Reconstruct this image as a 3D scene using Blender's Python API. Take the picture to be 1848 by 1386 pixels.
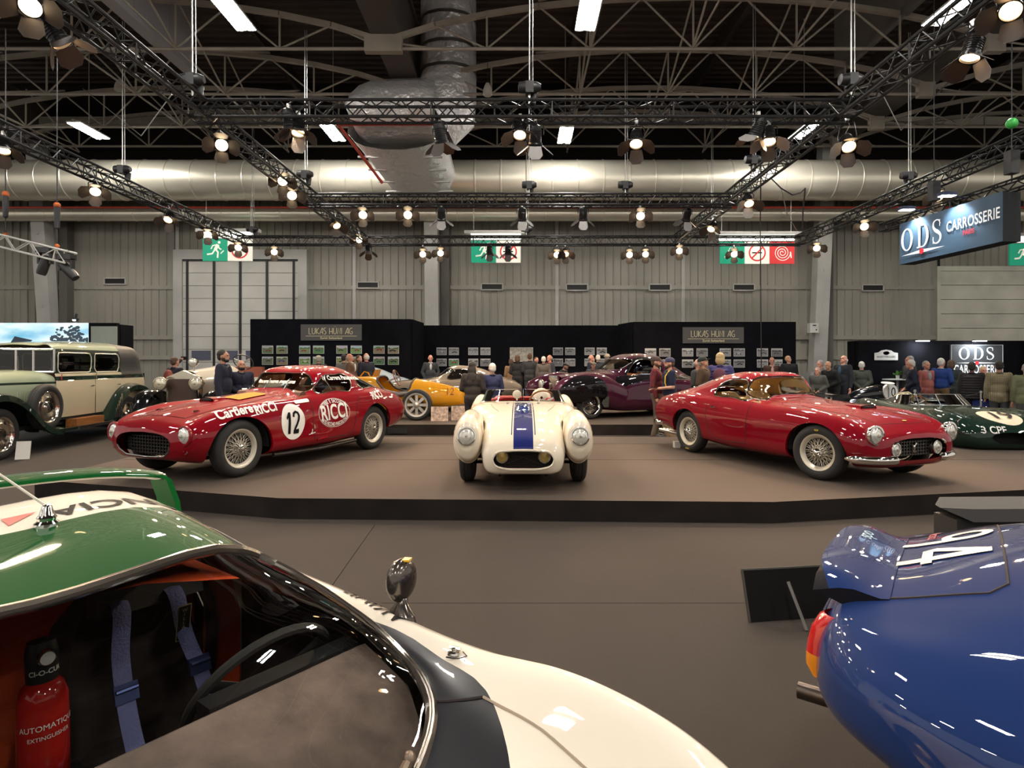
import bpy, bmesh, math, random
from math import sin, cos, pi, radians as R, atan2, sqrt, hypot
from mathutils import Vector as V, Matrix as MX
from mathutils.bvhtree import BVHTree
for _o in list(bpy.data.objects): bpy.data.objects.remove(_o)
SC = bpy.context.scene; COL = SC.collection
# ---- camera -------------------------------------------------------------
CH = 1.57; FP = 1080.0; CX = 935; CY = 657          # eye height, focal length (px of 1848), vanishing point
cd = bpy.data.cameras.new('camera'); cam = bpy.data.objects.new('camera', cd); COL.objects.link(cam)
cd.sensor_width = 36; cd.lens = 36*FP/1848; cd.shift_x = -11/1848; cd.shift_y = -36/1848
cd.clip_start = .05; cd.clip_end = 200
cam.location = (0, 0, CH); cam.rotation_euler = (pi/2, 0, 0); SC.camera = cam
# ---- world, exposure ------------------------------------------------------
w = bpy.data.worlds.new('hall_fill'); SC.world = w; w.use_nodes = True
w.node_tree.nodes['Background'].inputs[0].default_value = (1, .93, .84, 1)
w.node_tree.nodes['Background'].inputs[1].default_value = .5  # even warm glow added as fill through the hall's open sides
SC.view_settings.view_transform = 'Standard'; SC.view_settings.look = 'None'
SC.view_settings.exposure = 0.42; SC.view_settings.gamma = 1; SC.view_settings.use_curve_mapping = False
try:
    SC.cycles.use_denoising = True; SC.cycles.max_bounces = 7; SC.cycles.diffuse_bounces = 3; SC.cycles.glossy_bounces = 4
    SC.cycles.transparent_max_bounces = 12; SC.cycles.transmission_bounces = 6; SC.cycles.sample_clamp_indirect = 4
    SC.cycles.caustics_reflective = False; SC.cycles.caustics_refractive = False
except Exception: pass
LAMP_TUBE = 150.0      # strength of the hall's twin tube fittings
LAMP_SPOT = 430.0     # watts of one warm stage lamp
WARM = (1, .74, .50)
# ---- pixel -> place helpers ------------------------------------------------
def P(x, y, D): return V(((x-CX)/FP*D, D, CH-(y-CY)/FP*D))
def G(x, y, z=0): return P(x, y, FP*(CH-z)/(y-CY))
def PX(v): return (CX+v[0]/v[1]*FP, CY-(v[2]-CH)/v[1]*FP)
# ---- materials -------------------------------------------------------------
MATS = {}
def mat(name, col, rough=.5, metal=0, coat=0, emit=0, noise=None, bump=None, alpha=None, trans=0, spec=None, ecol=None):
    if name in MATS: return MATS[name]
    m = bpy.data.materials.new(name); MATS[name] = m; m.use_nodes = True
    nt = m.node_tree; b = nt.nodes['Principled BSDF']
    c = tuple(col)+(1,); b.inputs['Base Color'].default_value = c
    b.inputs['Roughness'].default_value = rough; b.inputs['Metallic'].default_value = metal
    if coat: b.inputs['Coat Weight'].default_value = coat; b.inputs['Coat Roughness'].default_value = .02
    if spec is not None: b.inputs['Specular IOR Level'].default_value = spec
    if trans: b.inputs['Transmission Weight'].default_value = trans
    if alpha is not None: b.inputs['Alpha'].default_value = alpha
    if emit:
        b.inputs['Emission Color'].default_value = tuple(ecol or col)+(1,); b.inputs['Emission Strength'].default_value = emit
    if noise or bump:
        tc = nt.nodes.new('ShaderNodeTexCoord')
    if noise:   # (scale, amount, stretch)
        sc, am = noise[0], noise[1]
        n = nt.nodes.new('ShaderNodeTexNoise'); n.inputs['Scale'].default_value = sc; n.inputs['Detail'].default_value = 5
        if len(noise) > 2:
            mp = nt.nodes.new('ShaderNodeMapping'); mp.inputs['Scale'].default_value = noise[2]
            nt.links.new(tc.outputs['Object'], mp.inputs[0]); nt.links.new(mp.outputs[0], n.inputs[0])
        else: nt.links.new(tc.outputs['Object'], n.inputs[0])
        rp = nt.nodes.new('ShaderNodeMapRange'); rp.inputs[1].default_value = .3; rp.inputs[2].default_value = .7
        rp.inputs[3].default_value = 1-am; rp.inputs[4].default_value = 1+am
        nt.links.new(n.outputs[0], rp.inputs[0])
        mx = nt.nodes.new('ShaderNodeMix'); mx.data_type = 'RGBA'; mx.blend_type = 'MULTIPLY'; mx.inputs[0].default_value = 1
        mx.inputs[6].default_value = c; nt.links.new(rp.outputs[0], mx.inputs[7]); nt.links.new(mx.outputs[2], b.inputs['Base Color'])
    if bump:    # (scale, strength)
        n2 = nt.nodes.new('ShaderNodeTexNoise'); n2.inputs['Scale'].default_value = bump[0]; n2.inputs['Detail'].default_value = 3
        nt.links.new(tc.outputs['Object'], n2.inputs[0])
        bp = nt.nodes.new('ShaderNodeBump'); bp.inputs['Strength'].default_value = bump[1]; bp.inputs['Distance'].default_value = bump[2] if len(bump) > 2 else .02
        nt.links.new(n2.outputs[0], bp.inputs['Height']); nt.links.new(bp.outputs[0], b.inputs['Normal'])
    return m
def glassmat(name, tint=(1, 1, 1), refl=.08):
    if name in MATS: return MATS[name]
    m = bpy.data.materials.new(name); MATS[name] = m; m.use_nodes = True; nt = m.node_tree; nt.nodes.clear()
    o = nt.nodes.new('ShaderNodeOutputMaterial'); t = nt.nodes.new('ShaderNodeBsdfTransparent'); t.inputs[0].default_value = tuple(tint)+(1,)
    g = nt.nodes.new('ShaderNodeBsdfGlossy'); g.inputs['Roughness'].default_value = .01
    lw = nt.nodes.new('ShaderNodeLayerWeight'); lw.inputs[0].default_value = .25
    rp = nt.nodes.new('ShaderNodeMapRange'); rp.inputs[3].default_value = refl; rp.inputs[4].default_value = 1
    mx = nt.nodes.new('ShaderNodeMixShader'); nt.links.new(lw.outputs['Fresnel'], rp.inputs[0]); nt.links.new(rp.outputs[0], mx.inputs[0])
    nt.links.new(t.outputs[0], mx.inputs[1]); nt.links.new(g.outputs[0], mx.inputs[2]); nt.links.new(mx.outputs[0], o.inputs[0])
    return m
# ---- mesh builder ----------------------------------------------------------
def frame(d):
    d = d.normalized(); a = V((0, 0, 1)) if abs(d.z) < .95 else V((1, 0, 0))
    u = d.cross(a).normalized(); return u, d.cross(u).normalized() * 1
class M:
    def __init__(s): s.v = []; s.f = []; s.m = []; s.mi = 0
    def add(s, vs, fs):
        o = len(s.v); s.v += [V(p) for p in vs]; s.f += [tuple(i+o for i in f) for f in fs]; s.m += [s.mi]*len(fs); return s
    def box(s, c, d, T=None):
        c = V(c); x, y, z = d[0]/2, d[1]/2, d[2]/2
        vs = [V((i*x, j*y, k*z)) for k in (-1, 1) for j in (-1, 1) for i in (-1, 1)]
        if T is not None: vs = [T @ p for p in vs]
        return s.add([p+c for p in vs], [(0, 2, 3, 1), (4, 5, 7, 6), (0, 1, 5, 4), (2, 6, 7, 3), (0, 4, 6, 2), (1, 3, 7, 5)])
    def box2(s, a, b): return s.box([(a[i]+b[i])/2 for i in range(3)], [abs(b[i]-a[i]) for i in range(3)])
    def tube(s, path, r, n=8, closed=False, cap=True, flat=None):
        pts = [V(p) for p in path]; k = len(pts)
        rs = r if isinstance(r, (list, tuple)) else [r]*k
        vs = []; prev = None
        for i, p in enumerate(pts):
            if closed: d = pts[(i+1) % k]-pts[i-1]
            else: d = pts[min(i+1, k-1)]-pts[max(i-1, 0)]
            if d.length < 1e-9: d = V((0, 0, 1))
            d.normalize()
            if prev is None: u, w = frame(d)
            else:
                u = prev-d*prev.dot(d)
                u = u.normalized() if u.length > 1e-6 else frame(d)[0]; w = d.cross(u)
            prev = u
            for j in range(n):
                a = 2*pi*j/n; vs.append(p+(u*cos(a)+w*sin(a)*(flat or 1))*rs[i])
        fs = []
        for i in range(k if closed else k-1):
            for j in range(n):
                a, b = i*n+j, i*n+(j+1) % n; c, d = ((i+1) % k)*n+(j+1) % n, ((i+1) % k)*n+j
                fs.append((a, b, c, d))
        if cap and not closed: fs += [tuple(range(n))[::-1], tuple((k-1)*n+j for j in range(n))]
        return s.add(vs, fs)
    def lathe(s, prof, n=24, T=None, a0=0, a1=2*pi):   # profile (r, z) about local z
        full = abs(a1-a0-2*pi) < 1e-6; k = n if full else n+1; vs = []
        for i in range(k):
            a = a0+(a1-a0)*i/n; vs += [V((r*cos(a), r*sin(a), z)) for r, z in prof]
        if T is not None: vs = [T @ p for p in vs]
        q = len(prof); fs = []
        for i in range(n):
            for j in range(q-1):
                a, b = i*q+j, ((i+1) % k)*q+j; fs.append((a, b, b+1, a+1))
        return s.add(vs, fs)
    def ell(s, c, r, n=12, T=None, k=None):
        k = k or max(6, n*2//3)
        pr = [(sin(pi*i/k), -cos(pi*i/k)) for i in range(k+1)]
        r = r if isinstance(r, (tuple, list)) else (r, r, r)
        A = MX.Translation(V(c)) @ (T.to_4x4() if T is not None else MX.Identity(4)) @ MX.Diagonal((r[0], r[1], r[2], 1))
        vs = [A @ V((0, 0, -1))]; fs = []
        for i in range(1, k):
            for j in range(n): a = 2*pi*j/n; vs.append(A @ V((pr[i][0]*cos(a), pr[i][0]*sin(a), pr[i][1])))
        vs.append(A @ V((0, 0, 1))); e = len(vs)-1
        for j in range(n):
            fs.append((0, 1+(j+1) % n, 1+j)); fs.append((e, e-n+j, e-n+(j+1) % n))
            for i in range(k-2): a, b = 1+i*n+j, 1+i*n+(j+1) % n; fs.append((a, b, b+n, a+n))
        return s.add(vs, fs)
    def prism(s, poly, h, T=None):   # polygon in local xy extruded z 0..h
        n = len(poly); vs = [V((p[0], p[1], 0)) for p in poly]+[V((p[0], p[1], h)) for p in poly]
        if T is not None: vs = [T @ p for p in vs]
        return s.add(vs, [tuple(range(n))[::-1], tuple(range(n, 2*n))]+[(i, (i+1) % n, n+(i+1) % n, n+i) for i in range(n)])
    def rows(s, rws, closed=False):  # grid of points, list of rows
        k = len(rws[0]); vs = [p for r in rws for p in r]; fs = []
        for i in range(len(rws)-1):
            for j in range(k if closed else k-1):
                a, b = i*k+j, i*k+(j+1) % k; fs.append((a, b, b+k, a+k))
        return s.add(vs, fs)
    def obj(s, name, mats, parent=None, smooth=40, loc=None, kind=None, label=None):
        me = bpy.data.meshes.new(name); me.from_pydata([tuple(p) for p in s.v], [], s.f); 
        for m in (mats if isinstance(mats, (list, tuple)) else [mats]): me.materials.append(m)
        if max(s.m, default=0): me.polygons.foreach_set('material_index', s.m)
        if smooth:
            me.polygons.foreach_set('use_smooth', [True]*len(s.f))
            if smooth < 180: me.set_sharp_from_angle(angle=R(smooth))
        me.update(); o = bpy.data.objects.new(name, me); COL.objects.link(o)
        if parent: o.parent = parent
        if loc is not None: o.location = loc
        if kind: o['kind'] = kind
        if label: o['label'] = label
        return o
def tag(o, label, cat, group=None):
    o['label'] = label; o['category'] = cat
    if group: o['group'] = group
    return o
def thing(name, label, cat, loc=(0, 0, 0), rz=0, group=None):
    o = bpy.data.objects.new(name, None); COL.objects.link(o); o.empty_display_size = .2
    o.location = loc; o.rotation_euler = (0, 0, rz); return tag(o, label, cat, group)
def dup(root, loc, rz, label, group=None):
    r = root.copy(); COL.objects.link(r); r.location = loc; r.rotation_euler = (0, 0, rz); r['label'] = label
    if group: r['group'] = group
    for ch in list(root.children):
        c = ch.copy(); COL.objects.link(c); c.parent = r
        for g in ch.children: d = g.copy(); COL.objects.link(d); d.parent = c
    return r
def rot(ax, a): return MX.Rotation(a, 4, ax)
def tr(x, y, z): return MX.Translation((x, y, z))
# ---- splines, polygons -----------------------------------------------------
def crom(pts, n, closed=False):      # Catmull-Rom (chord tangents), n samples per span; pts tuples or Vectors
    p = [V(q) if len(q) == 3 else V((q[0], q[1], 0)) for q in pts]; k = len(p); out = []
    def tan(i):
        if closed: a, b, c = p[(i-1) % k], p[i % k], p[(i+1) % k]
        else:
            if i == 0: return None
            if i == k-1: return None
            a, b, c = p[i-1], p[i], p[i+1]
        d0 = max((b-a).length, 1e-6); d1 = max((c-b).length, 1e-6)
        return ((b-a)/d0*d1+(c-b)/d1*d0)/(d0+d1)
    for i in range(k if closed else k-1):
        a, b = p[i], p[(i+1) % k]; L = (b-a).length; ta = tan(i); tb = tan((i+1) % k if closed else i+1)
        ch = (b-a)/max(L, 1e-9)
        if ta is None and tb is None: ta = tb = ch
        elif ta is None: ta = (ch*3-tb)/2
        elif tb is None: tb = (ch*3-ta)/2
        for j in range(n):
            t = j/n; h = t*t*(3-2*t)
            out.append(a*(1-h)+b*h+ta*L*(t*(1-t)**2)-tb*L*(t*t*(1-t)))
    if not closed: out.append(p[-1])
    return out
def loop2(pts, n=6): return [(q.x, q.y) for q in crom(pts, n, True)]
def rrect(x0, y0, x1, y1, r, n=4):
    out = []
    for cx, cy, a in ((x1-r, y1-r, 0), (x0+r, y1-r, pi/2), (x0+r, y0+r, pi), (x1-r, y0+r, 1.5*pi)):
        out += [(cx+r*cos(a+pi/2*i/n), cy+r*sin(a+pi/2*i/n)) for i in range(n+1)]
    return out
def sdpoly(poly):
    n = len(poly); ps = [(float(p[0]), float(p[1])) for p in poly]
    def f(x, y):
        d = 1e9; ins = False; j = n-1
        for i in range(n):
            xi, yi = ps[i]; xj, yj = ps[j]; ex, ey = xj-xi, yj-yi; wx, wy = x-xi, y-yi
            L = ex*ex+ey*ey; t = max(0, min(1, (wx*ex+wy*ey)/L)) if L > 0 else 0
            dx, dy = wx-ex*t, wy-ey*t; d = min(d, dx*dx+dy*dy)
            if (yi > y) != (yj > y) and x < (xj-xi)*(y-yi)/(yj-yi)+xi: ins = not ins
            j = i
        return -sqrt(d) if ins else sqrt(d)
    return f
def interp(tab, x):
    if x <= tab[0][0]: return tab[0][1]
    for (a, b), (c, d) in zip(tab, tab[1:]):
        if x <= c: return b+(d-b)*(x-a)/(c-a)
    return tab[-1][1]
# ---- shaped skins: loft of half sections, cut exactly along any field -------
class Skin:
    def __init__(s, v=None, nrm=None, f=None): s.v = v or []; s.n = nrm or []; s.f = f or []
    def cut(s, fn):      # -> inside (fn<0), outside, boundary edges of the cut (pairs of points)
        d = [fn(p) for p in s.v]; ins, out = Skin(), Skin(); maps = ({}, {}); cutv = {}; edges = []
        def vert(sk, mp, i):
            if i not in mp: mp[i] = len(sk.v); sk.v.append(s.v[i]); sk.n.append(s.n[i])
            return mp[i]
        def mid(a, b):
            k = (a, b) if a < b else (b, a)
            if k not in cutv:
                t = d[k[0]]/(d[k[0]]-d[k[1]]); cutv[k] = (s.v[k[0]].lerp(s.v[k[1]], t), s.n[k[0]].lerp(s.n[k[1]], t))
            return k
        def cv(sk, mp, k):
            if k not in mp: mp[k] = len(sk.v); sk.v.append(cutv[k][0]); sk.n.append(cutv[k][1])
            return mp[k]
        for f in s.f:
            neg = [d[i] < 0 for i in f]
            if all(neg): ins.f.append(tuple(vert(ins, maps[0], i) for i in f)); continue
            if not any(neg): out.f.append(tuple(vert(out, maps[1], i) for i in f)); continue
            tris = [f] if len(f) == 3 else [(f[0], f[i], f[i+1]) for i in range(1, len(f)-1)]
            for t in tris:
                ng = [d[i] < 0 for i in t]
                if all(ng): ins.f.append(tuple(vert(ins, maps[0], i) for i in t)); continue
                if not any(ng): out.f.append(tuple(vert(out, maps[1], i) for i in t)); continue
                A, B, e = [], [], []
                for q in range(3):
                    a, b = t[q], t[(q+1) % 3]
                    (A.append(vert(ins, maps[0], a)) if d[a] < 0 else B.append(vert(out, maps[1], a)))
                    if (d[a] < 0) != (d[b] < 0):
                        k = mid(a, b); A.append(cv(ins, maps[0], k)); B.append(cv(out, maps[1], k)); e.append(k)
                ins.f.append(tuple(A)); out.f.append(tuple(B)); edges.append((e[0], e[1]))
        nb = {}
        for a, b in edges: nb.setdefault(a, []).append(b); nb.setdefault(b, []).append(a)
        loops = []; seen = set()
        for st in sorted(nb, key=lambda k: len(nb[k])):
            if st in seen: continue
            lp = [st]; seen.add(st); cur = st
            while True:
                nx = [q for q in nb[cur] if q not in seen]
                if not nx: break
                cur = nx[0]; seen.add(cur); lp.append(cur)
            if len(lp) > 3: loops.append(([cutv[k][0] for k in lp], lp[0] in nb[lp[-1]], [cutv[k][1] for k in lp]))
        return ins, out, loops
    def obj(s, name, m, parent=None, off=0, label=None, thick=0):
        me = bpy.data.meshes.new(name)
        vs = [p+q*off for p, q in zip(s.v, s.n)] if off else s.v
        me.from_pydata([tuple(p) for p in vs], [], s.f); me.materials.append(m)
        me.polygons.foreach_set('use_smooth', [True]*len(s.f)); me.update()
        if s.v: me.normals_split_custom_set_from_vertices([tuple(q.normalized()) for q in s.n])
        o = bpy.data.objects.new(name, me); COL.objects.link(o)
        if parent: o.parent = parent
        if label: o['label'] = label
        return o
    def bvh(s): return BVHTree.FromPolygons([tuple(p) for p in s.v], s.f)
    def calc_normals(s):
        n = [V((0, 0, 0)) for _ in s.v]
        for f in s.f:
            p = [s.v[i] for i in f]; c = (p[2]-p[0]).cross(p[-1]-p[1]) if len(f) > 3 else (p[1]-p[0]).cross(p[2]-p[0])
            for i in f: n[i] += c
        s.n = [q.normalized() if q.length > 0 else V((0, 0, 1)) for q in n]; return s
def loft(rows, nu=6, nv=5, sharp=(), mirror=True, center=True, floor=True):
    """rows: each (x, [(y,z) or (dx,y,z), ...]) from sill (first) up to centre line (last, y=0); smooth skin, mirrored in y"""
    R3 = []
    for x, ps in rows: R3.append([V((x, p[0], p[1])) if len(p) == 2 else V((x+p[0], p[1], p[2])) for p in ps])
    k = len(R3[0]); guides = [crom([r[j] for r in R3], nu) for j in range(k)]; nr = len(guides[0]); grid = []
    for i in range(nr):
        pts = [guides[j][i] for j in range(k)]; segs = []; st = 0
        brk = [b for b in sharp]+[k-1]
        row = []
        for b in brk:
            seg = pts[st:b+1]
            if b == k-1 and center:
                q = seg[-2]; seg2 = seg+[V((q.x, -q.y, q.z))]; c = crom(seg2, nv)[:(len(seg)-1)*nv+1]
            else: c = crom(seg, nv)
            row += c if not row else c[1:]
            st = b
        if mirror: row = row+[V((p.x, -p.y, p.z)) for p in reversed(row[:-1] if center else row)]
        if floor and mirror: a, c = row[-1], row[0]; row = row+[a.lerp(c, k_/6) for k_ in range(1, 6)]
        grid.append(row)
    sk = Skin(); q = len(grid[0]); sk.v = [p for r in grid for p in r]
    for i in range(len(grid)-1):
        for j in range(q-1):
            a = i*q+j; sk.f.append((a, a+q, a+q+1, a+1))
        if floor and mirror: a, b = i*q+q-1, i*q; sk.f.append((a, a+q, b+q, b))
    sk.calc_normals(); sk.grid = grid
    return sk
def strip(loop, off, name, m, parent):    # lip from a cut edge, displaced by vector function/vector
    pts, cl = loop[0], loop[1]; b = M(); a = pts+([pts[0]] if cl else [])
    fo = off if callable(off) else (lambda p: off)
    b.rows([[p for p in a], [p+V(fo(p)) for p in a]]); return b.obj(name, m, parent)
def beads(loops, r, name, m, parent, n=6, skip=1, label=None):
    b = M()
    for pts, cl, _ in loops:
        q = pts[::skip]
        if not cl and q[-1] is not pts[-1]: q = q+[pts[-1]]
        b.tube(q, r, n, closed=cl)
    return b.obj(name, m, parent, label=label)
def project(pts, bvh, o, d, off=.003):
    """pts -> (points, normals) on the skin along d"""
    out = []
    for p in pts:
        h = bvh.ray_cast(p, d, 8)
        if h[0] is None: out.append(None)
        else:
            nn = h[1] if h[1].dot(d) < 0 else -h[1]; out.append(h[0]+nn*off)
    return out
def decal(vs, fs, bvh, T, name, m, parent, off=.004, label=None, maxe=.035):
    """flat mesh (2-D verts) placed by matrix T (its -z looks onto the skin), wrapped on the skin"""
    bm = bmesh.new(); vv = [bm.verts.new((p[0], p[1], 0)) for p in vs]
    for f in fs:
        try: bm.faces.new([vv[i] for i in f])
        except ValueError: pass
    bmesh.ops.triangulate(bm, faces=bm.faces[:])
    for _ in range(6):
        lg = [e for e in bm.edges if e.calc_length() > maxe]
        if not lg: break
        bmesh.ops.subdivide_edges(bm, edges=lg, cuts=1); bmesh.ops.triangulate(bm, faces=[f for f in bm.faces if len(f.verts) > 3])
    bm.verts.ensure_lookup_table()
    d = -(T.to_3x3() @ V((0, 0, 1))).normalized()
    pr = project([T @ v.co for v in bm.verts], bvh, None, d, off)
    b = M(); b.v = [p if p is not None else V((0, 0, 0)) for p in pr]
    for f in bm.faces:
        ix = [v.index for v in f.verts]
        if all(pr[i] is not None for i in ix): b.f.append(tuple(ix)); b.m.append(0)
    bm.free()
    return b.obj(name, m, parent, smooth=180, label=label)
def poly_mesh(poly): return [tuple(p) for p in poly], [tuple(range(len(poly)))]
def disk_mesh(rx, ry, n=40, c=(0, 0)):
    return [(c[0]+rx*cos(2*pi*i/n), c[1]+ry*sin(2*pi*i/n)) for i in range(n)], [tuple(range(n))]
def stroke_mesh(paths, w):            # list of polylines -> quads of width w (w may be per-path)
    vs, fs = [], []
    for pth in paths:
        ww = w
        if isinstance(pth, tuple) and isinstance(pth[0], list): pth, ww = pth
        n = len(pth); o = len(vs)
        for i, p in enumerate(pth):
            a, b = pth[max(i-1, 0)], pth[min(i+1, n-1)]; dx, dy = b[0]-a[0], b[1]-a[1]; L = hypot(dx, dy) or 1
            vs += [(p[0]-dy/L*ww/2, p[1]+dx/L*ww/2), (p[0]+dy/L*ww/2, p[1]-dx/L*ww/2)]
        fs += [(o+2*i, o+2*i+1, o+2*i+3, o+2*i+2) for i in range(n-1)]
    return vs, fs
def ring_mesh(a, b, w_, n=48):
    vs = [(a*cos(2*pi*i/n), b*sin(2*pi*i/n)) for i in range(n)]+[((a-w_)*cos(2*pi*i/n), (b-w_)*sin(2*pi*i/n)) for i in range(n)]
    return vs, [(i, (i+1) % n, n+(i+1) % n, n+i) for i in range(n)]
def text_mesh(s, size=1, bold=0, shear=0, space=1, wide=1, align='CENTER'):
    c = bpy.data.curves.new('t', 'FONT'); c.body = s; c.size = size; c.offset = bold*size; c.shear = shear; c.space_character = space
    c.align_x = align; c.align_y = 'CENTER'; c.resolution_u = 4
    o = bpy.data.objects.new('t', c); COL.objects.link(o); dg = bpy.context.evaluated_depsgraph_get()
    me = bpy.data.meshes.new_from_object(o.evaluated_get(dg))
    vs = [(v.co.x*wide, v.co.y) for v in me.vertices]; fs = [tuple(p.vertices) for p in me.polygons]
    bpy.data.objects.remove(o); bpy.data.curves.remove(c); bpy.data.meshes.remove(me); return vs, fs
def flat(vs, fs, T, name, m, parent=None, thick=0, label=None):
    b = M(); b.add([T @ V((p[0], p[1], 0)) for p in vs], fs); return b.obj(name, m, parent, smooth=0, label=label)
def warp(vs, fn): return [fn(*p) for p in vs]
def plane_T(o, u, w):                 # matrix with x=u, y=w, z=normal, origin o
    u, w = V(u).normalized(), V(w).normalized(); n = u.cross(w)
    return MX(((u.x, w.x, n.x, o[0]), (u.y, w.y, n.y, o[1]), (u.z, w.z, n.z, o[2]), (0, 0, 0, 1)))
# ---- common materials ------------------------------------------------------
black_paint = mat('satin black', (.012, .012, .013), .45)
black_gloss = mat('gloss black', (.006, .006, .007), .12, coat=.6)
rubber = mat('tyre rubber', (.018, .017, .016), .75, bump=(60, .15))
chrome = mat('chrome', (.86, .84, .8), .07, 1)
steel = mat('brushed steel', (.55, .54, .52), .32, 1)
alu = mat('polished aluminium', (.75, .74, .72), .22, 1)
dark = mat('dark underside', (.008, .008, .008), .9)
lampglass = mat('headlamp glass', (.85, .84, .78), .12, .55, coat=1)
window = glassmat('car window glass', (.93, .95, .93), .05)
clear = glassmat('clear perspex', (.97, .98, .98), .05)
white_mark = mat('white lettering', (.82, .8, .74), .35)
black_mark = mat('black lettering', (.008, .008, .008), .6, spec=.05)
yellow_mark = mat('yellow lettering', (.75, .5, .04), .4)
# ================= the hall =================
WY = 26.0
carpet = mat('grey brown carpet', (.047, .0385, .0325), .95, noise=(.6, .08), bump=(220, .35), spec=.2)
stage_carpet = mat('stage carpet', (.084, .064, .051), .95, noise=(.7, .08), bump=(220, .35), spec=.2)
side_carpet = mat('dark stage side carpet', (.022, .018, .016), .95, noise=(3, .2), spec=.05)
wall_metal = mat('painted steel cladding', (.31, .292, .248), .55, .0, noise=(.5, .2, (1, 1, .25)))
panel_grey = mat('pale grey steel', (.46, .45, .42), .5, noise=(1.2, .1))
roof_dark = mat('dark roof deck', (.05, .034, .026), .7, noise=(.6, .3))
beam_mat = mat('roof beam steel', (.085, .07, .06), .6, noise=(.7, .2))
girder_mat = mat('galvanised girder', (.33, .295, .245), .55, noise=(2, .12))
galv = mat('galvanised duct', (.86, .82, .68), .32, .6, noise=(1.5, .12, (.3, 1, 1)))
foil = mat('crumpled foil', (.92, .92, .93), .3, .45, bump=(3.2, 1, .12))
red_pipe = mat('red sprinkler pipe', (.42, .05, .03), .4)
def ribbed(name, x0, x1, z0, z1, y, pitch, rib, depth, m, holes=()):
    b = M(); pr = []; x = x0
    while x < x1:
        pr += [(x, 0), (x+pitch-rib, 0), (x+pitch-rib*.75, -depth), (x+pitch-rib*.25, -depth)]; x += pitch
    b.rows([[V((p, y+d, z)) for p, d in pr] for z in (z0, z1)]); b.box2((x0, y+.05, z0), (x1, y+.2, z1))
    return b.obj(name, m, smooth=0, kind='structure')
b = M(); b.box2((-34, -14, -.1), (34, WY+1, 0)); b.obj('floor', carpet, kind='structure', smooth=0)
b = M()   # narrow seams between carpet lengths
for p, q in ((G(590, 1070), G(676, 948)),): b.tube([p+V((0, 0, .001)), q+V((0, 0, .001))], .003, 4)
b.tube([(-.9, 3.93, .0005), (6, 3.93, .0005)], .0012, 4)
b.obj('trim_1', side_carpet, kind='structure')
ribbed('wall_back', -34, 34, 0, 14.2, WY, .335, .075, .05, wall_metal)
b = M(); x = -34   # profiled roof deck, ribs along x
pr = []; y = -14
while y < WY+.2: pr += [(y, 0), (y+.2, 0), (y+.24, -.07), (y+.36, -.07)]; y += .4
b.rows([[V((x, p, 13.6+d)) for p, d in pr] for x in (-34, 34)]); b.box2((-34, -14, 13.65), (34, WY+.2, 13.8))
b.obj('ceiling', roof_dark, kind='structure', smooth=0)
# wall girts, cover strips
n = 2
for z in (2.72, 1.85, 4.9):
    b = M(); b.box2((-34, WY-.12 if z < 4 else WY-.055, z-.09), (34, WY-.05, z+.09)); b.obj('trim_%d' % n, wall_metal, kind='structure', smooth=0); n += 1
for px in (322, 1005, 1232, 640):
    X = (px-CX)/FP*WY; b = M(); b.box2((X-.07, WY-.09, 3), (X+.07, WY, 9.5)); b.obj('trim_%d' % n, panel_grey, kind='structure', smooth=0); n += 1
# leaning columns
for i, (X, lean) in enumerate(((-19.9, .9), (-3.62, .9), (12.75, .9))):
    b = M(); hw = .28; Y1 = WY-.62
    b.rows([[V((X-hw, Y1-l, z)), V((X+hw, Y1-l, z)), V((X+hw, Y1-l+.5, z)), V((X-hw, Y1-l+.5, z))] for z, l in ((0, 0), (10.6, lean))], True)
    for z in (2.5, 4, 5.5, 7): b.box((X, Y1-z/10.6*lean-.01, z), (.07, .04, .13))
    b.obj('column', panel_grey, kind='structure', smooth=0)
    b = M(); b.box2((X+hw+.05, WY-.5, 0), (X+hw+.4, WY-.1, 9.8)); b.obj('column_shade_strip', mat('column shadow side', (.12, .112, .1), .6), kind='structure', smooth=0)  # shaded side of the column, its shade put into the dark colour
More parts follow.
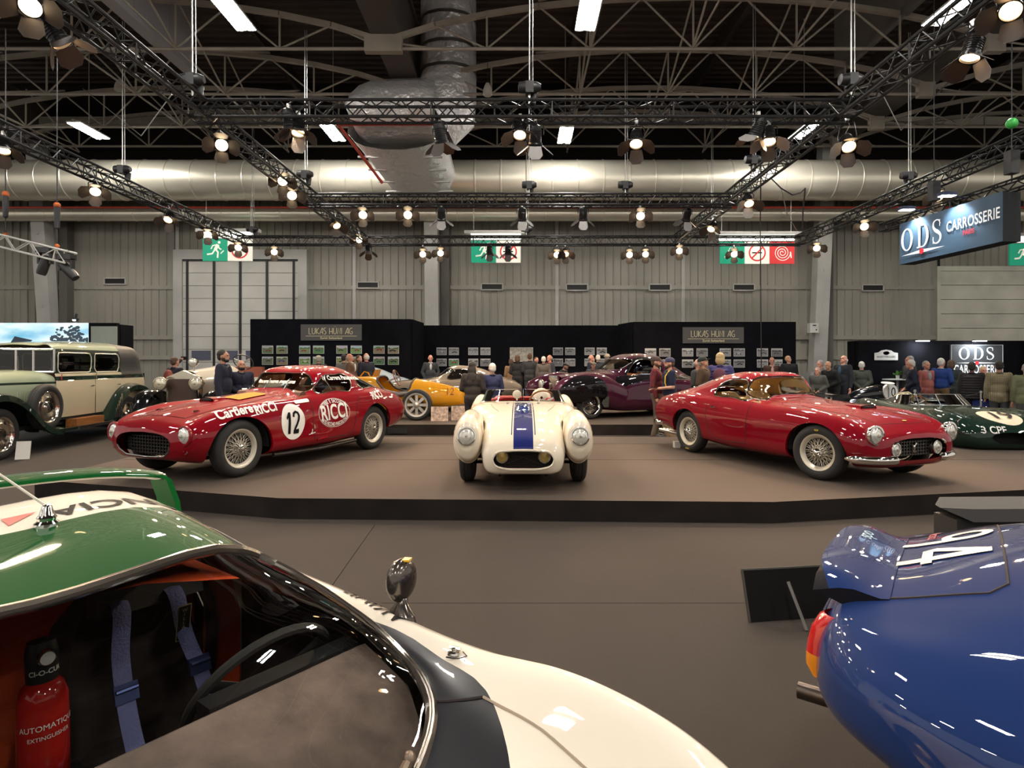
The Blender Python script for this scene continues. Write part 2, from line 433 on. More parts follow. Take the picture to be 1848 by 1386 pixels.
# main beams along the hall, purlins
for X in (-20.4, -3.62, 13.05):
    b = M(); b.box2((X-.3, 4, 10.75), (X+.3, WY-.3, 12.6)); b.box2((X-.42, 4, 10.62), (X+.42, WY-.3, 10.75)); b.box2((X-.4, 4, 12.5), (X+.4, WY-.3, 12.6))
    y = 5
    while y < 25: b.box((X, y, 11.6), (.66, .06, 1.7)); y += 2.65
    b.obj('roof_beam', beam_mat, kind='structure', smooth=0)
for i, X in enumerate((-28, -15, -9.2, 2, 7.4, 18.5, 24)):
    b = M(); b.box2((X-.09, 4, 13.0), (X+.09, WY-.3, 13.55)); b.obj('roof_purlin', mat('dark purlin', (.04, .028, .022), .7), kind='structure', smooth=0)
for i, yy in enumerate((13.4, 16.1, 18.8, 21.4, 24.0)):   # bow girders between the main beams
    for a, c in ((-37, -20.4), (-20.4, -3.62), (-3.62, 13.05), (13.05, 30)):
        b = M(); L = c-a; zb = 10.05 if i < 4 else 10.3; n_ = 12
        top = [V((a+L*t/n_, yy, zb+.15+1.25*(1-(2*t/n_-1)**2)**.8 if 0 < t < n_ else zb+.2)) for t in range(n_+1)]
        bot = [V((p.x, yy, zb)) for p in top]
        for p, q in zip(top, top[1:]): 
            d = q-p; T = MX.Rotation(-atan2(d.z, d.x), 4, 'Y'); b.box((p+q)/2, (d.length+.02, .12, .13), T)
        b.tube([bot[0], bot[-1]], .045, 6)
        for t in range(2, n_, 2): b.tube([bot[t], top[t]], .03, 5)
        for t in range(0, n_): b.tube([bot[t], top[t+1]] if t % 2 == 0 and t else [top[t], bot[t+1]], .028, 5)
        if a > -36 and c < 29:
            b.box((a+.25, yy, zb+.12), (.5, .2, .45)); b.box((c-.25, yy, zb+.12), (.5, .2, .45))
        b.obj('bow_girder', girder_mat, kind='structure', smooth=30)
for k_, xs in enumerate((-12.0, -9.2, 1.96, 4.7, 7.4, -17.6, 15.8, 18.5)):   # lengthways braces
    b = M(); ys = [13.4, 16.1, 18.8, 21.4, 24.0]
    for p, q in zip(ys, ys[1:]):
        b.tube([(xs, p, 10.08), (xs+(1.39 if k_ % 2 else -1.39), q, 11.35)], .035, 6); b.tube([(xs, q, 10.08), (xs, p, 11.4)], .03, 6)
    b.tube([(xs, 4, 10.06), (xs, 24, 10.06)], .03, 6); b.obj('roof_brace', girder_mat, kind='structure')
for px in (1690, 1430): pass
b = M(); b.box2((-10.1, 11.5, 10.55), (-9.95, 18.3, 13.5)); b.box2((-10.2, 11.5, 10.45), (-9.85, 18.35, 10.57))
for y in (12.5, 14, 15.5, 17): b.box((-9.95, y, 12), (.03, .015, 2.9))
b.obj('smoke_screen', mat('pale lavender sheet', (.40, .39, .41), .6), kind='structure', smooth=0)
b = M(); b.box2((10.3, 12.0, 10.9), (10.45, 19.5, 13.5)); b.obj('smoke_screen', mat('brown grey sheet', (.16, .145, .13), .6), kind='structure', smooth=0)
# eaves: dark board added to blacken the upper wall, light strip above the duct
b = M()
b.box2((-34, WY-.9, 11.6), (34, WY-.8, 11.95))
b.obj('trim_%d' % n, galv, kind='structure', smooth=0); n += 1
b = M(); b.box2((-34, WY-.4, 9.75), (34, WY-.3, 13.5)); b.obj('trim_%d' % n, mat('black eaves band', (.016, .013, .012), .9, spec=.1), kind='structure', smooth=0); n += 1
# round supply duct with seams
zc, yc, rd = 8.72, 23.3, .76
b = M(); b.lathe([(rd, z) for z in (-33, 33)], 40, tr(0, yc, zc) @ rot('Y', pi/2))
x = -33
while x < 33: b.lathe([(rd, -.035), (rd+.018, -.02), (rd+.018, .02), (rd, .035)], 40, tr(x, yc, zc) @ rot('Y', pi/2)); x += .98
o = b.obj('supply_duct', galv); tag(o, 'wide round galvanised air duct running the whole length of the back wall', 'duct')
b = M(); b.lathe([(.3, -33), (.3, 33)], 24, tr(0, 24.6, 7.75) @ rot('Y', pi/2)); x = -32.5
while x < 33: b.lathe([(.3, -.03), (.312, -.02), (.312, .02), (.3, .03)], 24, tr(x, 24.6, 7.75) @ rot('Y', pi/2)); x += 1.2
tag(b.obj('return_duct', galv), 'slim round air duct just under the wide one', 'duct')
b = M(); b.tube([(-33, 23.9, 7.82), (33, 23.9, 7.82)], .045, 8)
tag(b.obj('sprinkler_main', red_pipe), 'long straight red pipe under the wide duct', 'pipe')
# foil wrapped drop
t = thing('foil_duct', 'crumpled silver foil air duct dropping from the roof to the wide duct', 'duct', (0, 0, 0))
def sec(cx, cy, cz, ux, uy, uz, vx, vy, vz, rr=.25):
    U, W = V((ux, uy, uz)), V((vx, vy, vz)); c = V((cx, cy, cz))
    return [c+U*a+W*d for a, d in loop2([(1, 1-rr), (1-rr, 1), (-1+rr, 1), (-1, 1-rr), (-1, -1+rr), (-1+rr, -1), (1-rr, -1), (1, -1+rr)], 3)]
b = M(); b.rows([sec(-2.26, 19.5, z, .74, 0, 0, 0, .72, 0) for z in (13.5, 13, 12.2, 11.4, 10.9)]+[sec(-2.32, 19.5, 10.4, .8, 0, -.1, 0, .75, 0), sec(-2.4, 19.5, 9.9, .8, 0, -.45, 0, .75, .0), sec(-2.75, 19.5, 9.75, .55, 0, -.85, 0, .75, 0)], True)
b.obj('riser', foil, t)
b = M(); b.rows([sec(x, 19.6, z, 0, 0, h, 0, .95, 0) for x, z, h in ((-2.6, 9.85, .76), (-3.2, 9.85, .75), (-4.0, 9.82, .76), (-4.6, 9.8, .74), (-5.0, 9.72, .66), (-5.25, 9.65, .45), (-5.35, 9.6, .12))], True)
b.obj('elbow', foil, t)
b = M(); b.rows([sec(-4.0+.3*k/6, 19.5+3.3*k/6, 9.25-.55*k/6, 1.3-.2*k/6, 0, 0, 0, .12, .62) for k in range(7)], True)
b.obj('sloping_branch', foil, t)
for z in (12.6, 11.7, 10.95): b = M(); b.rows([sec(-2.26, 19.5, z+d, .755, 0, 0, 0, .735, 0) for d in (-.05, .05)], True); b.obj('band', steel, t)
for k in (1, 2.6, 4.2, 5.6): b = M(); b.box((-4.0+.3*k/6, 19.5+3.3*k/6, 8.60-.55*k/6), (2.9-.4*k/6, .08, .06)); b.obj('band', steel, t)
t = thing('sprinkler_branch', 'red pipe elbow dropping diagonally beside the foil duct', 'pipe', (0, 0, 0))
b = M(); b.tube([P(790, 223, 18.75), P(612, 224, 18.75)], .06, 8); b.tube([P(608, 222, 18.75), P(690, 330, 20.5)], .05, 8); b.ell(P(610, 223, 18.75), .09); b.obj('pipe_run', red_pipe, t)
for a, c in (((630, 262), (690, 264)), ((610, 256), (640, 257))):
    pass
# big sectional door
t = thing('door_1', '', 'door'); del t['label']; del t['category']; t['kind'] = 'structure'
x0, x1, zt = (318-CX)/FP*WY, (557-CX)/FP*WY, CH+(CY-452)/FP*WY; yd = WY-.16
b = M(); fw = .38
b.box2((x0, yd-.08, 0), (x0+fw, WY, zt-.42)); b.box2((x1-fw, yd-.08, 0), (x1, WY, zt-.42)); b.box2((x0, yd-.08, zt-.42), (x1, WY, zt)); b.obj('door_frame', panel_grey, t, smooth=0)
b = M(); z = .0; nn = 11; hz = (zt-.45)/nn
for k in range(nn): b.box2((x0+fw, yd, k*hz+.01), (x1-fw, yd+.05, (k+1)*hz-.012))
b.obj('door_panel', mat('door panel', (.60, .58, .53), .5, noise=(.8, .08)), t, smooth=0)
b = M(); b.box2((x0+fw, yd+.02, 0), (x1-fw, yd+.08, zt-.4)); b.obj('door_gap', mat('door joint', (.2, .19, .17), .8), t, smooth=0)
b = M()
for px in (342, 390, 437, 485, 533): X = (px-CX)/FP*WY; b.box2((X-.045, yd-.05, 0), (X+.045, yd, zt-.42))
b.box2((x0+fw, yd-.03, zt-.5), (x1-fw, yd, zt-.42))
b.obj('door_seal', black_paint, t, smooth=0)
for zc2 in (1.45+.5, 1.45-.42):
    for px0, px1 in ((350, 384), (400, 432), (447, 480)):
        X0, X1 = (px0-CX)/FP*WY, (px1-CX)/FP*WY
        b = M(); b.box2((X0, yd-.03, zc2-.2), (X1, yd-.005, zc2+.2)); b.obj('door_window', mat('blue grey pane', (.08, .09, .14), .15), t, smooth=0)
# shutter door at right
b = M(); X0 = (1692-CX)/FP*WY; z1 = CH+(CY-490)/FP*WY
for k in range(9): b.box2((X0, WY-.15, k*z1/9+.02), (X0+9, WY-.08, (k+1)*z1/9))
b.box2((X0-.15, WY-.2, 0), (X0, WY, z1)); b.box2((X0-.15, WY-.2, z1), (X0+9, WY, z1+.2))
b.obj('door_2', mat('ribbed shutter', (.48, .47, .40), .35, .4, noise=(1.2, .15)), kind='structure', smooth=0)
b = M(); X = (1700-CX)/FP*WY; b.tube([(X-.25, WY-.15, 0), (X-.25, WY-.15, 8)], .05, 6); b.obj('conduit', dark, kind='structure')
# vents
vm = mat('vent louvre', (.01, .01, .01), .7)
def vent(px, py, w_, h_, lab):
    X, Z = (px-CX)/FP*WY, CH+(CY-py)/FP*WY; t = thing('wall_vent', lab, 'vent', (X, WY-.06, Z), 0, 'dark vents on the back wall')
    a, c = w_/FP*WY/2, h_/FP*WY/2
    b = M(); b.box((0, 0, 0), (2*a, .06, 2*c)); b.obj('louvre', vm, t, smooth=0)
    b = M(); 
    for s in (-1, 1): b.box((s*a, -.02, 0), (.05, .08, 2*c+.05)); b.box((0, -.02, s*c), (2*a, .08, .05))
    b.obj('vent_frame', panel_grey, t, smooth=0)
for px, py, lab in ((210, 508, 'dark wall vent left of the big sectional door'), (665, 515, 'dark wall vent just right of the big sectional door'), (888, 518, 'dark wall vent below the exit and no smoking sign in the middle'), (1041, 519, 'dark wall vent first to the right of the middle exit sign'), (1190, 519, 'dark wall vent second to the right of the middle exit sign'), (1341, 519, 'dark wall vent under the red hose sign'), (1573, 520, 'dark wall vent below the hanging blue banner')): vent(px, py, 38, 11, lab)
vent(515, 386, 37, 11, 'dark wall vent high above the big sectional door')
# letter on the wall
vs, fs = text_mesh('K', .45, .01, wide=.6); flat(vs, fs, plane_T(P(917, 392, WY-.055), (1, 0, 0), (0, 0, 1)), 'bay_letter', black_mark); tag(bpy.data.objects['bay_letter'], 'black capital K painted high on the cladding', 'letter')
# twin tube light fittings in the roof grid
tube_on = mat('lit tube', (1, .97, .92), .4, emit=LAMP_TUBE, ecol=(1, .95, .88))
def fitting(X, Y, Z, lab):
    t = thing('roof_light', lab, 'light', (X, Y, Z), 0, 'twin tube lights under the roof')
    b = M(); b.box((0, 0, .06), (.1, 1.5, .1)); b.tube([(0, 0, .1), (0, 0, 13.4-Z)], .015, 6); b.obj('lamp_housing', girder_mat, t, smooth=0)
    b = M()
    for s in (-1, 1): b.box((s*.14, 0, .03), (.2, 1.46, .05))
    b.obj('reflector', mat('lamp reflector', (.8, .8, .78), .4), t, smooth=0)
    for s in (-1, 1):
        b = M(); b.box((s*.14, 0, -.005), (.15, 1.4, .02)); b.obj('tube', tube_on, t, smooth=0)
lights = {(-14.7, 20.5): 'twin tube light at the left above the duct', (-6.5, 13.6): 'big twin tube light nearest the pale screen at top left', (-6.4, 20.7): 'twin tube light beside the red pipe elbow', (1.6, 13.6): 'big twin tube light over the middle of the hall', (1.65, 20.9): 'small twin tube light over the middle of the hall', (9.75, 13.4): 'twin tube light seen through the right truss near the top', (9.8, 20.5): 'twin tube light seen through the right truss further down'}
for (X, Y), lab in lights.items(): fitting(X, Y, 9.55, lab)
for X in (-22.8, -14.7, -6.5, 1.6, 9.75, 17.9):
    for Y in (6.7, -.3, -7.3): fitting(X, Y, 9.55, 'twin tube roof light above the near part of the hall')
# ================= lighting rig =================
truss_black = mat('black truss', (.012, .012, .013), .4, 0)
truss_white = mat('white truss', (.62, .61, .58), .4)
TZ = 6.0
def truss(a, c, lab, s=.145, m=None, r=.03, name='lighting_truss'):
    a, c = V(a), V(c); d = (c-a).normalized(); u = d.cross(V((0, 0, 1))).normalized(); w_ = u.cross(d); L = (c-a).length; m = m or truss_black
    t = thing(name, lab, 'truss', a, 0, 'truss lengths of the lighting rig')
    cor = [(u*i+w_*j)*s for i, j in ((1, 1), (-1, 1), (-1, -1), (1, -1))]
    for q in cor: b = M(); b.tube([q, q+d*L], r, 8); b.obj('chord', m, t)
    b = M(); n = max(2, int(L/.26)); 
    for k in range(4):
        p, q = cor[k], cor[(k+1) % 4]
        for i in range(n):
            x, y = (p, q) if i % 2 else (q, p); b.tube([x+d*L*i/n, y+d*L*(i+1)/n], .012, 5, cap=False)
        for i in range(0, n+1, 8): b.tube([p+d*L*i/n, q+d*L*i/n], .014, 5, cap=False)
    b.obj('lattice', m, t); return t
LX, RX, OL, OR = -5.55, 5.68, -9.85, 10.05; D1, D2, D3 = 10.5, 16.2, 21.5
for a, c, l in (((LX, 4.2, TZ), (LX, D1-.16, TZ), 'black truss running from the top left corner to the first cross truss'), ((LX, D1+.16, TZ), (LX, D2-.16, TZ), 'black truss on the left between the first and second cross truss'), ((LX, D2+.16, TZ), (LX, D3-.16, TZ), 'black truss on the left behind the second cross truss'),
    ((RX, 4.2, TZ), (RX, D1-.16, TZ), 'black truss running from the top right to the first cross truss'), ((RX, D1+.16, TZ), (RX, D2-.16, TZ), 'black truss on the right between the first and second cross truss'), ((RX, D2+.16, TZ), (RX, D3-.16, TZ), 'black truss on the right behind the second cross truss'),
    ((LX-.16, D1, TZ), (RX+.16, D1, TZ), 'nearest black cross truss over the stage'), ((LX-.16, D2, TZ), (RX+.16, D2, TZ), 'middle black cross truss in front of the wide duct'), ((OL-.16, D3, TZ), (OR+.16, D3, TZ), 'farthest black cross truss in front of the exit signs'),
    ((OL, 7.5, TZ), (OL, D3-.16, TZ), 'outer black truss along the left side'), ((OR, 7.5, TZ), (OR, D3-.16, TZ), 'outer black truss along the right side')): truss(a, c, l)
lens_on = mat('lit stage lamp', (1, .8, .5), .3, emit=18, ecol=(1, .72, .42))
lens_dim = mat('stage lamp seen off axis', (1, .8, .5), .3, emit=8, ecol=(1, .62, .3))
can_mat = mat('black lamp can', (.02, .02, .021), .3, .5)
door_mat = mat('barn door', (.04, .028, .022), .5)
door_pale = mat('pale barn door', (.3, .29, .28), .5)
def spot_data():
    l = bpy.data.lights.new('stage_beam', 'SPOT'); l.energy = LAMP_SPOT; l.color = WARM; l.spot_size = R(62); l.spot_blend = .7; l.shadow_soft_size = .07; return l
SPOT = spot_data(); NC = [0]
def par(pos, aim, lab, on=True, hang=None, sz=1.0, doors=4, beam=True, pale=()):
    """stage lamp: lens at pos looking at aim, clamped to a truss above"""
    pos, aim = V(pos), V(aim); d = (aim-pos).normalized(); u = d.cross(V((0, 0, 1)))
    u = u.normalized() if u.length > .05 else V((1, 0, 0)); w_ = u.cross(d)
    T = MX(((u.x, w_.x, -d.x, 0), (u.y, w_.y, -d.y, 0), (u.z, w_.z, -d.z, 0), (0, 0, 0, 1)))   # local -z looks along d
    hz = TZ-.17 if hang is None else hang
    t = thing('stage_lamp', lab, 'lamp', pos, 0, 'stage lamps on the trusses')
    r = .115*sz
    b = M(); b.lathe([(r*.35, .34*sz), (r*.75, .32*sz), (r*.9, .26*sz), (r*.92, .05), (r*1.08, .03), (r*1.08, -.01), (r*.95, -.01), (r*.93, .03)], 20, T); b.lathe([(0, .35*sz), (r*.35, .34*sz)], 20, T)
    for k in range(6): b.lathe([(r*.93, .08+.03*k), (r*.99, .085+.03*k), (r*.93, .09+.03*k)], 20, T)
    b.obj('can', can_mat, t)
    b = M(); b.lathe([(0, .012), (r*.6, .008), (r*.92, .02)], 20, T); b.obj('lens', lens_on if on else lens_dim, t)
    c = T @ V((0, 0, .17*sz)); top = V((c.x, c.y, max(hz-pos.z, c.z+.2))); b = M()
    b.tube([c+u*r*1.2, c+u*r*1.25+V((0, 0, .12)), V((c.x, c.y, top.z-.06))+u*r*.9, V((c.x, c.y, top.z-.06))-u*r*.9, c-u*r*1.25+V((0, 0, .12)), c-u*r*1.2], .011, 6); b.tube([top-V((0, 0, .06)), top], .014, 6)
    b.obj('yoke', can_mat, t)
    b = M(); b.box(top+V((0, 0, .01)), (.05, .07, .08)); b.tube([top, top+V((.05, .02, -.1)), c+u*.05+V((0, 0, .1))], .006, 5); b.obj('clamp', steel, t, smooth=30)
    for k in range(doors):
        a = pi/2*k; Q = T @ rot('Z', a) @ tr(0, r*1.02, -.01) @ rot('X', R(-38 if k % 2 else -52)); hw = r*(1.0 if k % 2 else .85)
        b = M(); b.prism([(-hw, 0), (hw, 0), (hw*1.3, .17*sz), (hw*.7, .25*sz), (-hw*.7, .25*sz), (-hw*1.3, .17*sz)], .004, Q)
        b.obj('barn_door', door_pale if k in pale else door_mat, t, smooth=0)
    if beam:
        lo = bpy.data.objects.new('stage_beam', SPOT); COL.objects.link(lo); lo.parent = t
        lo.matrix_local = tr(*(d*.03)) @ T
    return t
def lamp_px(x, y, D, aim, lab, **k): return par(P(x, y, D), aim, lab, **k)
S0 = (0, 7.6, .6)
Lm = lamp_px
Lm(538, 240, 10.55, (-3.2, 8.4, .5), 'stage lamp with glowing rim near the left end of the nearest cross truss', on=False, pale=(2,))
Lm(524, 232, 10.6, (-3.6, 12, .2), 'dark stage lamp just left of the glowing one on the nearest cross truss', on=False, pale=(0,))
Lm(797, 258, 10.5, (-.6, 12.5, 0), 'stage lamp pointing down below the foil duct on the nearest cross truss', on=False)
Lm(938, 244, 10.5, (-.3, 7.6, .3), 'left stage lamp of the pair at the middle of the nearest cross truss', on=False)
Lm(966, 262, 10.5, (.3, 13, .3), 'right stage lamp of the pair at the middle of the nearest cross truss', on=False, pale=(0, 1, 2))
Lm(1148, 260, 10.5, (1.4, 7.6, .3), 'stage lamp right of the middle on the nearest cross truss, lens glowing', on=False)
Lm(1362, 246, 10.5, (2.6, 12, .2), 'tilted stage lamp with pale flap left of the right truss corner', on=False, pale=(1,))
Lm(1388, 256, 10.55, (3.6, 8, .4), 'stage lamp facing down beside the tilted one near the right corner', on=False, pale=(1, 3))
Lm(55, 12, 6.75, (-3.3, 2.5, 1.), 'big glaring stage lamp in the top left corner')
Lm(112, 78, 7.2, (-2.2, 9, .3), 'stage lamp with white flap below the glaring one at top left', on=False, pale=(0,))
Lm(400, 262, 11.2, (-2.6, 4, .6), 'bright stage lamp under the left end of the nearest cross truss')
Lm(510, 327, 14.1, (-2.6, 6.5, .6), 'upper bright stage lamp on the left truss in front of the wide duct')
Lm(527, 353, 14.7, (-1.4, 5.5, .6), 'lower bright stage lamp on the left truss in front of the wide duct')
Lm(608, 408, 18.3, (-2, 14, .2), 'small stage lamp half way along the left truss behind the middle cross truss', on=False)
Lm(655, 388, 16.2, (-3, 7.4, .6), 'leftmost bright stage lamp on the middle cross truss')
Lm(736, 388, 16.2, (-1.5, 6.2, .7), 'second bright stage lamp on the middle cross truss')
Lm(797, 397, 16.2, (-2.2, 19, 0), 'stage lamp turned away on the middle cross truss above the exit sign', on=False, pale=(2,))
Lm(942, 397, 16.2, (0, 19.5, 0), 'stage lamp turned away beside the letter K', on=False, pale=(2,))
Lm(1052, 397, 16.2, (1.8, 19, 0), 'stage lamp turned away at the right of the middle cross truss', on=False, pale=(2,))
Lm(1156, 390, 16.2, (2.2, 6.5, .7), 'rightmost bright stage lamp on the middle cross truss')
Lm(1238, 398, 16.6, (4, 20, 0), 'stage lamp pointing down where the right truss meets the middle cross truss', on=False, pale=(2,))
Lm(1283, 414, 18.0, (2.5, 14, .2), 'small stage lamp hanging from the right truss above the hose sign', on=False)
Lm(1352, 368, 14.6, (5.2, 10, .2), 'stage lamp with spread white flaps on the right truss', on=False, pale=(0, 2, 3))
Lm(1532, 265, 10.3, (4.4, 6.0, .4), 'stage lamp under the right corner of the nearest cross truss', on=False, pale=(3,))
Lm(1750, 105, 7.5, (4.2, 7.5, .5), 'stage lamp with white flap hanging low on the right truss near the top', on=False, pale=(2,))
Lm(1824, 20, 6.9, (2.2, 3.5, .8), 'amber stage lamp at the top right corner', on=False)
Lm(495, 455, 21.5, (-5, 12, .4), 'bright stage lamp on the farthest truss right of the left exit sign')
Lm(763, 459, 21.5, (-2.2, 11, .4), 'bright stage lamp first of the pair left of the middle exit sign')
Lm(795, 457, 21.5, (-1.4, 11, .4), 'bright stage lamp second of the pair left of the middle exit sign')
Lm(884, 458, 21.5, (-1, 24, 1), 'unlit stage lamp in front of the running man sign', on=False, beam=False)
Lm(917, 458, 21.5, (-.3, 24, 1), 'unlit stage lamp in front of the middle no smoking sign', on=False, beam=False)
Lm(1005, 460, 21.5, (.8, 12, .4), 'stage lamp right of the middle exit sign on the farthest truss')
Lm(1021, 459, 21.5, (2.2, 15, .4), 'dim stage lamp next to the lit one right of the middle exit sign', on=False)
Lm(1136, 460, 21.5, (2.6, 11, .4), 'bright stage lamp with open flaps, left one of the farthest truss right pair')
Lm(1165, 459, 21.5, (2.9, 12, .4), 'bright stage lamp with open flaps, right one of the farthest truss right pair')
Lm(1226, 453, 21.2, (3.4, 10, .4), 'bright stage lamp below the end of the right truss')
Lm(1325, 459, 21.5, (5.2, 11, .4), 'bright stage lamp in front of the right running man sign')
Lm(1474, 448, 20.6, (7, 12, .4), 'bright stage lamp right of the hose sign under the outer truss')
Lm(665, 455, 21.3, (-5, 20, 0), 'stage lamp hanging below the left truss end', on=False)
Lm(648, 433, 20.9, (-3.5, 11, .4), 'small bright stage lamp at the end of the left truss')
Lm(172, 346, 13.9, (-6.5, 8.5, .6), 'bright stage lamp on the outer left truss in front of the wide duct')
Lm(6, 272, 11.4, (-8, 9, .3), 'stage lamp with grey flap at the left edge of the picture', on=False, pale=(0,))
Lm(303, 397, 16.8, (-9, 12, .3), 'stage lamp below the middle of the outer left truss', on=False)
Lm(375, 423, 19, (-7, 12, .4), 'bright stage lamp left of the left exit sign')
Lm(430, 447, 20.9, (-6.4, 12, .4), 'bright stage lamp in front of the left no smoking sign')
Lm(1560, 409, 17.4, (6.4, 9, .5), 'bright stage lamp left of the hanging blue banner')
Lm(1692, 356, 14.3, (7, 9, .4), 'stage lamp above the hanging blue banner')
# chain hoists and hangers
hm = mat('hoist body', (.02, .02, .022), .4)
def hoist(x, y, top, lab):
    t = thing('chain_hoist', lab, 'hoist', (x, y, TZ+.2), 0, 'hoists above the trusses')
    b = M(); b.lathe([(0, -.2), (.09, -.19), (.1, -.1), (.1, .12), (.06, .2), (0, .2)], 14, tr(.0, 0, .22) @ rot('Y', pi/2)); b.box((0, 0, .2), (.14, .2, .2)); b.obj('motor', hm, t, smooth=40)
    b = M(); b.lathe([(.01, -.12), (.06, -.1), (.075, .05), (.08, .08)], 10, tr(.05, .12, .08)); b.obj('chain_bag', hm, t)
    b = M(); b.tube([(0, 0, .3), (0, 0, top-TZ-.2)], .012, 5); b.tube([(.06, 0, .2), (.05, 0, top-TZ-.2)], .007, 5); b.tube([(0, 0, .12), (0, 0, -.06)], .02, 6)
    b.obj('chain', steel, t)
for x, y, l in ((.2, D1, 'chain hoist over the middle of the nearest cross truss'), (LX, D1-.3, 'chain hoist over the left corner of the nearest cross truss'), (RX, D1-.3, 'chain hoist over the right corner of the nearest cross truss'), (.3, D2, 'chain hoist over the middle cross truss'), (LX+.1, 15.3, 'chain hoist on the left truss in front of the wide duct'), (RX-.1, 14.2, 'chain hoist on the right truss in front of the wide duct'), (OL, 14.9, 'chain hoist on the outer left truss'), (OR, 15.4, 'chain hoist on the outer right truss'), (.3, D3, 'chain hoist on the farthest truss beside the middle exit sign'), (6.95, D3, 'chain hoist on the farthest truss left of the hose sign'), (OL+.3, D3, 'chain hoist on the farthest truss over the left exit sign'), (2.9, D2, 'chain hoist on the right half of the middle cross truss')): hoist(x, y, 10.1, l)
def cable(pts, lab, r=.008, m=steel, cat='cable', name='steel_cable'): b = M(); b.tube(pts, r, 5); return tag(b.obj(name, m), lab, cat)
cable([P(1590, 165, 14), P(1626, 235, 15.4), P(1735, 125, 17.5)], 'steel bridle cable over the right outer truss', .012)
cable([P(150, 160, 17), P(255, 245, 15), P(310, 170, 13.5)], 'steel bridle cable over the left outer truss', .012)
cable([P(1374, 240, 15), P(1372, 400, 19), P(1374, 690, 19.2)], 'black power cable hanging straight down past the hose sign', .018, black_paint)
cable([P(1392, 322, 15), P(1410, 340, 15.2), P(1430, 352, 15.4), P(1445, 348, 15.6), P(1453, 340, 15.8)], 'black cable slung between the right trusses', .016, black_paint)
cable([P(1453, 340, 15.8), P(1449, 380, 18), P(1448, 412, 20.9)], 'black cable dropping to the farthest truss corner', .022, black_paint)
cable([P(1410, 340, 15.2), P(1420, 385, 18), P(1438, 416, 20.8)], 'grey cable looping down to the farthest truss corner', .012, steel)
# ================= stages =================
def slab(name, poly, z0, z1, top, side, kind='structure'):
    b = M(); n = len(poly); b.v = [V((x, y, z0)) for x, y in poly]+[V((x, y, z1)) for x, y in poly]
    b.f = [(i, (i+1) % n, n+(i+1) % n, n+i) for i in range(n)]+[tuple(range(n, 2*n))]; b.m = [1]*n+[0]
    return b.obj(name, [top, side], smooth=0, kind=kind)
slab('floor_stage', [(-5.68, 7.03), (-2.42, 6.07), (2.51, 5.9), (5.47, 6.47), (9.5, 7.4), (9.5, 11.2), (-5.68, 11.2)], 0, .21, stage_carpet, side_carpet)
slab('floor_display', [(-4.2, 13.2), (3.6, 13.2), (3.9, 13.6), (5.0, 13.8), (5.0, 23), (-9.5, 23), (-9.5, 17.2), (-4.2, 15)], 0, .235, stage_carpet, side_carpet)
b = M()
for q in (((-5.6, 8.5), (9.4, 8.5)), ((-5.6, 10.2), (9.4, 10.2))): b.tube([q[0]+(.2105,), q[1]+(.2105,)], .002, 4)
b.obj('trim_20', side_carpet, kind='structure')
# ================= booth walls, signs, banner =================
felt = mat('black felt wall', (.007, .007, .009), .95, noise=(3, .2), spec=.05)
grey_sign = mat('dark grey sign board', (.075, .072, .068), .6)
gold = mat('pale gold lettering', (.70, .62, .36), .4)
def panel(name, a, c, h, th=.12, m=None, z0=0):
    a, c = V((a[0], a[1], 0)), V((c[0], c[1], 0)); d = c-a; L = d.length; b = M(); b.box((0, 0, h/2), (L, th, h))
    o = b.obj(name, m or felt, smooth=0, kind='structure'); o.location = ((a.x+c.x)/2, (a.y+c.y)/2, z0); o.rotation_euler = (0, 0, atan2(d.y, d.x)); return o
def X(px, D): return (px-CX)/FP*D
LW, CW, RW = 20.0, 21.9, 20.6
lx0, lx1, cx0, cx1, rx0, rx1 = X(453, LW), X(741, LW), X(762, CW), X(1118, CW), X(1143, RW), X(1435, RW)
hl, hc, hr = CH+(CY-576)/FP*LW, CH+(CY-587)/FP*CW, CH+(CY-581)/FP*RW
panel('wall_booth_left', (lx0, LW), (lx1, LW), hl); panel('wall_booth_left', (lx1, LW+.07), (cx0, CW), hl)
panel('wall_booth_centre', (cx0-.1, CW+.12), (cx1+.1, CW+.12), hc); panel('wall_booth_right', (cx1, CW), (rx0, RW+.07), hr); panel('wall_booth_right', (rx0, RW), (rx1, RW), hr)
panel('wall_booth_left', (lx0+.06, LW+.1), (lx0+.06, LW+2), hl); panel('wall_booth_right', (rx1-.06, RW+.1), (rx1-.06, RW+2), hr)
def board(nm, lab, px, py, w_, h_, D, cat='sign', m=None):
    t = thing(nm, lab, cat, P(px, py, D)); b = M(); b.box((0, 0, 0), (w_/FP*D, .04, h_/FP*D)); b.obj('board', m or grey_sign, t, smooth=0); return t
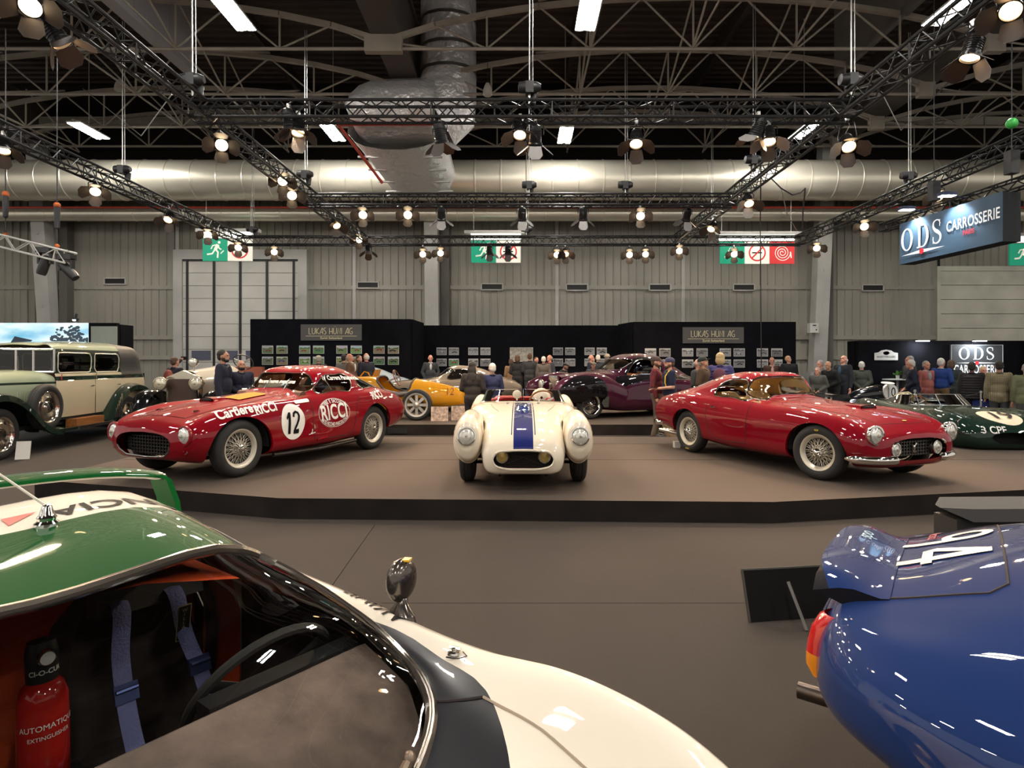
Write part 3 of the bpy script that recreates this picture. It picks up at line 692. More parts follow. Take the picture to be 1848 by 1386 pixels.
def gal_sign(px, py, D, lab):     # gold dealer sign, letters drawn as thin strokes
    t = board('gallery_sign', lab, px, py, 110, 29, D); s = D/FP
    T = plane_T((0, -.026, 0), (1, 0, 0), (0, 0, 1))
    G_ = {'L': ([[(0, 1), (0, 0), (.5, 0)]], .62), 'U': ([[(0, 1), (0, .35), (.08, .1), (.3, 0), (.52, .1), (.6, .35), (.6, 1)]], .8), 'K': ([[(0, 0), (0, 1)], [(.5, 1), (.05, .45), (.55, 0)]], .68), 'A': ([[(0, 0), (.5, 1), (.62, 1), (.62, 0)], [(.3, .3), (.6, .3)]], .8), 'S': ([[(.42, 1), (.12, 1), (.0, .8), (.1, .6), (.35, .45), (.45, .25), (.35, .0), (0, 0)]], .6), 'H': ([[(0, 0), (0, 1)], [(.6, 0), (.6, 1)], [(0, .42), (.6, .42)]], .8), 'N': ([[(0, 0), (0, 1), (.55, 0), (.55, 1)]], .72), 'I': ([[(.05, 0), (.05, 1)]], .25), 'G': ([[(.6, .95), (.35, 1), (.1, .8), (0, .5), (.1, .15), (.35, 0), (.62, .08), (.62, .42), (.36, .42)]], .78), ' ': ([], .5)}
    paths = []; x = 0
    for ch in 'LUKAS HUNI AG':
        g, wd = G_[ch]; paths += [[(x+a*.95, c) for a, c in q] for q in g]
        if ch == 'U' and x > 4: paths += [[(x+.15, 1.22), (x+.2, 1.22)], [(x+.4, 1.22), (x+.45, 1.22)]]
        x += wd
    sc = 80*s/x; vs, fs = stroke_mesh([[(a*sc-40*s, c*11*s-3*s) for a, c in q] for q in paths], 1.0*s); flat(vs, fs, T, 'lettering', gold, t)
    vs, fs = poly_mesh([(-46*s, -7*s), (46*s, -7*s), (46*s, -6.2*s), (-46*s, -6.2*s)]); flat(vs, fs, T, 'rule', gold, t)
    vs, fs = text_mesh('Zurich Switzerland', 5.2*s, .02); flat([(a, c-10.2*s) for a, c in vs], fs, T, 'lettering', gold, t)
gal_sign(598, 600, LW-.09, 'dark grey dealer sign with gold letters on the left black booth wall')
gal_sign(1287, 605, RW-.09, 'dark grey dealer sign with gold letters on the right black booth wall')
# car photographs pinned to the booth walls
random.seed(4)
pw = mat('photo border', (.6, .58, .54), .5)
def snap(px, py, D, lab, colour, w_=20, h_=14.5):
    t = thing('wall_photograph', lab, 'photograph', P(px, py, D), 0, 'car photographs on the black booth walls'); s = D/FP; a, c = w_*s/2, h_*s/2
    b = M(); b.box((0, 0, 0), (2*a, .012, 2*c)); b.obj('print_sheet', pw, t, smooth=0)
    r = random.random
    if colour: sky, gnd, bg = (.45+.2*r(), .5+.15*r(), .5+.2*r()), (.1+.25*r(), .2+.15*r(), .06+.12*r()), (.06+.1*r(), .12+.1*r(), .04); car = random.choice([(.5, .03, .03), (.5, .03, .03), (.05, .1, .35), (.6, .58, .5), (.03, .03, .03)])
    else:
        g = .35+.3*r(); sky, k = (g, g, g*.98), .2+.25*r(); gnd = (k, k, k); bg = (k*.4,)*3; q = random.choice([.03, .5, .1]); car = (q, q, q)
    b = M(); T = plane_T((0, -.008, 0), (1, 0, 0), (0, 0, 1)); e = .93; hz = c*(.1+.3*r())
    def poly(pts, mi, dy): b.mi = mi; b.add([T @ V((x, y, dy)) for x, y in pts], [tuple(range(len(pts)))])
    poly([(-a*e, hz), (a*e, hz), (a*e, c*e), (-a*e, c*e)], 0, 0); poly([(-a*e, -c*e), (a*e, -c*e), (a*e, hz), (-a*e, hz)], 1, 0)
    n = 7; poly([(-a*e, hz)]+[(a*e*2)*(i/n)-a*e+0 and ((a*e*2)*(i/n)-a*e, hz+c*.1+c*.4*r()) for i in range(n+1)]+[(a*e, hz)], 2, .001)
    cx_, cy_, sc = (r()-.5)*a*.4, -c*.35+c*.3*r(), a*(.45+.25*r()); fl = random.choice([-1, 1])
    car_p = [(-1, 0), (-.95, .25), (-.5, .34), (-.2, .6), (.3, .58), (.55, .33), (.9, .25), (1, 0)]
    poly([(cx_+fl*x*sc, cy_+y*sc*.7) for x, y in (car_p if fl > 0 else car_p)][::fl], 3, .002)
    for wx in (-.55, .58): poly([(cx_+fl*wx*sc+.17*sc*cos(2*pi*i/10), cy_+.17*sc*sin(2*pi*i/10)) for i in range(10)], 4, .003)
    ms = [mat('photo tone %d' % len(MATS), tuple(v*.8 for v in q), .5) for q in (sky, gnd, bg, car)]+[black_mark]; o = b.obj('picture', ms, t, smooth=0)
    return t
ords = ('first', 'second', 'third', 'fourth', 'fifth', 'sixth', 'seventh', 'eighth')
for row, yy in (('upper', 631), ('lower', 651)):
    for i, px in enumerate((483, 509, 550, 575, 617, 643, 684, 710)): snap(px, yy, LW-.075, '%s car photograph in the %s row on the left booth wall' % (ords[i], row), True)
    for i, px in enumerate((797, 819, 854, 876, 1007, 1029, 1064, 1086)): snap(px, yy+3, CW+.04, '%s car photograph in the %s row on the recessed middle wall' % (ords[i], row), i == 1 and row == 'lower', 18, 13.5)
    for i, px in enumerate((1174, 1200, 1241, 1267, 1309, 1334, 1376, 1402)): snap(px, yy+5, RW-.075, '%s car photograph in the %s row on the right booth wall' % (ords[i], row), False)
t = board('poster', 'faded beige poster on the recessed middle booth wall', 941, 640, 42, 26, CW+.03, 'poster', mat('aged poster paper', (.42, .39, .33), .7, noise=(14, .35)))
vs, fs = text_mesh('NÜRBURG', .17, .0); flat([(a, c+.17) for a, c in vs], fs, plane_T((0, -.025, 0), (1, 0, 0), (0, 0, 1)), 'lettering', mat('faded ink', (.2, .18, .16), .7), t)
# right hand booth
RB = 17.6; x0, x1 = X(1546, RB), X(1900, RB); hb = CH+(CY-615)/FP*RB
panel('wall_stand_right', (x0, RB), (x1, RB), hb); panel('wall_stand_right', (x0+.06, RB+.1), (x0+.06, RB+.5), hb); panel('wall_stand_right', (X(1826, RB), RB-.5), (X(1960, RB), RB-.5), hb+.35)
def serif_ods(s, wt=1.0):
    """O D S as thick-thin letters, unit height, advance returned"""
    vs, fs = [], []
    def ring(cx, a, b_, ta, tb, n=36):
        o = len(vs); 
        for i in range(n): th = 2*pi*i/n; vs.append((cx+a*cos(th), .5+b_*sin(th)))
        for i in range(n): th = 2*pi*i/n; vs.append((cx+(a-ta)*cos(th), .5+(b_-tb)*sin(th)))
        for i in range(n): fs.append((o+i, o+(i+1) % n, o+n+(i+1) % n, o+n+i))
    def quad(x0, y0, x1, y1): o = len(vs); vs.extend([(x0, y0), (x1, y0), (x1, y1), (x0, y1)]); fs.append((o, o+1, o+2, o+3))
    ring(.42, .42, .5, .16, .05)
    quad(1.22, 0, 1.37, 1); quad(1.12, 0, 1.5, .05); quad(1.12, .95, 1.5, 1)
    o = len(vs); n = 20
    for i in range(n+1): th = pi/2-pi*i/n; vs.append((1.5+.42*cos(th), .5+.5*sin(th)))
    for i in range(n+1): th = pi/2-pi*i/n; vs.append((1.5+.26*cos(th), .5+.45*sin(th)))
    for i in range(n): fs.append((o+i, o+i+1, o+n+2+i, o+n+1+i))
    sp = crom([(2.66, .80), (2.56, .96), (2.40, .985), (2.24, .90), (2.22, .74), (2.34, .58), (2.54, .46), (2.68, .30), (2.62, .10), (2.44, .015), (2.28, .05), (2.19, .22)], 5)
    k = len(sp)
    o = len(vs)
    for i, p in enumerate(sp):
        d = sp[min(i+1, k-1)]-sp[max(i-1, 0)]; d.normalize(); w_ = .05+.11*max(0, 1-abs(i/k-.5)*3.2)
        vs.extend([(p.x-d.y*w_/2, p.y+d.x*w_/2), (p.x+d.y*w_/2, p.y-d.x*w_/2)])
    fs.extend([(o+2*i, o+2*i+1, o+2*i+3, o+2*i+2) for i in range(k-1)]); quad(2.61, .70, 2.65, .98); quad(2.19, .02, 2.23, .30)
    return [((a-1.42)*s, (c-.5)*s) for a, c in vs], fs
sgn = mat('slate sign board', (.05, .055, .06), .5)
t = board('body_shop_sign', 'dark square sign with white letters on the stand wall behind the crowd', 1762, 661, 94, 78, RB-.1, m=sgn); s = RB/FP; T = plane_T((0, -.026, 0), (1, 0, 0), (0, 0, 1))
sgw = mat('white sign lettering', (.85, .86, .86), .4, emit=.25); sgr = mat('red sign lettering', (.7, .03, .04), .4)
vs, fs = serif_ods(22*s); flat([(a*1.05, c+23*s) for a, c in vs], fs, T, 'lettering', sgw, t)
vs, fs = text_mesh('CARROSSERIE', 21*s, .02, wide=.62, space=1.05); flat([(a, c-6*s) for a, c in vs], fs, T, 'lettering', sgw, t)
vs, fs = poly_mesh([(-37*s, 6*s), (0, 7.6*s), (37*s, 6*s), (0, 4.6*s)]); flat(vs, fs, T, 'rule', sgw, t); vs, fs = disk_mesh(3.5*s, 3.5*s, 20, (0, 6*s)); flat(vs, fs, T @ tr(0, 0, .002), 'emblem', sgr, t)
b = M(); b.tube([(-46*s, -.03, -38*s), (46*s, -.03, -38*s), (46*s, -.03, 38*s), (-46*s, -.03, 38*s)], .012, 4, closed=True); b.obj('sign_border', mat('sign edge', (.4, .4, .38), .5), t)
led = mat('cool white led', (.9, .95, 1), .4, emit=22)
for px, lab in ((1665, 'left white lamp strip on top of the stand wall'), (1768, 'right white lamp strip on top of the stand wall')):
    t = thing('wall_washer', lab, 'lamp', P(px, 616, RB-.35)); b = M(); b.box((0, 0, .03), (.36, .12, .03)); b.tube([(0, .06, .03), (0, .34, -.06)], .012, 5); b.obj('housing', steel, t, smooth=0); b = M(); b.box((0, 0, .008), (.34, .10, .012)); b.obj('diffuser', led, t, smooth=0)
    l = bpy.data.lights.new('washer_beam', 'AREA'); l.energy = 16; l.size = .3; l.size_y = .1; l.shape = 'RECTANGLE'; l.color = (.85, .93, 1); lo = bpy.data.objects.new('washer_beam', l); COL.objects.link(lo); lo.parent = t; lo.location = (0, .0, -.01); lo.rotation_euler = (R(25), 0, 0)
# rally plate
t = thing('rally_plate', 'white rally plate with red emblem on the stand wall', 'plate', P(1599, 641, RB-.08)); T = plane_T((0, -.012, 0), (1, 0, 0), (0, 0, 1))
pl = [(-21*s, -9*s), (21*s, -9*s), (21*s, 4*s), (14*s, 5*s), (9*s, 8.5*s), (0, 10*s), (-9*s, 8.5*s), (-14*s, 5*s), (-21*s, 4*s)]
b = M(); b.prism(pl, .012, plane_T((0, 0, 0), (1, 0, 0), (0, 0, 1))); b.obj('plate', mat('white plate', (.72, .72, .70), .4), t, smooth=0)
vs, fs = poly_mesh(loop2([(-6*s, 4*s), (0, 7*s), (6*s, 4*s), (4*s, 1.5*s), (-4*s, 1.5*s)], 4)); flat(vs, fs, T, 'emblem', sgr, t); vs, fs = text_mesh('VAL DE LOIRE CLASSIC', 4.6*s, .03, wide=.72); flat([(a, c-3*s) for a, c in vs], fs, T, 'lettering', mat('grey ink', (.25, .25, .26), .5), t)
# left light box stand
LBD = 15.0; xa, xb, xc = X(-60, LBD), X(163, LBD), X(213, LBD); hb = CH+(CY-583)/FP*LBD
panel('wall_stand_left', (xb, LBD), (xc, LBD), hb); panel('wall_stand_left', (xa, LBD+.14), (xb, LBD+.14), hb); panel('wall_stand_left', (xc-.06, LBD+.1), (xc-.06, LBD+.6), hb-.03)
lm = bpy.data.materials.new('light box picture'); lm.use_nodes = True; nt = lm.node_tree; bs = nt.nodes['Principled BSDF']; tc = nt.nodes.new('ShaderNodeTexCoord'); mp = nt.nodes.new('ShaderNodeMapping'); mp.inputs['Scale'].default_value = (.5, 1, 1.6); nz = nt.nodes.new('ShaderNodeTexNoise'); nz.inputs['Scale'].default_value = 1.3; nz.inputs['Detail'].default_value = 6
cr = nt.nodes.new('ShaderNodeValToRGB'); cr.color_ramp.elements[0].color = (.10, .36, .52, 1); cr.color_ramp.elements[0].position = .35; cr.color_ramp.elements[1].color = (.75, .85, .86, 1); cr.color_ramp.elements[1].position = .62
for a, c in ((tc.outputs['Object'], mp.inputs[0]), (mp.outputs[0], nz.inputs[0]), (nz.outputs[0], cr.inputs[0]), (cr.outputs[0], bs.inputs['Base Color']), (cr.outputs[0], bs.inputs['Emission Color'])): nt.links.new(a, c)
bs.inputs['Emission Strength'].default_value = .75
t = thing('light_box', 'backlit picture wall of sky and tree behind the cream limousine', 'display', ((xa+xb)/2, LBD, (hb+.6)/2)); b = M(); b.box((0, 0, 0), (xb-xa, .1, hb-.6)); b.obj('picture', lm, t, smooth=0)
T = plane_T((0, -.055, 0), (1, 0, 0), (0, 0, 1)); W2, H2 = (xb-xa)/2, (hb-.6)/2; random.seed(9)
def lbp(px, py): q = P(px, py, LBD); return (q.x-(xa+xb)/2, q.z-(hb+.6)/2)
sil = mat('backlit tree silhouette', (.03, .05, .07), .6, emit=.3, ecol=(.06, .09, .12)); b = M()
cx_, cy_ = lbp(128, 608)
for k in range(150): a, rr = random.random()*2*pi, sqrt(random.random()); x, y = cx_+rr*cos(a)*.46, cy_+rr*sin(a)*.27-(.06 if abs(cos(a)) > .7 else 0); q = .025+.04*random.random(); b.add([T @ V((min(x+q*cos(2*pi*i/6+k), W2-.01), min(y+q*.7*sin(2*pi*i/6+k), H2-.01), .001+k*2e-5)) for i in range(6)], [tuple(range(6))])
b.add([T @ V((p[0], p[1], .001)) for p in (lbp(84, 622), lbp(163, 622), lbp(163, 640), lbp(84, 640))], [(0, 1, 2, 3)]); b.obj('picture_tree', sil, t, smooth=0)
vs, fs = poly_mesh([lbp(16, 628), lbp(30, 607), lbp(62, 614), lbp(52, 624), lbp(20, 634)]); flat(vs, fs, T @ tr(0, 0, .003), 'picture_shape', mat('backlit dark shape', (.02, .03, .05), .6, emit=.2, ecol=(.05, .07, .10)), t)
vs, fs = poly_mesh([lbp(-60, 640), lbp(163, 636), lbp(163, 700), lbp(-60, 700)]); flat(vs, fs, T @ tr(0, 0, .0025), 'picture_ground', mat('backlit water', (.15, .25, .3), .6, emit=.5, ecol=(.25, .4, .5)), t)
t = thing('wall_washer', 'small lamp clipped on top of the light box wall', 'lamp', P(137, 578, LBD)); b = M(); b.ell((0, 0, .03), (.05, .1, .05), 10); b.tube([(0, .05, .0), (0, .1, -.1)], .01, 5); b.tube([(0, 0, .06), (.06, -.05, .16)], .03, 6); b.obj('lamp_head', black_paint, t); b = M(); b.ell((0, -.06, -.0), (.035, .04, .02), 8); b.obj('bulb', led, t)
tag(board('stand_screen', 'grey green lit panel beside the light box', 188, 614, 46, 50, LBD-.08, 'panel', mat('grey green panel', (.25, .28, .24), .5)), 'grey green panel between the light box and the black end wall', 'panel')
# exit signs
ex_g, ex_w, ex_r = mat('exit green', (.0, .26, .14), .4, emit=.32, ecol=(0, .36, .2)), mat('sign white', (.8, .77, .66), .4, emit=.35), mat('sign red', (.6, .03, .03), .4, emit=.28)
def exit_sign(px, py, n, lab, D=23.3):
    t = thing('exit_sign', lab, 'sign', P(px, py, D), 0, 'hanging safety signs'); s = D/FP; q = 45*s; x0 = -n*q/2
    b = M(); b.box((0, .06, q/2+.12), (n*q+.5, .3, .12)); b.tube([(-n*q/2+.1, .06, q/2+.1), (-n*q/2+.1, .06, 8.0-P(px, py, D).z)], .012, 4); b.tube([(n*q/2-.1, .06, q/2+.1), (n*q/2-.1, .06, 8.0-P(px, py, D).z)], .012, 4); b.obj('hanger', panel_grey, t, smooth=0)
    b = M(); b.box((0, .03, q/2-.05), (n*q, .12, .22)); b.obj('lamp_strip', mat('sign lamp', (1, .98, .85), .4, emit=1.6), t, smooth=0)
    T = plane_T((0, -.035, 0), (1, 0, 0), (0, 0, 1)); hgt = q*.98
    for k in range(n):
        c = x0+q*(k+.5); kind = 'gnr'[k] if n == 3 else 'gn'[k]
        b = M(); b.box((c, 0, -.16), (q-.02, .06, hgt-.1)); b.obj('sign_panel', {'g': ex_g, 'n': ex_w, 'r': ex_r}[kind], t, smooth=0); Tc = T @ tr(c, -.16, 0); u = q*.42
        if kind == 'g':
            b = M(); b.add([Tc @ V((a*u, e*u, 0)) for a, e in disk_mesh(.13, .13, 16, (.42, .72))[0]], [tuple(range(16))])
            vs, fs = stroke_mesh([([(.3, .52), (.02, .0)], .30), ([(.25, .5), (-.2, .42), (-.36, .1)], .12), ([(.3, .5), (.42, .15), (.62, .05)], .12), ([(.08, .05), (.3, -.2), (.26, -.75)], .16), ([(0, .02), (-.25, -.35), (-.75, -.42)], .15), ([(.55, -.35), (.85, -.05)], .1)], .1)
            b.add([Tc @ V((a*u, e*u, 0)) for a, e in vs], fs); b.obj('running_man', ex_w, t, smooth=0)
        elif kind == 'n':
            vs, fs = ring_mesh(.82*u, .82*u, .14*u, 32); v2, f2 = stroke_mesh([[(-.55*u, -.55*u), (.55*u, .55*u)]], .14*u)
            b = M(); b.add([Tc @ V((a, e, 0)) for a, e in vs], fs); b.add([Tc @ V((a, e, .001)) for a, e in v2], f2); b.obj('ban_ring', ex_r, t, smooth=0)
            v2, f2 = stroke_mesh([[(-.5*u, .0), (.45*u, .0)]], .12*u); b = M(); b.add([Tc @ V((a, e, -.001)) for a, e in v2], f2); v2, f2 = stroke_mesh([[(.3*u, .12*u), (.35*u, .3*u), (.25*u, .45*u)]], .06*u); b.add([Tc @ V((a, e, -.001)) for a, e in v2], f2); b.obj('cigarette', black_mark, t, smooth=0)
        else:
            pts = [((.08+.7*i/90)*u*cos(i*.21), (.08+.7*i/90)*u*sin(i*.21)) for i in range(91)]; vs, fs = stroke_mesh([pts], .07*u); b = M(); b.add([Tc @ V((a, e, 0)) for a, e in vs], fs)
            v2, f2 = stroke_mesh([[(.78*u, .1*u), (.86*u, -.5*u)]], .12*u); b.add([Tc @ V((a, e, 0)) for a, e in v2], f2); b.obj('hose_spiral', ex_w, t, smooth=0)
exit_sign(411, 444, 2, 'green running man and no smoking sign over the big sectional door'); exit_sign(895, 447, 2, 'green running man and no smoking sign in the middle of the hall'); exit_sign(1366, 449, 3, 'three panel sign ending in a red fire hose panel'); exit_sign(1866, 452, 2, 'green sign at the right edge behind the blue banner')
# hanging blue banner
A, B = V(P(1637, 440, 13.6)), V(P(1826, 404, 11.0)); A.z = B.z = (P(1637, 440, 13.6).z+P(1826, 404, 11.0).z)/2
zt1, zb1 = P(1637, 405, 13.6).z, P(1637, 478, 13.6).z
d = (B-A); d.z = 0; Lb = d.length; u = d.normalized(); ctr = (A+B)/2; ctr.z = (zt1+zb1)/2; hh = zt1-zb1
t = thing('hanging_banner', 'blue grey fabric banner with white letters hanging at top right', 'banner', ctr)
bm_ = mat('slate blue fabric', (.045, .085, .13), .7, noise=(1.2, .12)); nrm = V((u.y, -u.x, 0)); T0 = MX(((u.x, 0, nrm.x, 0), (u.y, 0, nrm.y, 0), (0, 1, 0, 0), (0, 0, 0, 1)))
b = M(); n = 24
b.rows([[T0 @ V((Lb*(i/n-.5), y*hh/2, .012*sin(i*1.7)*(y > 0)+.18)) for i in range(n+1)] for y in (-1, -.93, -.4, .2, .9, 1)]); b.obj('front_fabric', bm_, t)
b = M(); b.rows([[T0 @ V((Lb*(i/n-.5), y*hh/2, -.18)) for i in range(n+1)] for y in (-1, 1)]); 
for e in (-.5, .5): b.rows([[T0 @ V((Lb*e, y*hh/2, z)) for z in (-.18, .18)] for y in (-1, 1)])
b.rows([[T0 @ V((Lb*e, -hh/2, z)) for e in (-.5, .5)] for z in (-.18, .18)]); b.obj('back_fabric', mat('dark banner back', (.008, .012, .014), .8), t, smooth=0)
T1 = T0 @ tr(0, 0, .20); vs, fs = serif_ods(hh*.54); flat([(a*.84-Lb*.245, c+hh*.06) for a, c in vs], fs, T1, 'lettering', sgw, t)
vs, fs = text_mesh('CARROSSERIE', hh*.32, .012, wide=.68, space=1.05); flat([(a*.96+Lb*.25, c+hh*.08) for a, c in vs], fs, T1, 'lettering', sgw, t)
vs, fs = text_mesh('PARIS', hh*.15, .012, wide=.8); flat([(a+Lb*.22, c-hh*.14) for a, c in vs], fs, T1, 'lettering', sgr, t)
vs, fs = poly_mesh([(-Lb*.47, -hh*.31), (-Lb*.24, -hh*.26), (0, -hh*.31), (-Lb*.24, -hh*.34)]); flat(vs, fs, T1, 'rule', sgw, t); vs, fs = disk_mesh(hh*.07, hh*.07, 20, (-Lb*.24, -hh*.30)); flat(vs, fs, T1 @ tr(0, 0, .003), 'emblem', sgr, t)
tt = truss(V((A.x, A.y, zt1+.1))-u*.8, V((B.x, B.y, zt1+.1))+u*1.6, 'thin black truss carrying the blue banner', .09, None, .018)
for k, px in ((.2, 'left'), (.62, 'right')):
    q = V((A.x, A.y, zt1+.22))+d*k+nrm*.42; t = thing('banner_lamp', '%s white flood lamp over the blue banner' % px, 'lamp', q); b = M(); b.box((0, 0, .0), (.3, .16, .07)); b.tube([V((0, 0, 0)), -nrm*.42+V((0, 0, -.08))], .015, 5); b.obj('housing', mat('blue black housing', (.02, .03, .08), .4), t, smooth=0); b = M(); b.box((0, 0, -.04), (.27, .14, .01)); b.obj('diffuser', led, t, smooth=0)
    l = bpy.data.lights.new('flood_beam', 'SPOT'); l.energy = 130; l.color = (.8, .92, 1); l.spot_size = R(100); l.spot_blend = .6; l.shadow_soft_size = .08; lo = bpy.data.objects.new('flood_beam', l); COL.objects.link(lo); lo.parent = t; lo.location = (0, 0, -.06); tgt = -nrm*.35+V((0, 0, -.9)); lo.rotation_euler = tgt.to_track_quat('-Z', 'Y').to_euler()
for k in (0.3, 1.0):
    q = V((A.x, A.y, zt1+.15))+d*k; t = thing('motor_hoist', 'dark hoist block %s the blue banner truss' % ('near the middle of' if k < .5 else 'with green ball above the right end of'), 'hoist', q); b = M(); b.box((0, 0, .38), (.17, .17, .42)); b.tube([(0, 0, .55), (0, 0, 9.9-q.z)], .01, 5); b.tube([(0, 0, 0), (0, 0, .2)], .015, 5); b.obj('motor', black_paint, t, smooth=0)
    if k == 1.0: b = M(); b.ell((0, 0, 1.1), .1, 10); b.obj('marker_ball', mat('green ball', (.05, .45, .08), .4), t)
# white truss with moving heads
t = truss(P(-70, 417, 13.2), P(128, 466, 13.2), 'short white truss hanging at the left edge', .13, truss_white, .022)
for px, py, tl, lab in ((82, 466, .35, 'left black moving head lamp under the white truss'), (120, 478, -.75, 'right black moving head lamp tilted under the white truss')):
    t = thing('moving_head', lab, 'lamp', P(px, py-10, 13.2)); b = M(); b.box((0, 0, .05), (.3, .2, .12)); b.obj('base', hm, t, smooth=0); b = M(); 
    for s_ in (-1, 1): b.box((s_*.13, 0, -.12), (.04, .1, .26))
    b.box((0, 0, 0), (.3, .1, .03))
    b.obj('yoke', hm, t, smooth=0); T = tr(0, 0, -.2) @ rot('Y', tl) ; b = M(); b.lathe([(0, .14), (.09, .12), (.105, 0), (.1, -.24), (.085, -.3), (0, -.29)], 18, T); b.obj('lamp_head', hm, t)
for px, y0 in ((10, 420), (103, 440)):
    t = thing('chain_hoist', 'orange hook hoist above the %s of the white truss' % ('left part' if px < 50 else 'right end'), 'hoist', P(px, y0+8, 13.2)); b = M(); b.tube([(0, 0, 0), (0, 0, 4.6)], .012, 5); b.lathe([(0, .4), (.05, .45), (.06, .9), (0, .95)], 10); b.obj('chain', hm, t); b = M(); b.ell((0, 0, .95), .07, 8); b.ell((0, 0, .05), .05, 8); b.obj('hook', mat('orange hook', (.6, .14, .03), .4), t)
# fire cabinet and box beside the right column
t = thing('fire_cabinet', 'grey cabinet with red safety label beside the right booth wall', 'cabinet', P(1476, 690, 19.8)); t.location.z = 0; b = M(); b.box((0, 0, .65), (.72, .5, 1.3)); b.obj('cabinet_body', mat('cabinet grey', (.40, .41, .38), .5), t, smooth=0)
b = M(); b.box((-.02, -.255, .95), (.5, .01, .13)); b.obj('safety_label', ex_r, t, smooth=0); b = M()
for k in (-.18, -.02, .14): b.add([V((k-.02+.05*cos(2*pi*i/14), -.262, .95+.05*sin(2*pi*i/14))) for i in range(14)], [tuple(range(14))])
b.obj('label_symbol', ex_w, t, smooth=0)
t = thing('electric_box', 'small white electric box on the right column', 'box', P(1467, 592, 24.98)); b = M(); b.box((0, 0, 0), (.36, .25, .4)); b.obj('enclosure', mat('off white box', (.6, .6, .56), .4), t, smooth=0); b = M(); b.ell((.08, -.13, -.08), .03, 8); b.box((.0, -.13, .1), (.14, .02, .05)); b.obj('switch', black_paint, t)
# ================= motor car helpers =================
def paint(name, col, rough=.25, metal=0, fl=0):
    return mat(name, col, .55, metal, coat=1, spec=.05)
def RX_(s): return rot('Z', 0) if s > 0 else rot('Z', pi)
def wheel_parts(kind='wire', r=.345, w=.19, rim=.215, rimcol=None, n=20, spk=None):
    """one wheel, axis along local y, outer face +y; returns list of (name, M, material)"""
    rm = rimcol or mat('painted wire rim', (.62, .58, .48), .35, .5); out = []
    A = rot('X', -pi/2)      # lathe z -> +y
    h = w/2; ty = M(); rr = r-rim
    prof = [(rim-.012, -h*.72), (rim+rr*.25, -h*.97), (rim+rr*.55, -h), (r-.03, -h*.9), (r-.008, -h*.68), (r, -h*.4), (r, -h*.28), (r-.006, -h*.25), (r-.006, -h*.2), (r, -h*.17), (r, h*.17), (r-.006, h*.2), (r-.006, h*.25), (r, h*.28), (r, h*.4), (r-.008, h*.68), (r-.03, h*.9), (rim+rr*.55, h), (rim+rr*.25, h*.97), (rim-.012, h*.72)]
    ty.lathe(prof, 48, A); out.append(('tyre', ty, rubber))
    b = M()
    if kind == 'wire':
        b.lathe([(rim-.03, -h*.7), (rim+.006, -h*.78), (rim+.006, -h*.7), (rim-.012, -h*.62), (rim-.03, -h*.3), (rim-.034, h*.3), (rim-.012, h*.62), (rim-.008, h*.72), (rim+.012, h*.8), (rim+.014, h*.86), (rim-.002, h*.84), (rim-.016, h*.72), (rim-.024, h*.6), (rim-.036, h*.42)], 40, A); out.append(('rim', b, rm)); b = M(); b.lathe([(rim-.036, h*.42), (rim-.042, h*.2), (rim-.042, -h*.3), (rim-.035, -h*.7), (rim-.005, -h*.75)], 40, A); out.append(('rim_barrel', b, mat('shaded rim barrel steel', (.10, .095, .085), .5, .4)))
        b = M()
        for i in range(n):
            a = 2*pi*i/n
            for (hr, hy, ry, da) in ((.045, h*.95, -h*.05, .42), (.045, h*.95, -h*.05, -.42), (.05, h*.1, h*.35, .5), (.05, h*.1, h*.35, -.5)):
                a2 = a+(0 if hy > h*.5 else pi/n); b.tube([(hr*cos(a2), hy, hr*sin(a2)), ((rim-.036)*cos(a2+da), ry, (rim-.036)*sin(a2+da))], .003, 4, cap=False)
        out.append(('spokes', b, spk or rm))
        b = M(); b.lathe([(.052, -.02), (.055, h*.6), (.05, h*.98), (.042, h*1.05), (.036, h*1.12), (.02, h*1.28), (0, h*1.32)], 16, A)
        for a in (.6, .6+2*pi/3, .6+4*pi/3)[:2] if False else (.5, .5+pi): b.ell((.045*cos(a), h*1.12, .045*sin(a)), (.035, .012, .014), 8, rot('Y', -a))
        out.append(('knock_off', b, chrome))
        b = M(); b.lathe([(0, -h*.2), (.15, -h*.25), (.155, -h*.5), (0, -h*.5)], 24, A); out.append(('brake_drum', b, mat('brake drum', (.05, .045, .04), .6, .4)))
    elif kind == 'disc':
        b.lathe([(rim-.02, -h*.7), (rim+.01, h*.8), (rim+.004, h*.86), (rim-.015, h*.75), (rim-.03, h*.45), (rim*.72, h*.6), (rim*.62, h*.75), (rim*.4, h*.5), (rim*.36, h*.7), (rim*.3, h*.95), (.0, h*1.0)], 40, A); out.append(('rim', b, rm))
    elif kind == 'spoke8':
        b.lathe([(rim-.03, -h*.7), (rim+.012, h*.82), (rim+.006, h*.9), (rim-.03, h*.8), (rim-.04, h*.2), (rim-.05, -h*.6)], 40, A); b.lathe([(.07, -h*.2), (.075, h*.5), (.06, h*.8), (.03, h*1.1), (0, h*1.15)], 20, A)
        for i in range(8):
            a = 2*pi*i/8; d = V((cos(a), 0, sin(a))); e = V((-sin(a), 0, cos(a))); q0, q1 = d*.06, d*(rim-.035)
            b.rows([[q0+e*.028+V((0, y, 0)) for y in (h*.55,)]+[q0-e*.028+V((0, h*.55, 0)), q0-e*.028+V((0, 0, 0)), q0+e*.028], [q1+e*.036+V((0, h*.4, 0)), q1-e*.036+V((0, h*.4, 0)), q1-e*.036, q1+e*.036]], True)
        out.append(('rim', b, rm)); b = M(); b.lathe([(0, -h*.3), (.16, -h*.3), (.16, -h*.6), (0, -h*.6)], 24, A); out.append(('brake_drum', b, mat('brake drum', (.05, .045, .04), .6, .4)))
    return out
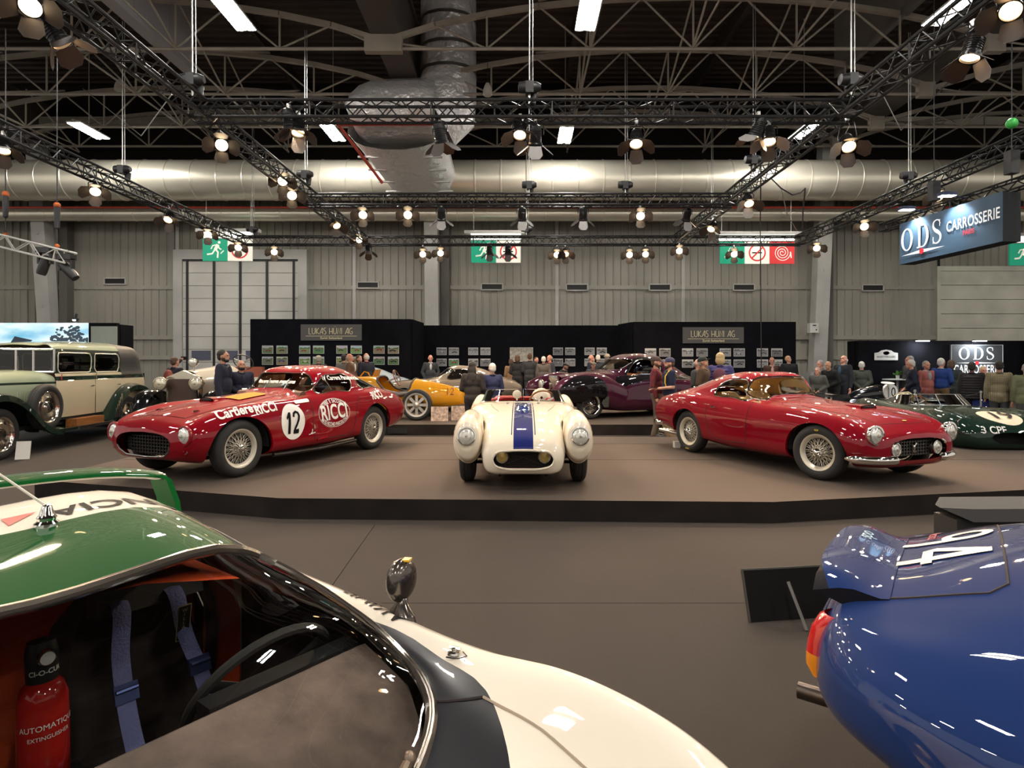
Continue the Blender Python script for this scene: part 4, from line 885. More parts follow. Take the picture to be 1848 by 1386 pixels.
def put_wheels(t, parts, places):
    """places: (x, y, z, steer); the tyre is the wheel, the rest are its sub-parts"""
    first = None
    for x, y, z, st in places:
        if first is None:
            o = parts[0][1].obj('wheel', parts[0][2], t); subs = [b.obj(n, m, o) for n, b, m in parts[1:]]; first = (o, subs)
        else:
            o = first[0].copy(); COL.objects.link(o)
            for s in first[1]: c = s.copy(); COL.objects.link(c); c.parent = o
        o.location = (x, y, z); o.rotation_euler = (0, 0, (0 if y > 0 else pi)+st)
def arch(xc, zc, a, b, ymin=.3):
    return lambda p: (sqrt(((p.x-xc)/a)**2+((p.z-zc)/b)**2)-1)*min(a, b) if abs(p.y) > ymin else max(.02, (ymin-abs(p.y))*.6)
def wells(t, spots, y0, y1, m=None):    # dark liners behind the wheel openings
    for xc, zc, a, b in spots:
        for s in (1, -1):
            q = M(); k = 20; pts = [(xc+a*cos(R(-4+188*i/k)), zc+b*sin(R(-4+188*i/k))) for i in range(k+1)]
            q.rows([[V((x, s*y1(x), z)) for x, z in pts], [V((x, s*y0, z)) for x, z in pts], [V((xc, s*y0, zc)) for x, z in pts]])
            q.obj('wheel_well', m or dark, t)
def underbody(t, sk, m=None, z=None):
    b = M(); L = [r[0] for r in sk.grid]; Rr = [r[-1] for r in sk.grid]
    b.rows([[l, (l+r)/2+V((0, 0, .0)), r] for l, r in zip(L, Rr)]); return b.obj('underbody', m or dark, t)
def cap_end(t, sk, i, m, name='tail_panel'):
    r = sk.grid[i]; b = M(); c = sum(r, V((0, 0, 0)))/len(r); b.rows([r, [c]*len(r)]); return b.obj(name, m, t)
def lampset(t, pos, d, r, bezel=chrome, glass=None, depth=.07, name='headlamp', bowl=True, rim=1.0):
    d = V(d).normalized(); u, w_ = frame(d); T = MX(((u.x, w_.x, d.x, pos[0]), (u.y, w_.y, d.y, pos[1]), (u.z, w_.z, d.z, pos[2]), (0, 0, 0, 1)))
    b = M(); b.lathe([(r*.75, -depth), (r*1.06*rim, -depth*.3), (r*1.12*rim, 0), (r*1.08*rim, .012), (r*.97, .014), (r*.93, .002)], 28, T); o = b.obj(name, bezel, t)
    b = M(); b.lathe([(r*.95, 0), (r*.8, r*.14), (r*.5, r*.24), (r*.2, r*.29), (0, r*.3)], 28, T); b.obj('lens', glass or lampglass, o)
    b = M(); b.lathe([(r*.16, 0), (r*.16, .02), (0, .024)], 12, T @ tr(0, 0, r*.27)); b.lathe([(r*.55, 0), (r*.57, .004), (r*.6, 0)], 24, T @ tr(0, 0, r*.21)); b.obj('lens_detail', mat('lens ring', (.55, .52, .42), .2, .6), o)
    return o
def steering(t, c, d, r, rimm, m2=None, n=3):
    d = V(d).normalized(); u, w_ = frame(d); T = MX(((u.x, w_.x, d.x, c[0]), (u.y, w_.y, d.y, c[1]), (u.z, w_.z, d.z, c[2]), (0, 0, 0, 1)))
    b = M(); b.tube([T @ V((r*cos(2*pi*i/32), r*sin(2*pi*i/32), 0)) for i in range(32)], .013, 8, closed=True); o = b.obj('steering_wheel', rimm, t)
    b = M()
    for k in range(n): a = pi/2+2*pi*k/n; b.tube([T @ V((0, 0, -.02)), T @ V((r*cos(a), r*sin(a), 0))], .008, 6, flat=2)
    b.lathe([(0, .01), (.035, 0), (.03, -.03)], 14, T); b.tube([T @ V((0, 0, -.02)), T @ V((0, 0, -.35))], .018, 6); b.obj('wheel_spokes', m2 or alu, o)
def seat(t, x, y, z, m, w_=.46, h=.55, d=.48, name='seat', tilt=12):
    b = M(); k = [(-.5, -.35), (-.42, .3), (-.25, .42), (0, .34), (.25, .42), (.42, .3), (.5, -.35)]
    b.rows([[V((x+dx, y+a*w_*s, z+c*.22+.02)) for a, c in k] for dx, s in ((d*.5, .8), (d*.47, .95), (d*.2, 1), (-d*.3, 1), (-d*.5, .95))])
    th = R(tilt)
    rows = []
    for q in range(8):
        f = q/7; s = (1, 1.04, 1.06, 1.05, 1.0, .93, .8, .5)[q]; rows.append([V((x-d*.5-sin(th)*f*h+(.07-abs(a)*.0)*(-c*1.2), y+a*w_*s, z+.05+f*h*cos(th))) for a, c in [(-.5, .9), (-.5, -.6), (-.38, -1.0), (-.2, -.6), (0, -.5), (.2, -.6), (.38, -1.0), (.5, -.6), (.5, .9)]])
    b.rows(rows, True); b.f.append(tuple(len(b.v)-9+i for i in range(9))); b.m.append(0)
    return b.obj(name, m, t)
def seam(bvh, pts, d, name, t, r=.0045, m=None, step=.03, off=.0):
    """shut line: 3-D polyline laid on the skin along direction d"""
    P_ = []
    for a, c in zip(pts, pts[1:]):
        a, c = V(a), V(c); k = max(1, int((c-a).length/step)); P_ += [a.lerp(c, i/k) for i in range(k)]
    P_.append(V(pts[-1])); q = [p for p in project(P_, bvh, None, V(d), off) if p is not None]
    b = M(); b.tube(q, r, 5); return b.obj(name, m or mat('shut line', (.015, .008, .008), .8), t)
def side_T(x, z, side=1, y=1.2, tilt=0):   # plane beside the car for decals; side=+1 left
    T = plane_T((x, side*y, z), (-side, 0, 0), (0, 0, 1)); return T @ rot('Z', tilt)
def arc_text(s, size, a, b, span, top=True, bold=.02, wide=1):
    vs, fs = text_mesh(s, size, bold, wide=wide); L = max(abs(p[0]) for p in vs)*2; out = []
    for x, y in vs:
        if top: th = pi/2-x/L*span; q = ((a+y)*cos(th), (b+y)*sin(th))
        else: th = -pi/2+x/L*span; q = ((a-y)*cos(th), (b-y)*sin(th))
        out.append(q)
    return out, fs
def carve(sk, t, pm, arches=(), wins=(), openings=(), body='body', lip=.03, lining=None):
    """cut wheel openings and windows out of the skin; builds body, lips, glass, trims; -> bvh of the whole skin"""
    bv = sk.bvh(); cur = sk
    for i, (nm, fn, gm, tm, r) in enumerate(wins):
        ins, cur, lp = cur.cut(fn)
        if ins.v and gm is not None: ins.obj(nm, gm, t)
        if lp and tm is not None: beads(lp, r, nm+'_trim' if nm else 'trim', tm, t)
    for fn in openings:
        _, cur, lp = cur.cut(fn)
    for fn in arches:
        _, cur, lp = cur.cut(fn)
        for l in lp: strip(l, lambda p: (0, -lip if p.y > 0 else lip, 0), 'arch_lip', pm, t)
    cur.obj(body, pm, t)
    if lining: ins, _, _ = cur.cut(lambda p: max(lining[1]-p.z, lining[2]-p.x, p.x-lining[3])); ins.obj('cabin_lining', lining[0], t, -.014)
    return bv
# ================= red racing coupe number 12 =================
red = paint('racing red', (.22, .0, .007), .22)
def red_coupe():
    C = (-3.51, 8.675); t = thing('racing_coupe', 'red racing coupe with number 12 roundel and sponsor lettering, left on the stage', 'car', (C[0], C[1], .21), atan2(-.915, -.40))
    rows = [
     (1.985, [(.22, .37), (.36, .39), (.46, .44), (.455, .49), (.40, .535), (.32, .56), (.22, .575), (.11, .58), (0, .585)]),
     (1.965, [(.25, .325), (.41, .35), (.53, .42), (.535, .50), (.475, .57), (.37, .60), (.25, .615), (.12, .625), (0, .63)]),
     (1.91, [(.35, .27), (.53, .30), (.65, .41), (.665, .53), (.60, .64), (.46, .665), (.30, .68), (.15, .69), (0, .695)]),
     (1.80, [(.42, .235), (.61, .27), (.715, .40), (.73, .56), (.645, .705), (.50, .71), (.33, .725), (.16, .745), (0, .75)]),
     (1.62, [(.48, .20), (.70, .25), (.775, .42), (.765, .62), (.655, .775), (.50, .755), (.34, .77), (.17, .795), (0, .805)]),
     (1.3, [(.50, .18), (.75, .26), (.81, .45), (.795, .68), (.67, .845), (.52, .81), (.36, .83), (.18, .855), (0, .865)]),
     (.9, [(.6, .20), (.79, .27), (.815, .48), (.79, .72), (.68, .87), (.54, .85), (.38, .88), (.19, .91), (0, .92)]),
     (.5, [(.66, .2), (.79, .27), (.815, .48), (.79, .73), (.70, .88), (.57, .89), (.4, .925), (.2, .95), (0, .96)]),
     (.2, [(.66, .2), (.79, .27), (.815, .48), (.80, .74), (.72, .885), (-.04, .60, .915), (-.02, .42, .955), (0, .2, .98), (0, 0, .985)]),
     (.09, [(.66, .2), (.79, .27), (.815, .48), (.80, .74), (.725, .888), (-.09, .63, .935), (-.01, .44, .99), (.01, .21, 1.005), (.02, 0, 1.01)]),
     (-.03, [(.66, .2), (.79, .27), (.815, .48), (.80, .74), (.73, .89), (-.08, .645, .945), (-.07, .535, 1.09), (-.01, .27, 1.135), (0, 0, 1.14)]),
     (-.19, [(.66, .2), (.79, .27), (.815, .48), (.80, .74), (.735, .89), (-.04, .655, .95), (-.03, .61, 1.08), (-.02, .50, 1.225), (.02, 0, 1.27)]),
     (-.32, [(.66, .2), (.79, .27), (.815, .48), (.80, .74), (.74, .89), (.66, .95), (.62, 1.08), (.515, 1.24), (0, 1.31)]),
     (-.62, [(.66, .22), (.785, .29), (.815, .48), (.80, .74), (.745, .89), (.665, .955), (.62, 1.085), (.50, 1.25), (0, 1.345)]),
     (-.95, [(.62, .22), (.78, .28), (.815, .48), (.805, .74), (.75, .895), (.66, .965), (.60, 1.08), (.47, 1.235), (0, 1.325)]),
     (-1.3, [(.56, .22), (.76, .28), (.82, .48), (.81, .74), (.745, .90), (.63, .965), (.55, 1.05), (.41, 1.155), (0, 1.235)]),
     (-1.7, [(.52, .26), (.72, .32), (.79, .50), (.775, .73), (.69, .885), (.57, .945), (.46, .985), (.28, 1.03), (0, 1.06)]),
     (-2.1, [(.48, .31), (.65, .37), (.72, .52), (.70, .70), (.61, .83), (.5, .87), (.37, .89), (.19, .905), (0, .91)]),
     (-2.32, [(.42, .36), (.56, .42), (.62, .54), (.60, .67), (.52, .76), (.42, .785), (.3, .795), (.15, .805), (0, .81)]),
     (-2.43, [(.3, .43), (.44, .48), (.48, .55), (.47, .63), (.4, .69), (.32, .71), (.22, .715), (.1, .72), (0, .72)]),
     (-2.46, [(.15, .5), (.22, .53), (.25, .56), (.24, .60), (.2, .63), (.16, .64), (.1, .645), (.05, .65), (0, .65)])]
    sk = loft(rows, 6, 6)
    ws = sdpoly(loop2([(-.57, .985), (-.3, 1.015), (0, 1.022), (.3, 1.015), (.57, .985), (.585, 1.02), (.53, 1.13), (.46, 1.21), (.2, 1.235), (-.2, 1.235), (-.46, 1.21), (-.53, 1.13), (-.585, 1.02)], 4))
    sw = sdpoly(loop2([(-.09, .975), (-.5, .972), (-.85, .985), (-.88, 1.03), (-.90, 1.16), (-.86, 1.195), (-.6, 1.20), (-.35, 1.19), (-.25, 1.14), (-.15, 1.05)], 4))
    rq = sdpoly(loop2([(-1.14, 1.15), (-1.10, 1.16), (-1.08, 1.10), (-1.09, 1.0), (-1.13, .985), (-1.4, .99), (-1.66, .975), (-1.5, 1.05), (-1.3, 1.11)], 4))
    gr = sdpoly([(-.41, .50), (-.46, .46), (-.42, .37), (-.32, .31), (0, .295), (.32, .31), (.42, .37), (.46, .46), (.41, .50), (.2, .535), (0, .545), (-.2, .535)])
    bead = mat('bright window bead', (.8, .77, .7), .15, 1)
    wins = [('windscreen', lambda p: max(ws(p.y, p.z), (p.x-.2)*.5, (-.5-p.x)*.5), window, bead, .008),
            ('side_window', lambda p: sw(p.x, p.z) if p.y > .3 else .05+(.3-p.y), window, bead, .008), ('side_window', lambda p: sw(p.x, p.z) if p.y < -.3 else .05+(.3+p.y), window, bead, .008),
            ('quarter_window', lambda p: rq(p.x, p.z) if p.y > .2 else .05+(.2-p.y), window, bead, .007), ('quarter_window', lambda p: rq(p.x, p.z) if p.y < -.2 else .05+(.2+p.y), window, bead, .007),
            ('', lambda p: gr(p.y, p.z) if p.x > 1.6 else .05+(1.6-p.x)*.2, None, mat('grille surround', (.25, .24, .23), .3, .8), .008)]
    bv = carve(sk, t, red, arches=(arch(1.28, .34, .435, .385), arch(-1.3, .34, .40, .40)), wins=wins, lining=(mat('tan leather', (.33, .13, .05), .5), .97, -1.5, .05))
    wells(t, ((1.28, .34, .44, .39), (-1.3, .34, .41, .405)), .42, lambda x: .74)
    # grille with egg-crate bars
    b = M()
    for i in range(6): z = .33+.038*i; hw = interp([(.30, .3), (.37, .42), (.46, .45), (.52, .36)], z); b.box((1.86-.0, 0, z), (.03, 2*hw, .008))
    for i in range(-8, 9): y = i*.05; z0 = interp([(0, .30), (.32, .32), (.42, .38), (.46, .45)], abs(y)); z1 = interp([(0, .54), (.2, .53), (.41, .50), (.46, .46)], abs(y)); b.box((1.865, y, (z0+z1)/2), (.03, .008, z1-z0))
    b.obj('grille', mat('grille bars', (.10, .095, .09), .35, .8), t, smooth=0)
    b = M(); b.box((1.72, 0, .43), (.01, .86, .22)); b.obj('grille_backing', dark, t, smooth=0)
    for s in (1, -1):
        lampset(t, (1.925, s*.60, .555), (1, s*.06, .05), .1, red, rim=1.08)
        lampset(t, (1.90, s*.60, .385), (1, s*.1, 0), .034, chrome, name='side_lamp', depth=.04)
    rimm = mat('cream wire rim', (.60, .55, .45), .35, .35)
    put_wheels(t, wheel_parts('wire', .345, .185, .225, rimm, 17), ((1.28, .675, .345, .0), (1.28, -.675, .345, .0), (-1.3, .665, .345, 0), (-1.3, -.665, .345, 0)))
    # cabin
    tan = mat('tan leather', (.33, .13, .05), .5); br = mat('brown trim', (.10, .045, .025), .6)
    b = M(); b.box2((-1.25, -.62, .3), (.35, .62, .34)); b.box2((-1.3, -.62, .3), (-1.2, .62, .88)); b.box2((.3, -.62, .3), (.4, .62, .85)); b.obj('cabin_floor', br, t, smooth=0)
    b = M(); b.tube([(.1, -.6, .92), (.05, 0, .95), (.1, .6, .92)], .06, 8); b.obj('dashboard', br, t)
    for s in (1, -1): seat(t, -.55, s*.3, .42, tan, .44, .55, .46)
    steering(t, (-.1, .3, .82), (-.88, 0, .47), .185, mat('wood rim', (.25, .10, .03), .3))
    for s in (1, -1):
        b = M(); b.box2((-1.2, s*.64, .4), (.2, s*.66, .92)); b.obj('door_lining', tan, t, smooth=0)
    for y, dx in ((-.12, 0), (.26, .0)): b = M(); b.tube([(.115, y, 1.0), (-.02, y*.95, 1.15)], .007, 5); b.obj('wiper', alu, t)
    b = M(); q = project([V((-.34-.02*i, 1.2, .975+.022*i+.0)) for i in range(11)], bv, None, V((0, -1, 0)), .004); b.tube([V((-.28, .655, .98)), V((-.20, .555, 1.185))] if False else [p for p in project([V((-.42, 1.2, .98)), V((-.36, 1.2, 1.08)), V((-.30, 1.2, 1.175))], bv, None, V((0, -1, 0)), .006)], .008, 6); b.obj('vent_pillar', bead, t)
    # seams
    dn = (0, -1, 0)
    seam(bv, [(.12, 1.2, .90), (.13, 1.2, .55), (.10, 1.2, .34), (-.2, 1.2, .31), (-.62, 1.2, .31), (-.74, 1.2, .42), (-.80, 1.2, .7), (-.93, 1.2, .95)], dn, 'door_seam', t)
    for s in (1, -1): seam(bv, [(.22, s*.42, 2), (1.0, s*.45, 2), (1.75, s*.40, 2)], (0, 0, -1), 'bonnet_seam', t)
    seam(bv, [(1.75, -.40, 2), (1.79, 0, 2), (1.75, .40, 2)], (0, 0, -1), 'bonnet_seam', t)
    b = M()
    for s in (1, -1):
        for x in (1.55,): p = project([V((x, s*.32, 2))], bv, None, V((0, 0, -1)), .004)[0]; b.tube([p+V((-.05, 0, 0)), p+V((-.02, 0, .012)), p+V((.04, 0, .006))], .010, 6); b.tube([p+V((0, -.03, .004)), p+V((0, .03, .004))], .007, 6)
    b.obj('bonnet_catch', chrome, t)
    # scoop, vents, mirror-less badge
    b = M(); T = plane_T((1.05, 0, 2), (0, 1, 0), (-1, 0, 0)) @ MX.Identity(4)
    p = project([V((1.15, 0, 2))], bv, None, V((0, 0, -1)), 0)[0]
    b.rows([[p+V((dx, y, z)) for y, z in ((-.13, -.01), (-.11, h*.7), (-.06, h), (0, h*1.05), (.06, h), (.11, h*.7), (.13, -.01))] for dx, h in ((.0, .045), (-.12, .05), (-.3, .04), (-.5, .0))]); b.obj('bonnet_scoop', red, t)
    b = M(); b.ell(p+V((.0, 0, .018)), (.012, .10, .022), 16); b.obj('scoop_mouth', dark, t)
    dv, df = poly_mesh([(-.14, -.22), (-.11, -.27), (.11, -.27), (.14, -.22), (.14, .24), (-.14, .20)]); Tt = plane_T((.78, 0, 3), (0, -1, 0), (1, 0, 0))
    decal(dv, df, bv, plane_T((.72, .17, 3), (0, -1, 0), (1, 0, 0)), 'yellow_plate', mat('mustard panel', (.42, .19, .02), .8, spec=.1), t, .012, label='mustard yellow panel on bonnet')
    # lettering, left and right sides
    v_, f_ = disk_mesh(.205, .235); L = lambda nm, vf, x, z, m, off=.006, tilt=0, side=1: decal(vf[0], vf[1], bv, side_T(x, z, side, 1.2, tilt), nm, m, t, off)
    L('roundel', (v_, f_), .50, .60, white_mark, .004)
    one = ([(-.118, .06), (-.075, .125), (-.04, .125), (-.055, -.155), (-.10, -.155), (-.083, .055), (-.105, .03)], [tuple(range(7))])
    L('race_number', one, .50, .60, black_mark, .008)
    two = stroke_mesh([([(.005, .06), (.015, .105), (.05, .125), (.085, .11), (.10, .07), (.09, .02), (.06, -.04), (.03, -.09), (.012, -.13)], .034)], .03); v2 = two[0]+[(0, -.115), (.09, -.095), (.095, -.135), (.085, -.16), (-.005, -.16)]; n0 = len(two[0])
    L('race_number', (v2, two[1]+[tuple(range(n0, n0+5))]), .50, .60, black_mark, .008)
    L('lettering', text_mesh('RICCI', .30, .02, wide=.75, shear=-.05), -.30, .665, white_mark, .006, R(3))
    L('lettering_outline', ring_mesh(.33, .205, .006), -.30, .66, white_mark, .005)
    L('lettering', arc_text('CARTIERE  E  SACCHETTIFICI', .07, .295, .165, 2.3, True, .025, .8), -.30, .66, white_mark)
    L('lettering', arc_text('CASTELVECCHIO PASCOLI ITALIA', .07, .295, .165, 2.3, False, .025, .8), -.30, .66, white_mark)
    FT = lambda x: plane_T((x, 1.5, 1.05), (-1, 0, .10), (0, -.32, .947))
    for tx, x in (('Cartiere', 1.37), ('RICCI', .93)): v_, f_ = text_mesh(tx, .17, .03, wide=.84); decal(v_, f_, bv, FT(x), 'lettering', white_mark, t, .006)
    L('lettering', text_mesh('RICCI', .155, .025, wide=.8), -1.35, .86, white_mark, .006, R(5))
    vb, fb = poly_mesh(rrect(-.13, -.022, .13, .022, .02)); L('side_flash', (vb, fb), .28, .855, white_mark, .006, R(3))
    L('badge', stroke_mesh([[(-.06, -.02), (.06, .0)], [(.0, -.02), (.01, .05)], [(-.02, .0), (.03, -.01)]], .01), .16, .42, white_mark)
    Tr = plane_T((-.16, .02, 3), (0, 1, 0), (-1, 0, 0)); fr = text_mesh('vincere nuova mexicana', .085, .03, wide=.85)
    decal(warp(fr[0], lambda x, y: (x, y)), fr[1], bv, plane_T((.6, 0, 1.262), (0, 1, 0), (-.25, 0, .97)), 'roof_lettering', white_mark, t, .005)
    rr = text_mesh('IV Carrera Panamericana', .10, .03, wide=.9); decal(rr[0], rr[1], bv, plane_T((-.75, 1.2, 1.275), (-1, 0, 0), (0, -.2, 1)), 'roof_lettering', white_mark, t, .005)
    # sill pipe and mechanicals below
    b = M(); b.tube([(.75, .72, .19), (-.1, .73, .17), (-.9, .70, .19)], .028, 8); b.obj('side_exhaust', mat('dark exhaust', (.05, .045, .04), .4, .8), t)
    b = M(); b.lathe([(.0, .0), (.03, .005), (.035, .02)], 14, tr(.05, .80, .30) @ rot('X', pi/2)); b.tube([(.05, .80, .31), (-.15, .81, .325)], .022, 8); b.obj('sill_duct', red, t)
    b = M(); b.tube([(1.28, -.6, .3), (1.28, .6, .3)], .03, 6); b.tube([(-1.3, -.6, .34), (-1.3, .6, .34)], .04, 6); b.obj('axle', dark, t)
    return t
red_coupe()
# ================= red grand tourer, right of the stage =================
def pod(rows, nu=5, n=28, e=1.0):
    """closed ring skin along x: rows (x, yc, zc, ry, rz)"""
    g = [crom([(r[0], r[1], r[2]) for r in rows], nu), crom([(r[0], r[3], r[4]) for r in rows], nu)]; sk = Skin()
    for c, q in zip(*g):
        for j in range(n):
            a = 2*pi*j/n; ca, sa = cos(a), sin(a); sk.v.append(V((c.x, c.y+q.y*abs(ca)**e*(1 if ca > 0 else -1), c.z+q.z*abs(sa)**e*(1 if sa > 0 else -1))))
    k = len(g[0])
    for i in range(k-1):
        for j in range(n): a, b = i*n+j, i*n+(j+1) % n; sk.f.append((a, a+n, b+n, b))
    return sk.calc_normals()
def mirror_skin(s):
    return Skin([V((p.x, -p.y, p.z)) for p in s.v], [V((p.x, -p.y, p.z)) for p in s.n], [f[::-1] for f in s.f])
def red_gt():
    C = (3.756, 8.406); t = thing('grand_tourer', 'glossy red fastback grand tourer with chrome bumpers and tan cabin, right on the stage', 'car', (C[0], C[1], .21), atan2(-.930, .3677))
    rows = [
     (1.90, [(.20, .30), (.34, .32), (.44, .37), (.45, .43), (.40, .49), (.32, .52), (.22, .535), (.11, .54), (0, .54)]),
     (1.875, [(.26, .25), (.42, .275), (.56, .34), (.58, .45), (.52, .54), (.40, .575), (.26, .59), (.13, .60), (0, .60)]),
     (1.80, [(.34, .215), (.53, .245), (.665, .34), (.69, .48), (.62, .60), (.46, .63), (.30, .65), (.15, .66), (0, .665)]),
     (1.68, [(.40, .20), (.61, .24), (.735, .36), (.755, .53), (.67, .675), (.50, .695), (.33, .715), (.16, .73), (0, .735)]),
     (1.45, [(.46, .19), (.69, .24), (.785, .40), (.79, .59), (.68, .755), (.52, .755), (.35, .775), (.17, .795), (0, .80)]),
     (1.19, [(.50, .18), (.74, .25), (.80, .42), (.80, .63), (.68, .795), (.53, .785), (.36, .81), (.18, .835), (0, .84)]),
     (.85, [(.58, .18), (.77, .25), (.80, .44), (.795, .65), (.69, .81), (.55, .815), (.38, .845), (.19, .865), (0, .87)]),
     (.5, [(.66, .18), (.775, .25), (.805, .44), (.795, .66), (.695, .815), (.57, .84), (.4, .87), (.2, .885), (0, .89)]),
     (.2, [(.66, .18), (.775, .25), (.805, .44), (.795, .66), (.70, .818), (.61, .85), (.42, .885), (.2, .90), (0, .905)]),
     (.10, [(.66, .18), (.775, .25), (.805, .44), (.795, .66), (.705, .82), (-.06, .63, .865), (0, .44, .905), (.01, .21, .92), (.02, 0, .925)]),
     (0, [(.66, .18), (.775, .25), (.805, .44), (.795, .66), (.71, .822), (-.06, .64, .872), (-.05, .535, 1.0), (-.01, .27, 1.055), (0, 0, 1.06)]),
     (-.13, [(.66, .18), (.775, .25), (.805, .44), (.795, .66), (.715, .822), (-.04, .645, .88), (-.03, .59, 1.02), (-.02, .48, 1.16), (.01, 0, 1.205)]),
     (-.24, [(.66, .18), (.775, .25), (.805, .44), (.795, .66), (.715, .824), (.648, .88), (.60, 1.02), (.49, 1.175), (0, 1.23)]),
     (-.45, [(.66, .19), (.775, .26), (.805, .44), (.795, .66), (.72, .828), (.65, .885), (.60, 1.02), (.48, 1.175), (0, 1.248)]),
     (-.75, [(.62, .2), (.77, .27), (.805, .45), (.80, .67), (.73, .835), (.65, .895), (.575, 1.02), (.45, 1.15), (0, 1.228)]),
     (-1.19, [(.54, .22), (.75, .28), (.81, .47), (.805, .69), (.73, .86), (.62, .92), (.515, 1.0), (.37, 1.08), (0, 1.14)]),
     (-1.6, [(.50, .26), (.71, .32), (.785, .50), (.78, .70), (.70, .865), (.56, .915), (.44, .95), (.27, .985), (0, 1.0)]),
     (-1.95, [(.46, .30), (.65, .36), (.735, .52), (.73, .69), (.64, .815), (.52, .85), (.39, .87), (.2, .885), (0, .89)]),
     (-2.18, [(.42, .33), (.58, .39), (.66, .53), (.65, .66), (.57, .745), (.46, .77), (.33, .785), (.16, .79), (0, .79)]),
     (-2.26, [(.32, .40), (.46, .45), (.52, .53), (.51, .62), (.44, .67), (.36, .69), (.26, .70), (.13, .70), (0, .70)]),
     (-2.28, [(.12, .5), (.2, .52), (.23, .55), (.22, .58), (.18, .6), (.14, .61), (.1, .615), (.05, .62), (0, .62)])]
    sk = loft(rows, 6, 6)
    ws = sdpoly(loop2([(-.585, .90), (-.3, .93), (0, .938), (.3, .93), (.585, .90), (.595, .94), (.545, 1.05), (.46, 1.145), (.2, 1.175), (-.2, 1.175), (-.46, 1.145), (-.545, 1.05), (-.595, .94)], 4))
    sw = sdpoly(loop2([(.0, .892), (-.35, .892), (-.66, .897), (-.71, .905), (-.715, .96), (-.68, 1.05), (-.60, 1.105), (-.45, 1.14), (-.25, 1.145), (-.17, 1.135), (-.10, 1.03), (-.02, .92)], 4))
    rw = sdpoly(loop2([(-1.0, .36), (-.98, 0), (-1.0, -.36), (-1.1, -.40), (-1.5, -.42), (-1.58, 0), (-1.5, .42), (-1.1, .40)], 4))
    gr = sdpoly(rrect(-.44, .325, .44, .51, .085))
    wins = [('windscreen', lambda p: max(ws(p.y, p.z), (p.x-.2)*.5, (-.5-p.x)*.5), window, chrome, .017),
            ('side_window', lambda p: sw(p.x, p.z) if p.y > .3 else .05+(.3-p.y), window, chrome, .012), ('side_window', lambda p: sw(p.x, p.z) if p.y < -.3 else .05+(.3+p.y), window, chrome, .012),
            ('rear_window', lambda p: rw(p.x, p.y) if p.z > .9 else .1, window, chrome, .008),
            ('', lambda p: gr(p.y, p.z) if p.x > 1.6 else .05+(1.6-p.x)*.2, None, chrome, .012)]
    paintm = paint('deep rosso', (.20, .0, .008), .2)
    bv = carve(sk, t, paintm, arches=(arch(1.19, .33, .415, .34), arch(-1.19, .33, .37, .345)), wins=wins, lining=(mat('cream tan leather', (.78, .54, .26), .5), .885, -1.5, .05))
    wells(t, ((1.19, .33, .42, .345), (-1.19, .33, .375, .35)), .42, lambda x: .74)
    b = M()
    for i in range(5): b.box((1.80, 0, .345+.036*i), (.03, .86, .009))
    for i in range(-9, 10): b.box((1.805, i*.045, .418), (.03, .009, .17))
    b.obj('grille', mat('dark alloy grille', (.22, .21, .19), .35, .9), t, smooth=0)
    b = M(); b.box((1.74, 0, .425), (.01, .84, .16)); b.obj('grille_backing', dark, t, smooth=0)
    b = M(); b.ell((1.84, 0, .43), (.012, .018, .035), 10); b.tube([(1.84, .01, .40), (1.84, .03, .375)], .008, 6); b.tube([(1.84, -.01, .40), (1.84, -.005, .37)], .008, 6); b.tube([(1.84, .015, .45), (1.84, .03, .475), (1.84, .045, .465)], .009, 6); b.tube([(1.84, -.015, .44), (1.84, -.04, .465)], .006, 6); b.obj('grille_badge', chrome, t)
    for s in (1, -1):
        lampset(t, (1.845, s*.605, .585), (1, s*.04, .04), .092, chrome, depth=.10, rim=1.1)
        lampset(t, (1.865, s*.335, .42), (1, 0, 0), .072, chrome, depth=.05, name='fog_lamp')
        lampset(t, (1.815, s*.585, .395), (1, s*.2, .1), .034, chrome, depth=.04, name='side_lamp')
        b = M(); pth = [(1.62, s*.795, .32), (1.70, s*.77, .318), (1.79, s*.69, .316), (1.86, s*.58, .315), (1.90, s*.42, .315), (1.90, s*.34, .315)]
        c = crom(pth, 5); rr_ = [.012]+[.042]*(len(c)-2)+[.02]; 
        b.tube(c, [.02+.03*min(1, i/6, (len(c)-1-i)/3) for i in range(len(c))], 12); b.obj('front_bumper', chrome, t)
        b = M(); c = crom([(-1.75, s*.80, .40), (-1.95, s*.76, .40), (-2.15, s*.66, .40), (-2.27, s*.45, .40)], 5); b.tube(c, [.015+.032*min(1, i/5, (len(c)-1-i)/3) for i in range(len(c))], 12); b.obj('rear_bumper', chrome, t)
        b = M(); b.tube([(-1.7, s*.45, .2), (-2.35, s*.45, .22)], .03, 10); b.tube([(-1.7, s*.37, .2), (-2.35, s*.37, .22)], .03, 10); b.obj('exhaust', alu, t)
    rimm = mat('champagne wire rim', (.62, .56, .44), .35, .4)
    put_wheels(t, wheel_parts('wire', .325, .18, .205, rimm, 17), ((1.19, .675, .325, .18), (1.19, -.675, .325, .18), (-1.19, .665, .325, 0), (-1.19, -.665, .325, 0)))
    tan = mat('cream tan leather', (.78, .54, .26), .5); 
    b = M(); b.box2((-.95, -.62, .25), (.35, .62, .29)); b.box2((-1.6, -.6, .80), (-.85, .6, .83)); b.box2((.3, -.62, .25), (.4, .62, .8)); b.obj('cabin_floor', tan, t, smooth=0)
    b = M(); b.rows([[V((-.86, y, .3)) for y in (-.6, 0, .6)], [V((-1.0, y, .85)) for y in (-.6, 0, .6)]]); b.obj('rear_bulkhead', tan, t)
    b = M(); b.tube([(.1, -.6, .82), (.03, 0, .86), (.1, .6, .82)], .06, 8); b.obj('dashboard', mat('black dash', (.02, .02, .02), .5), t)
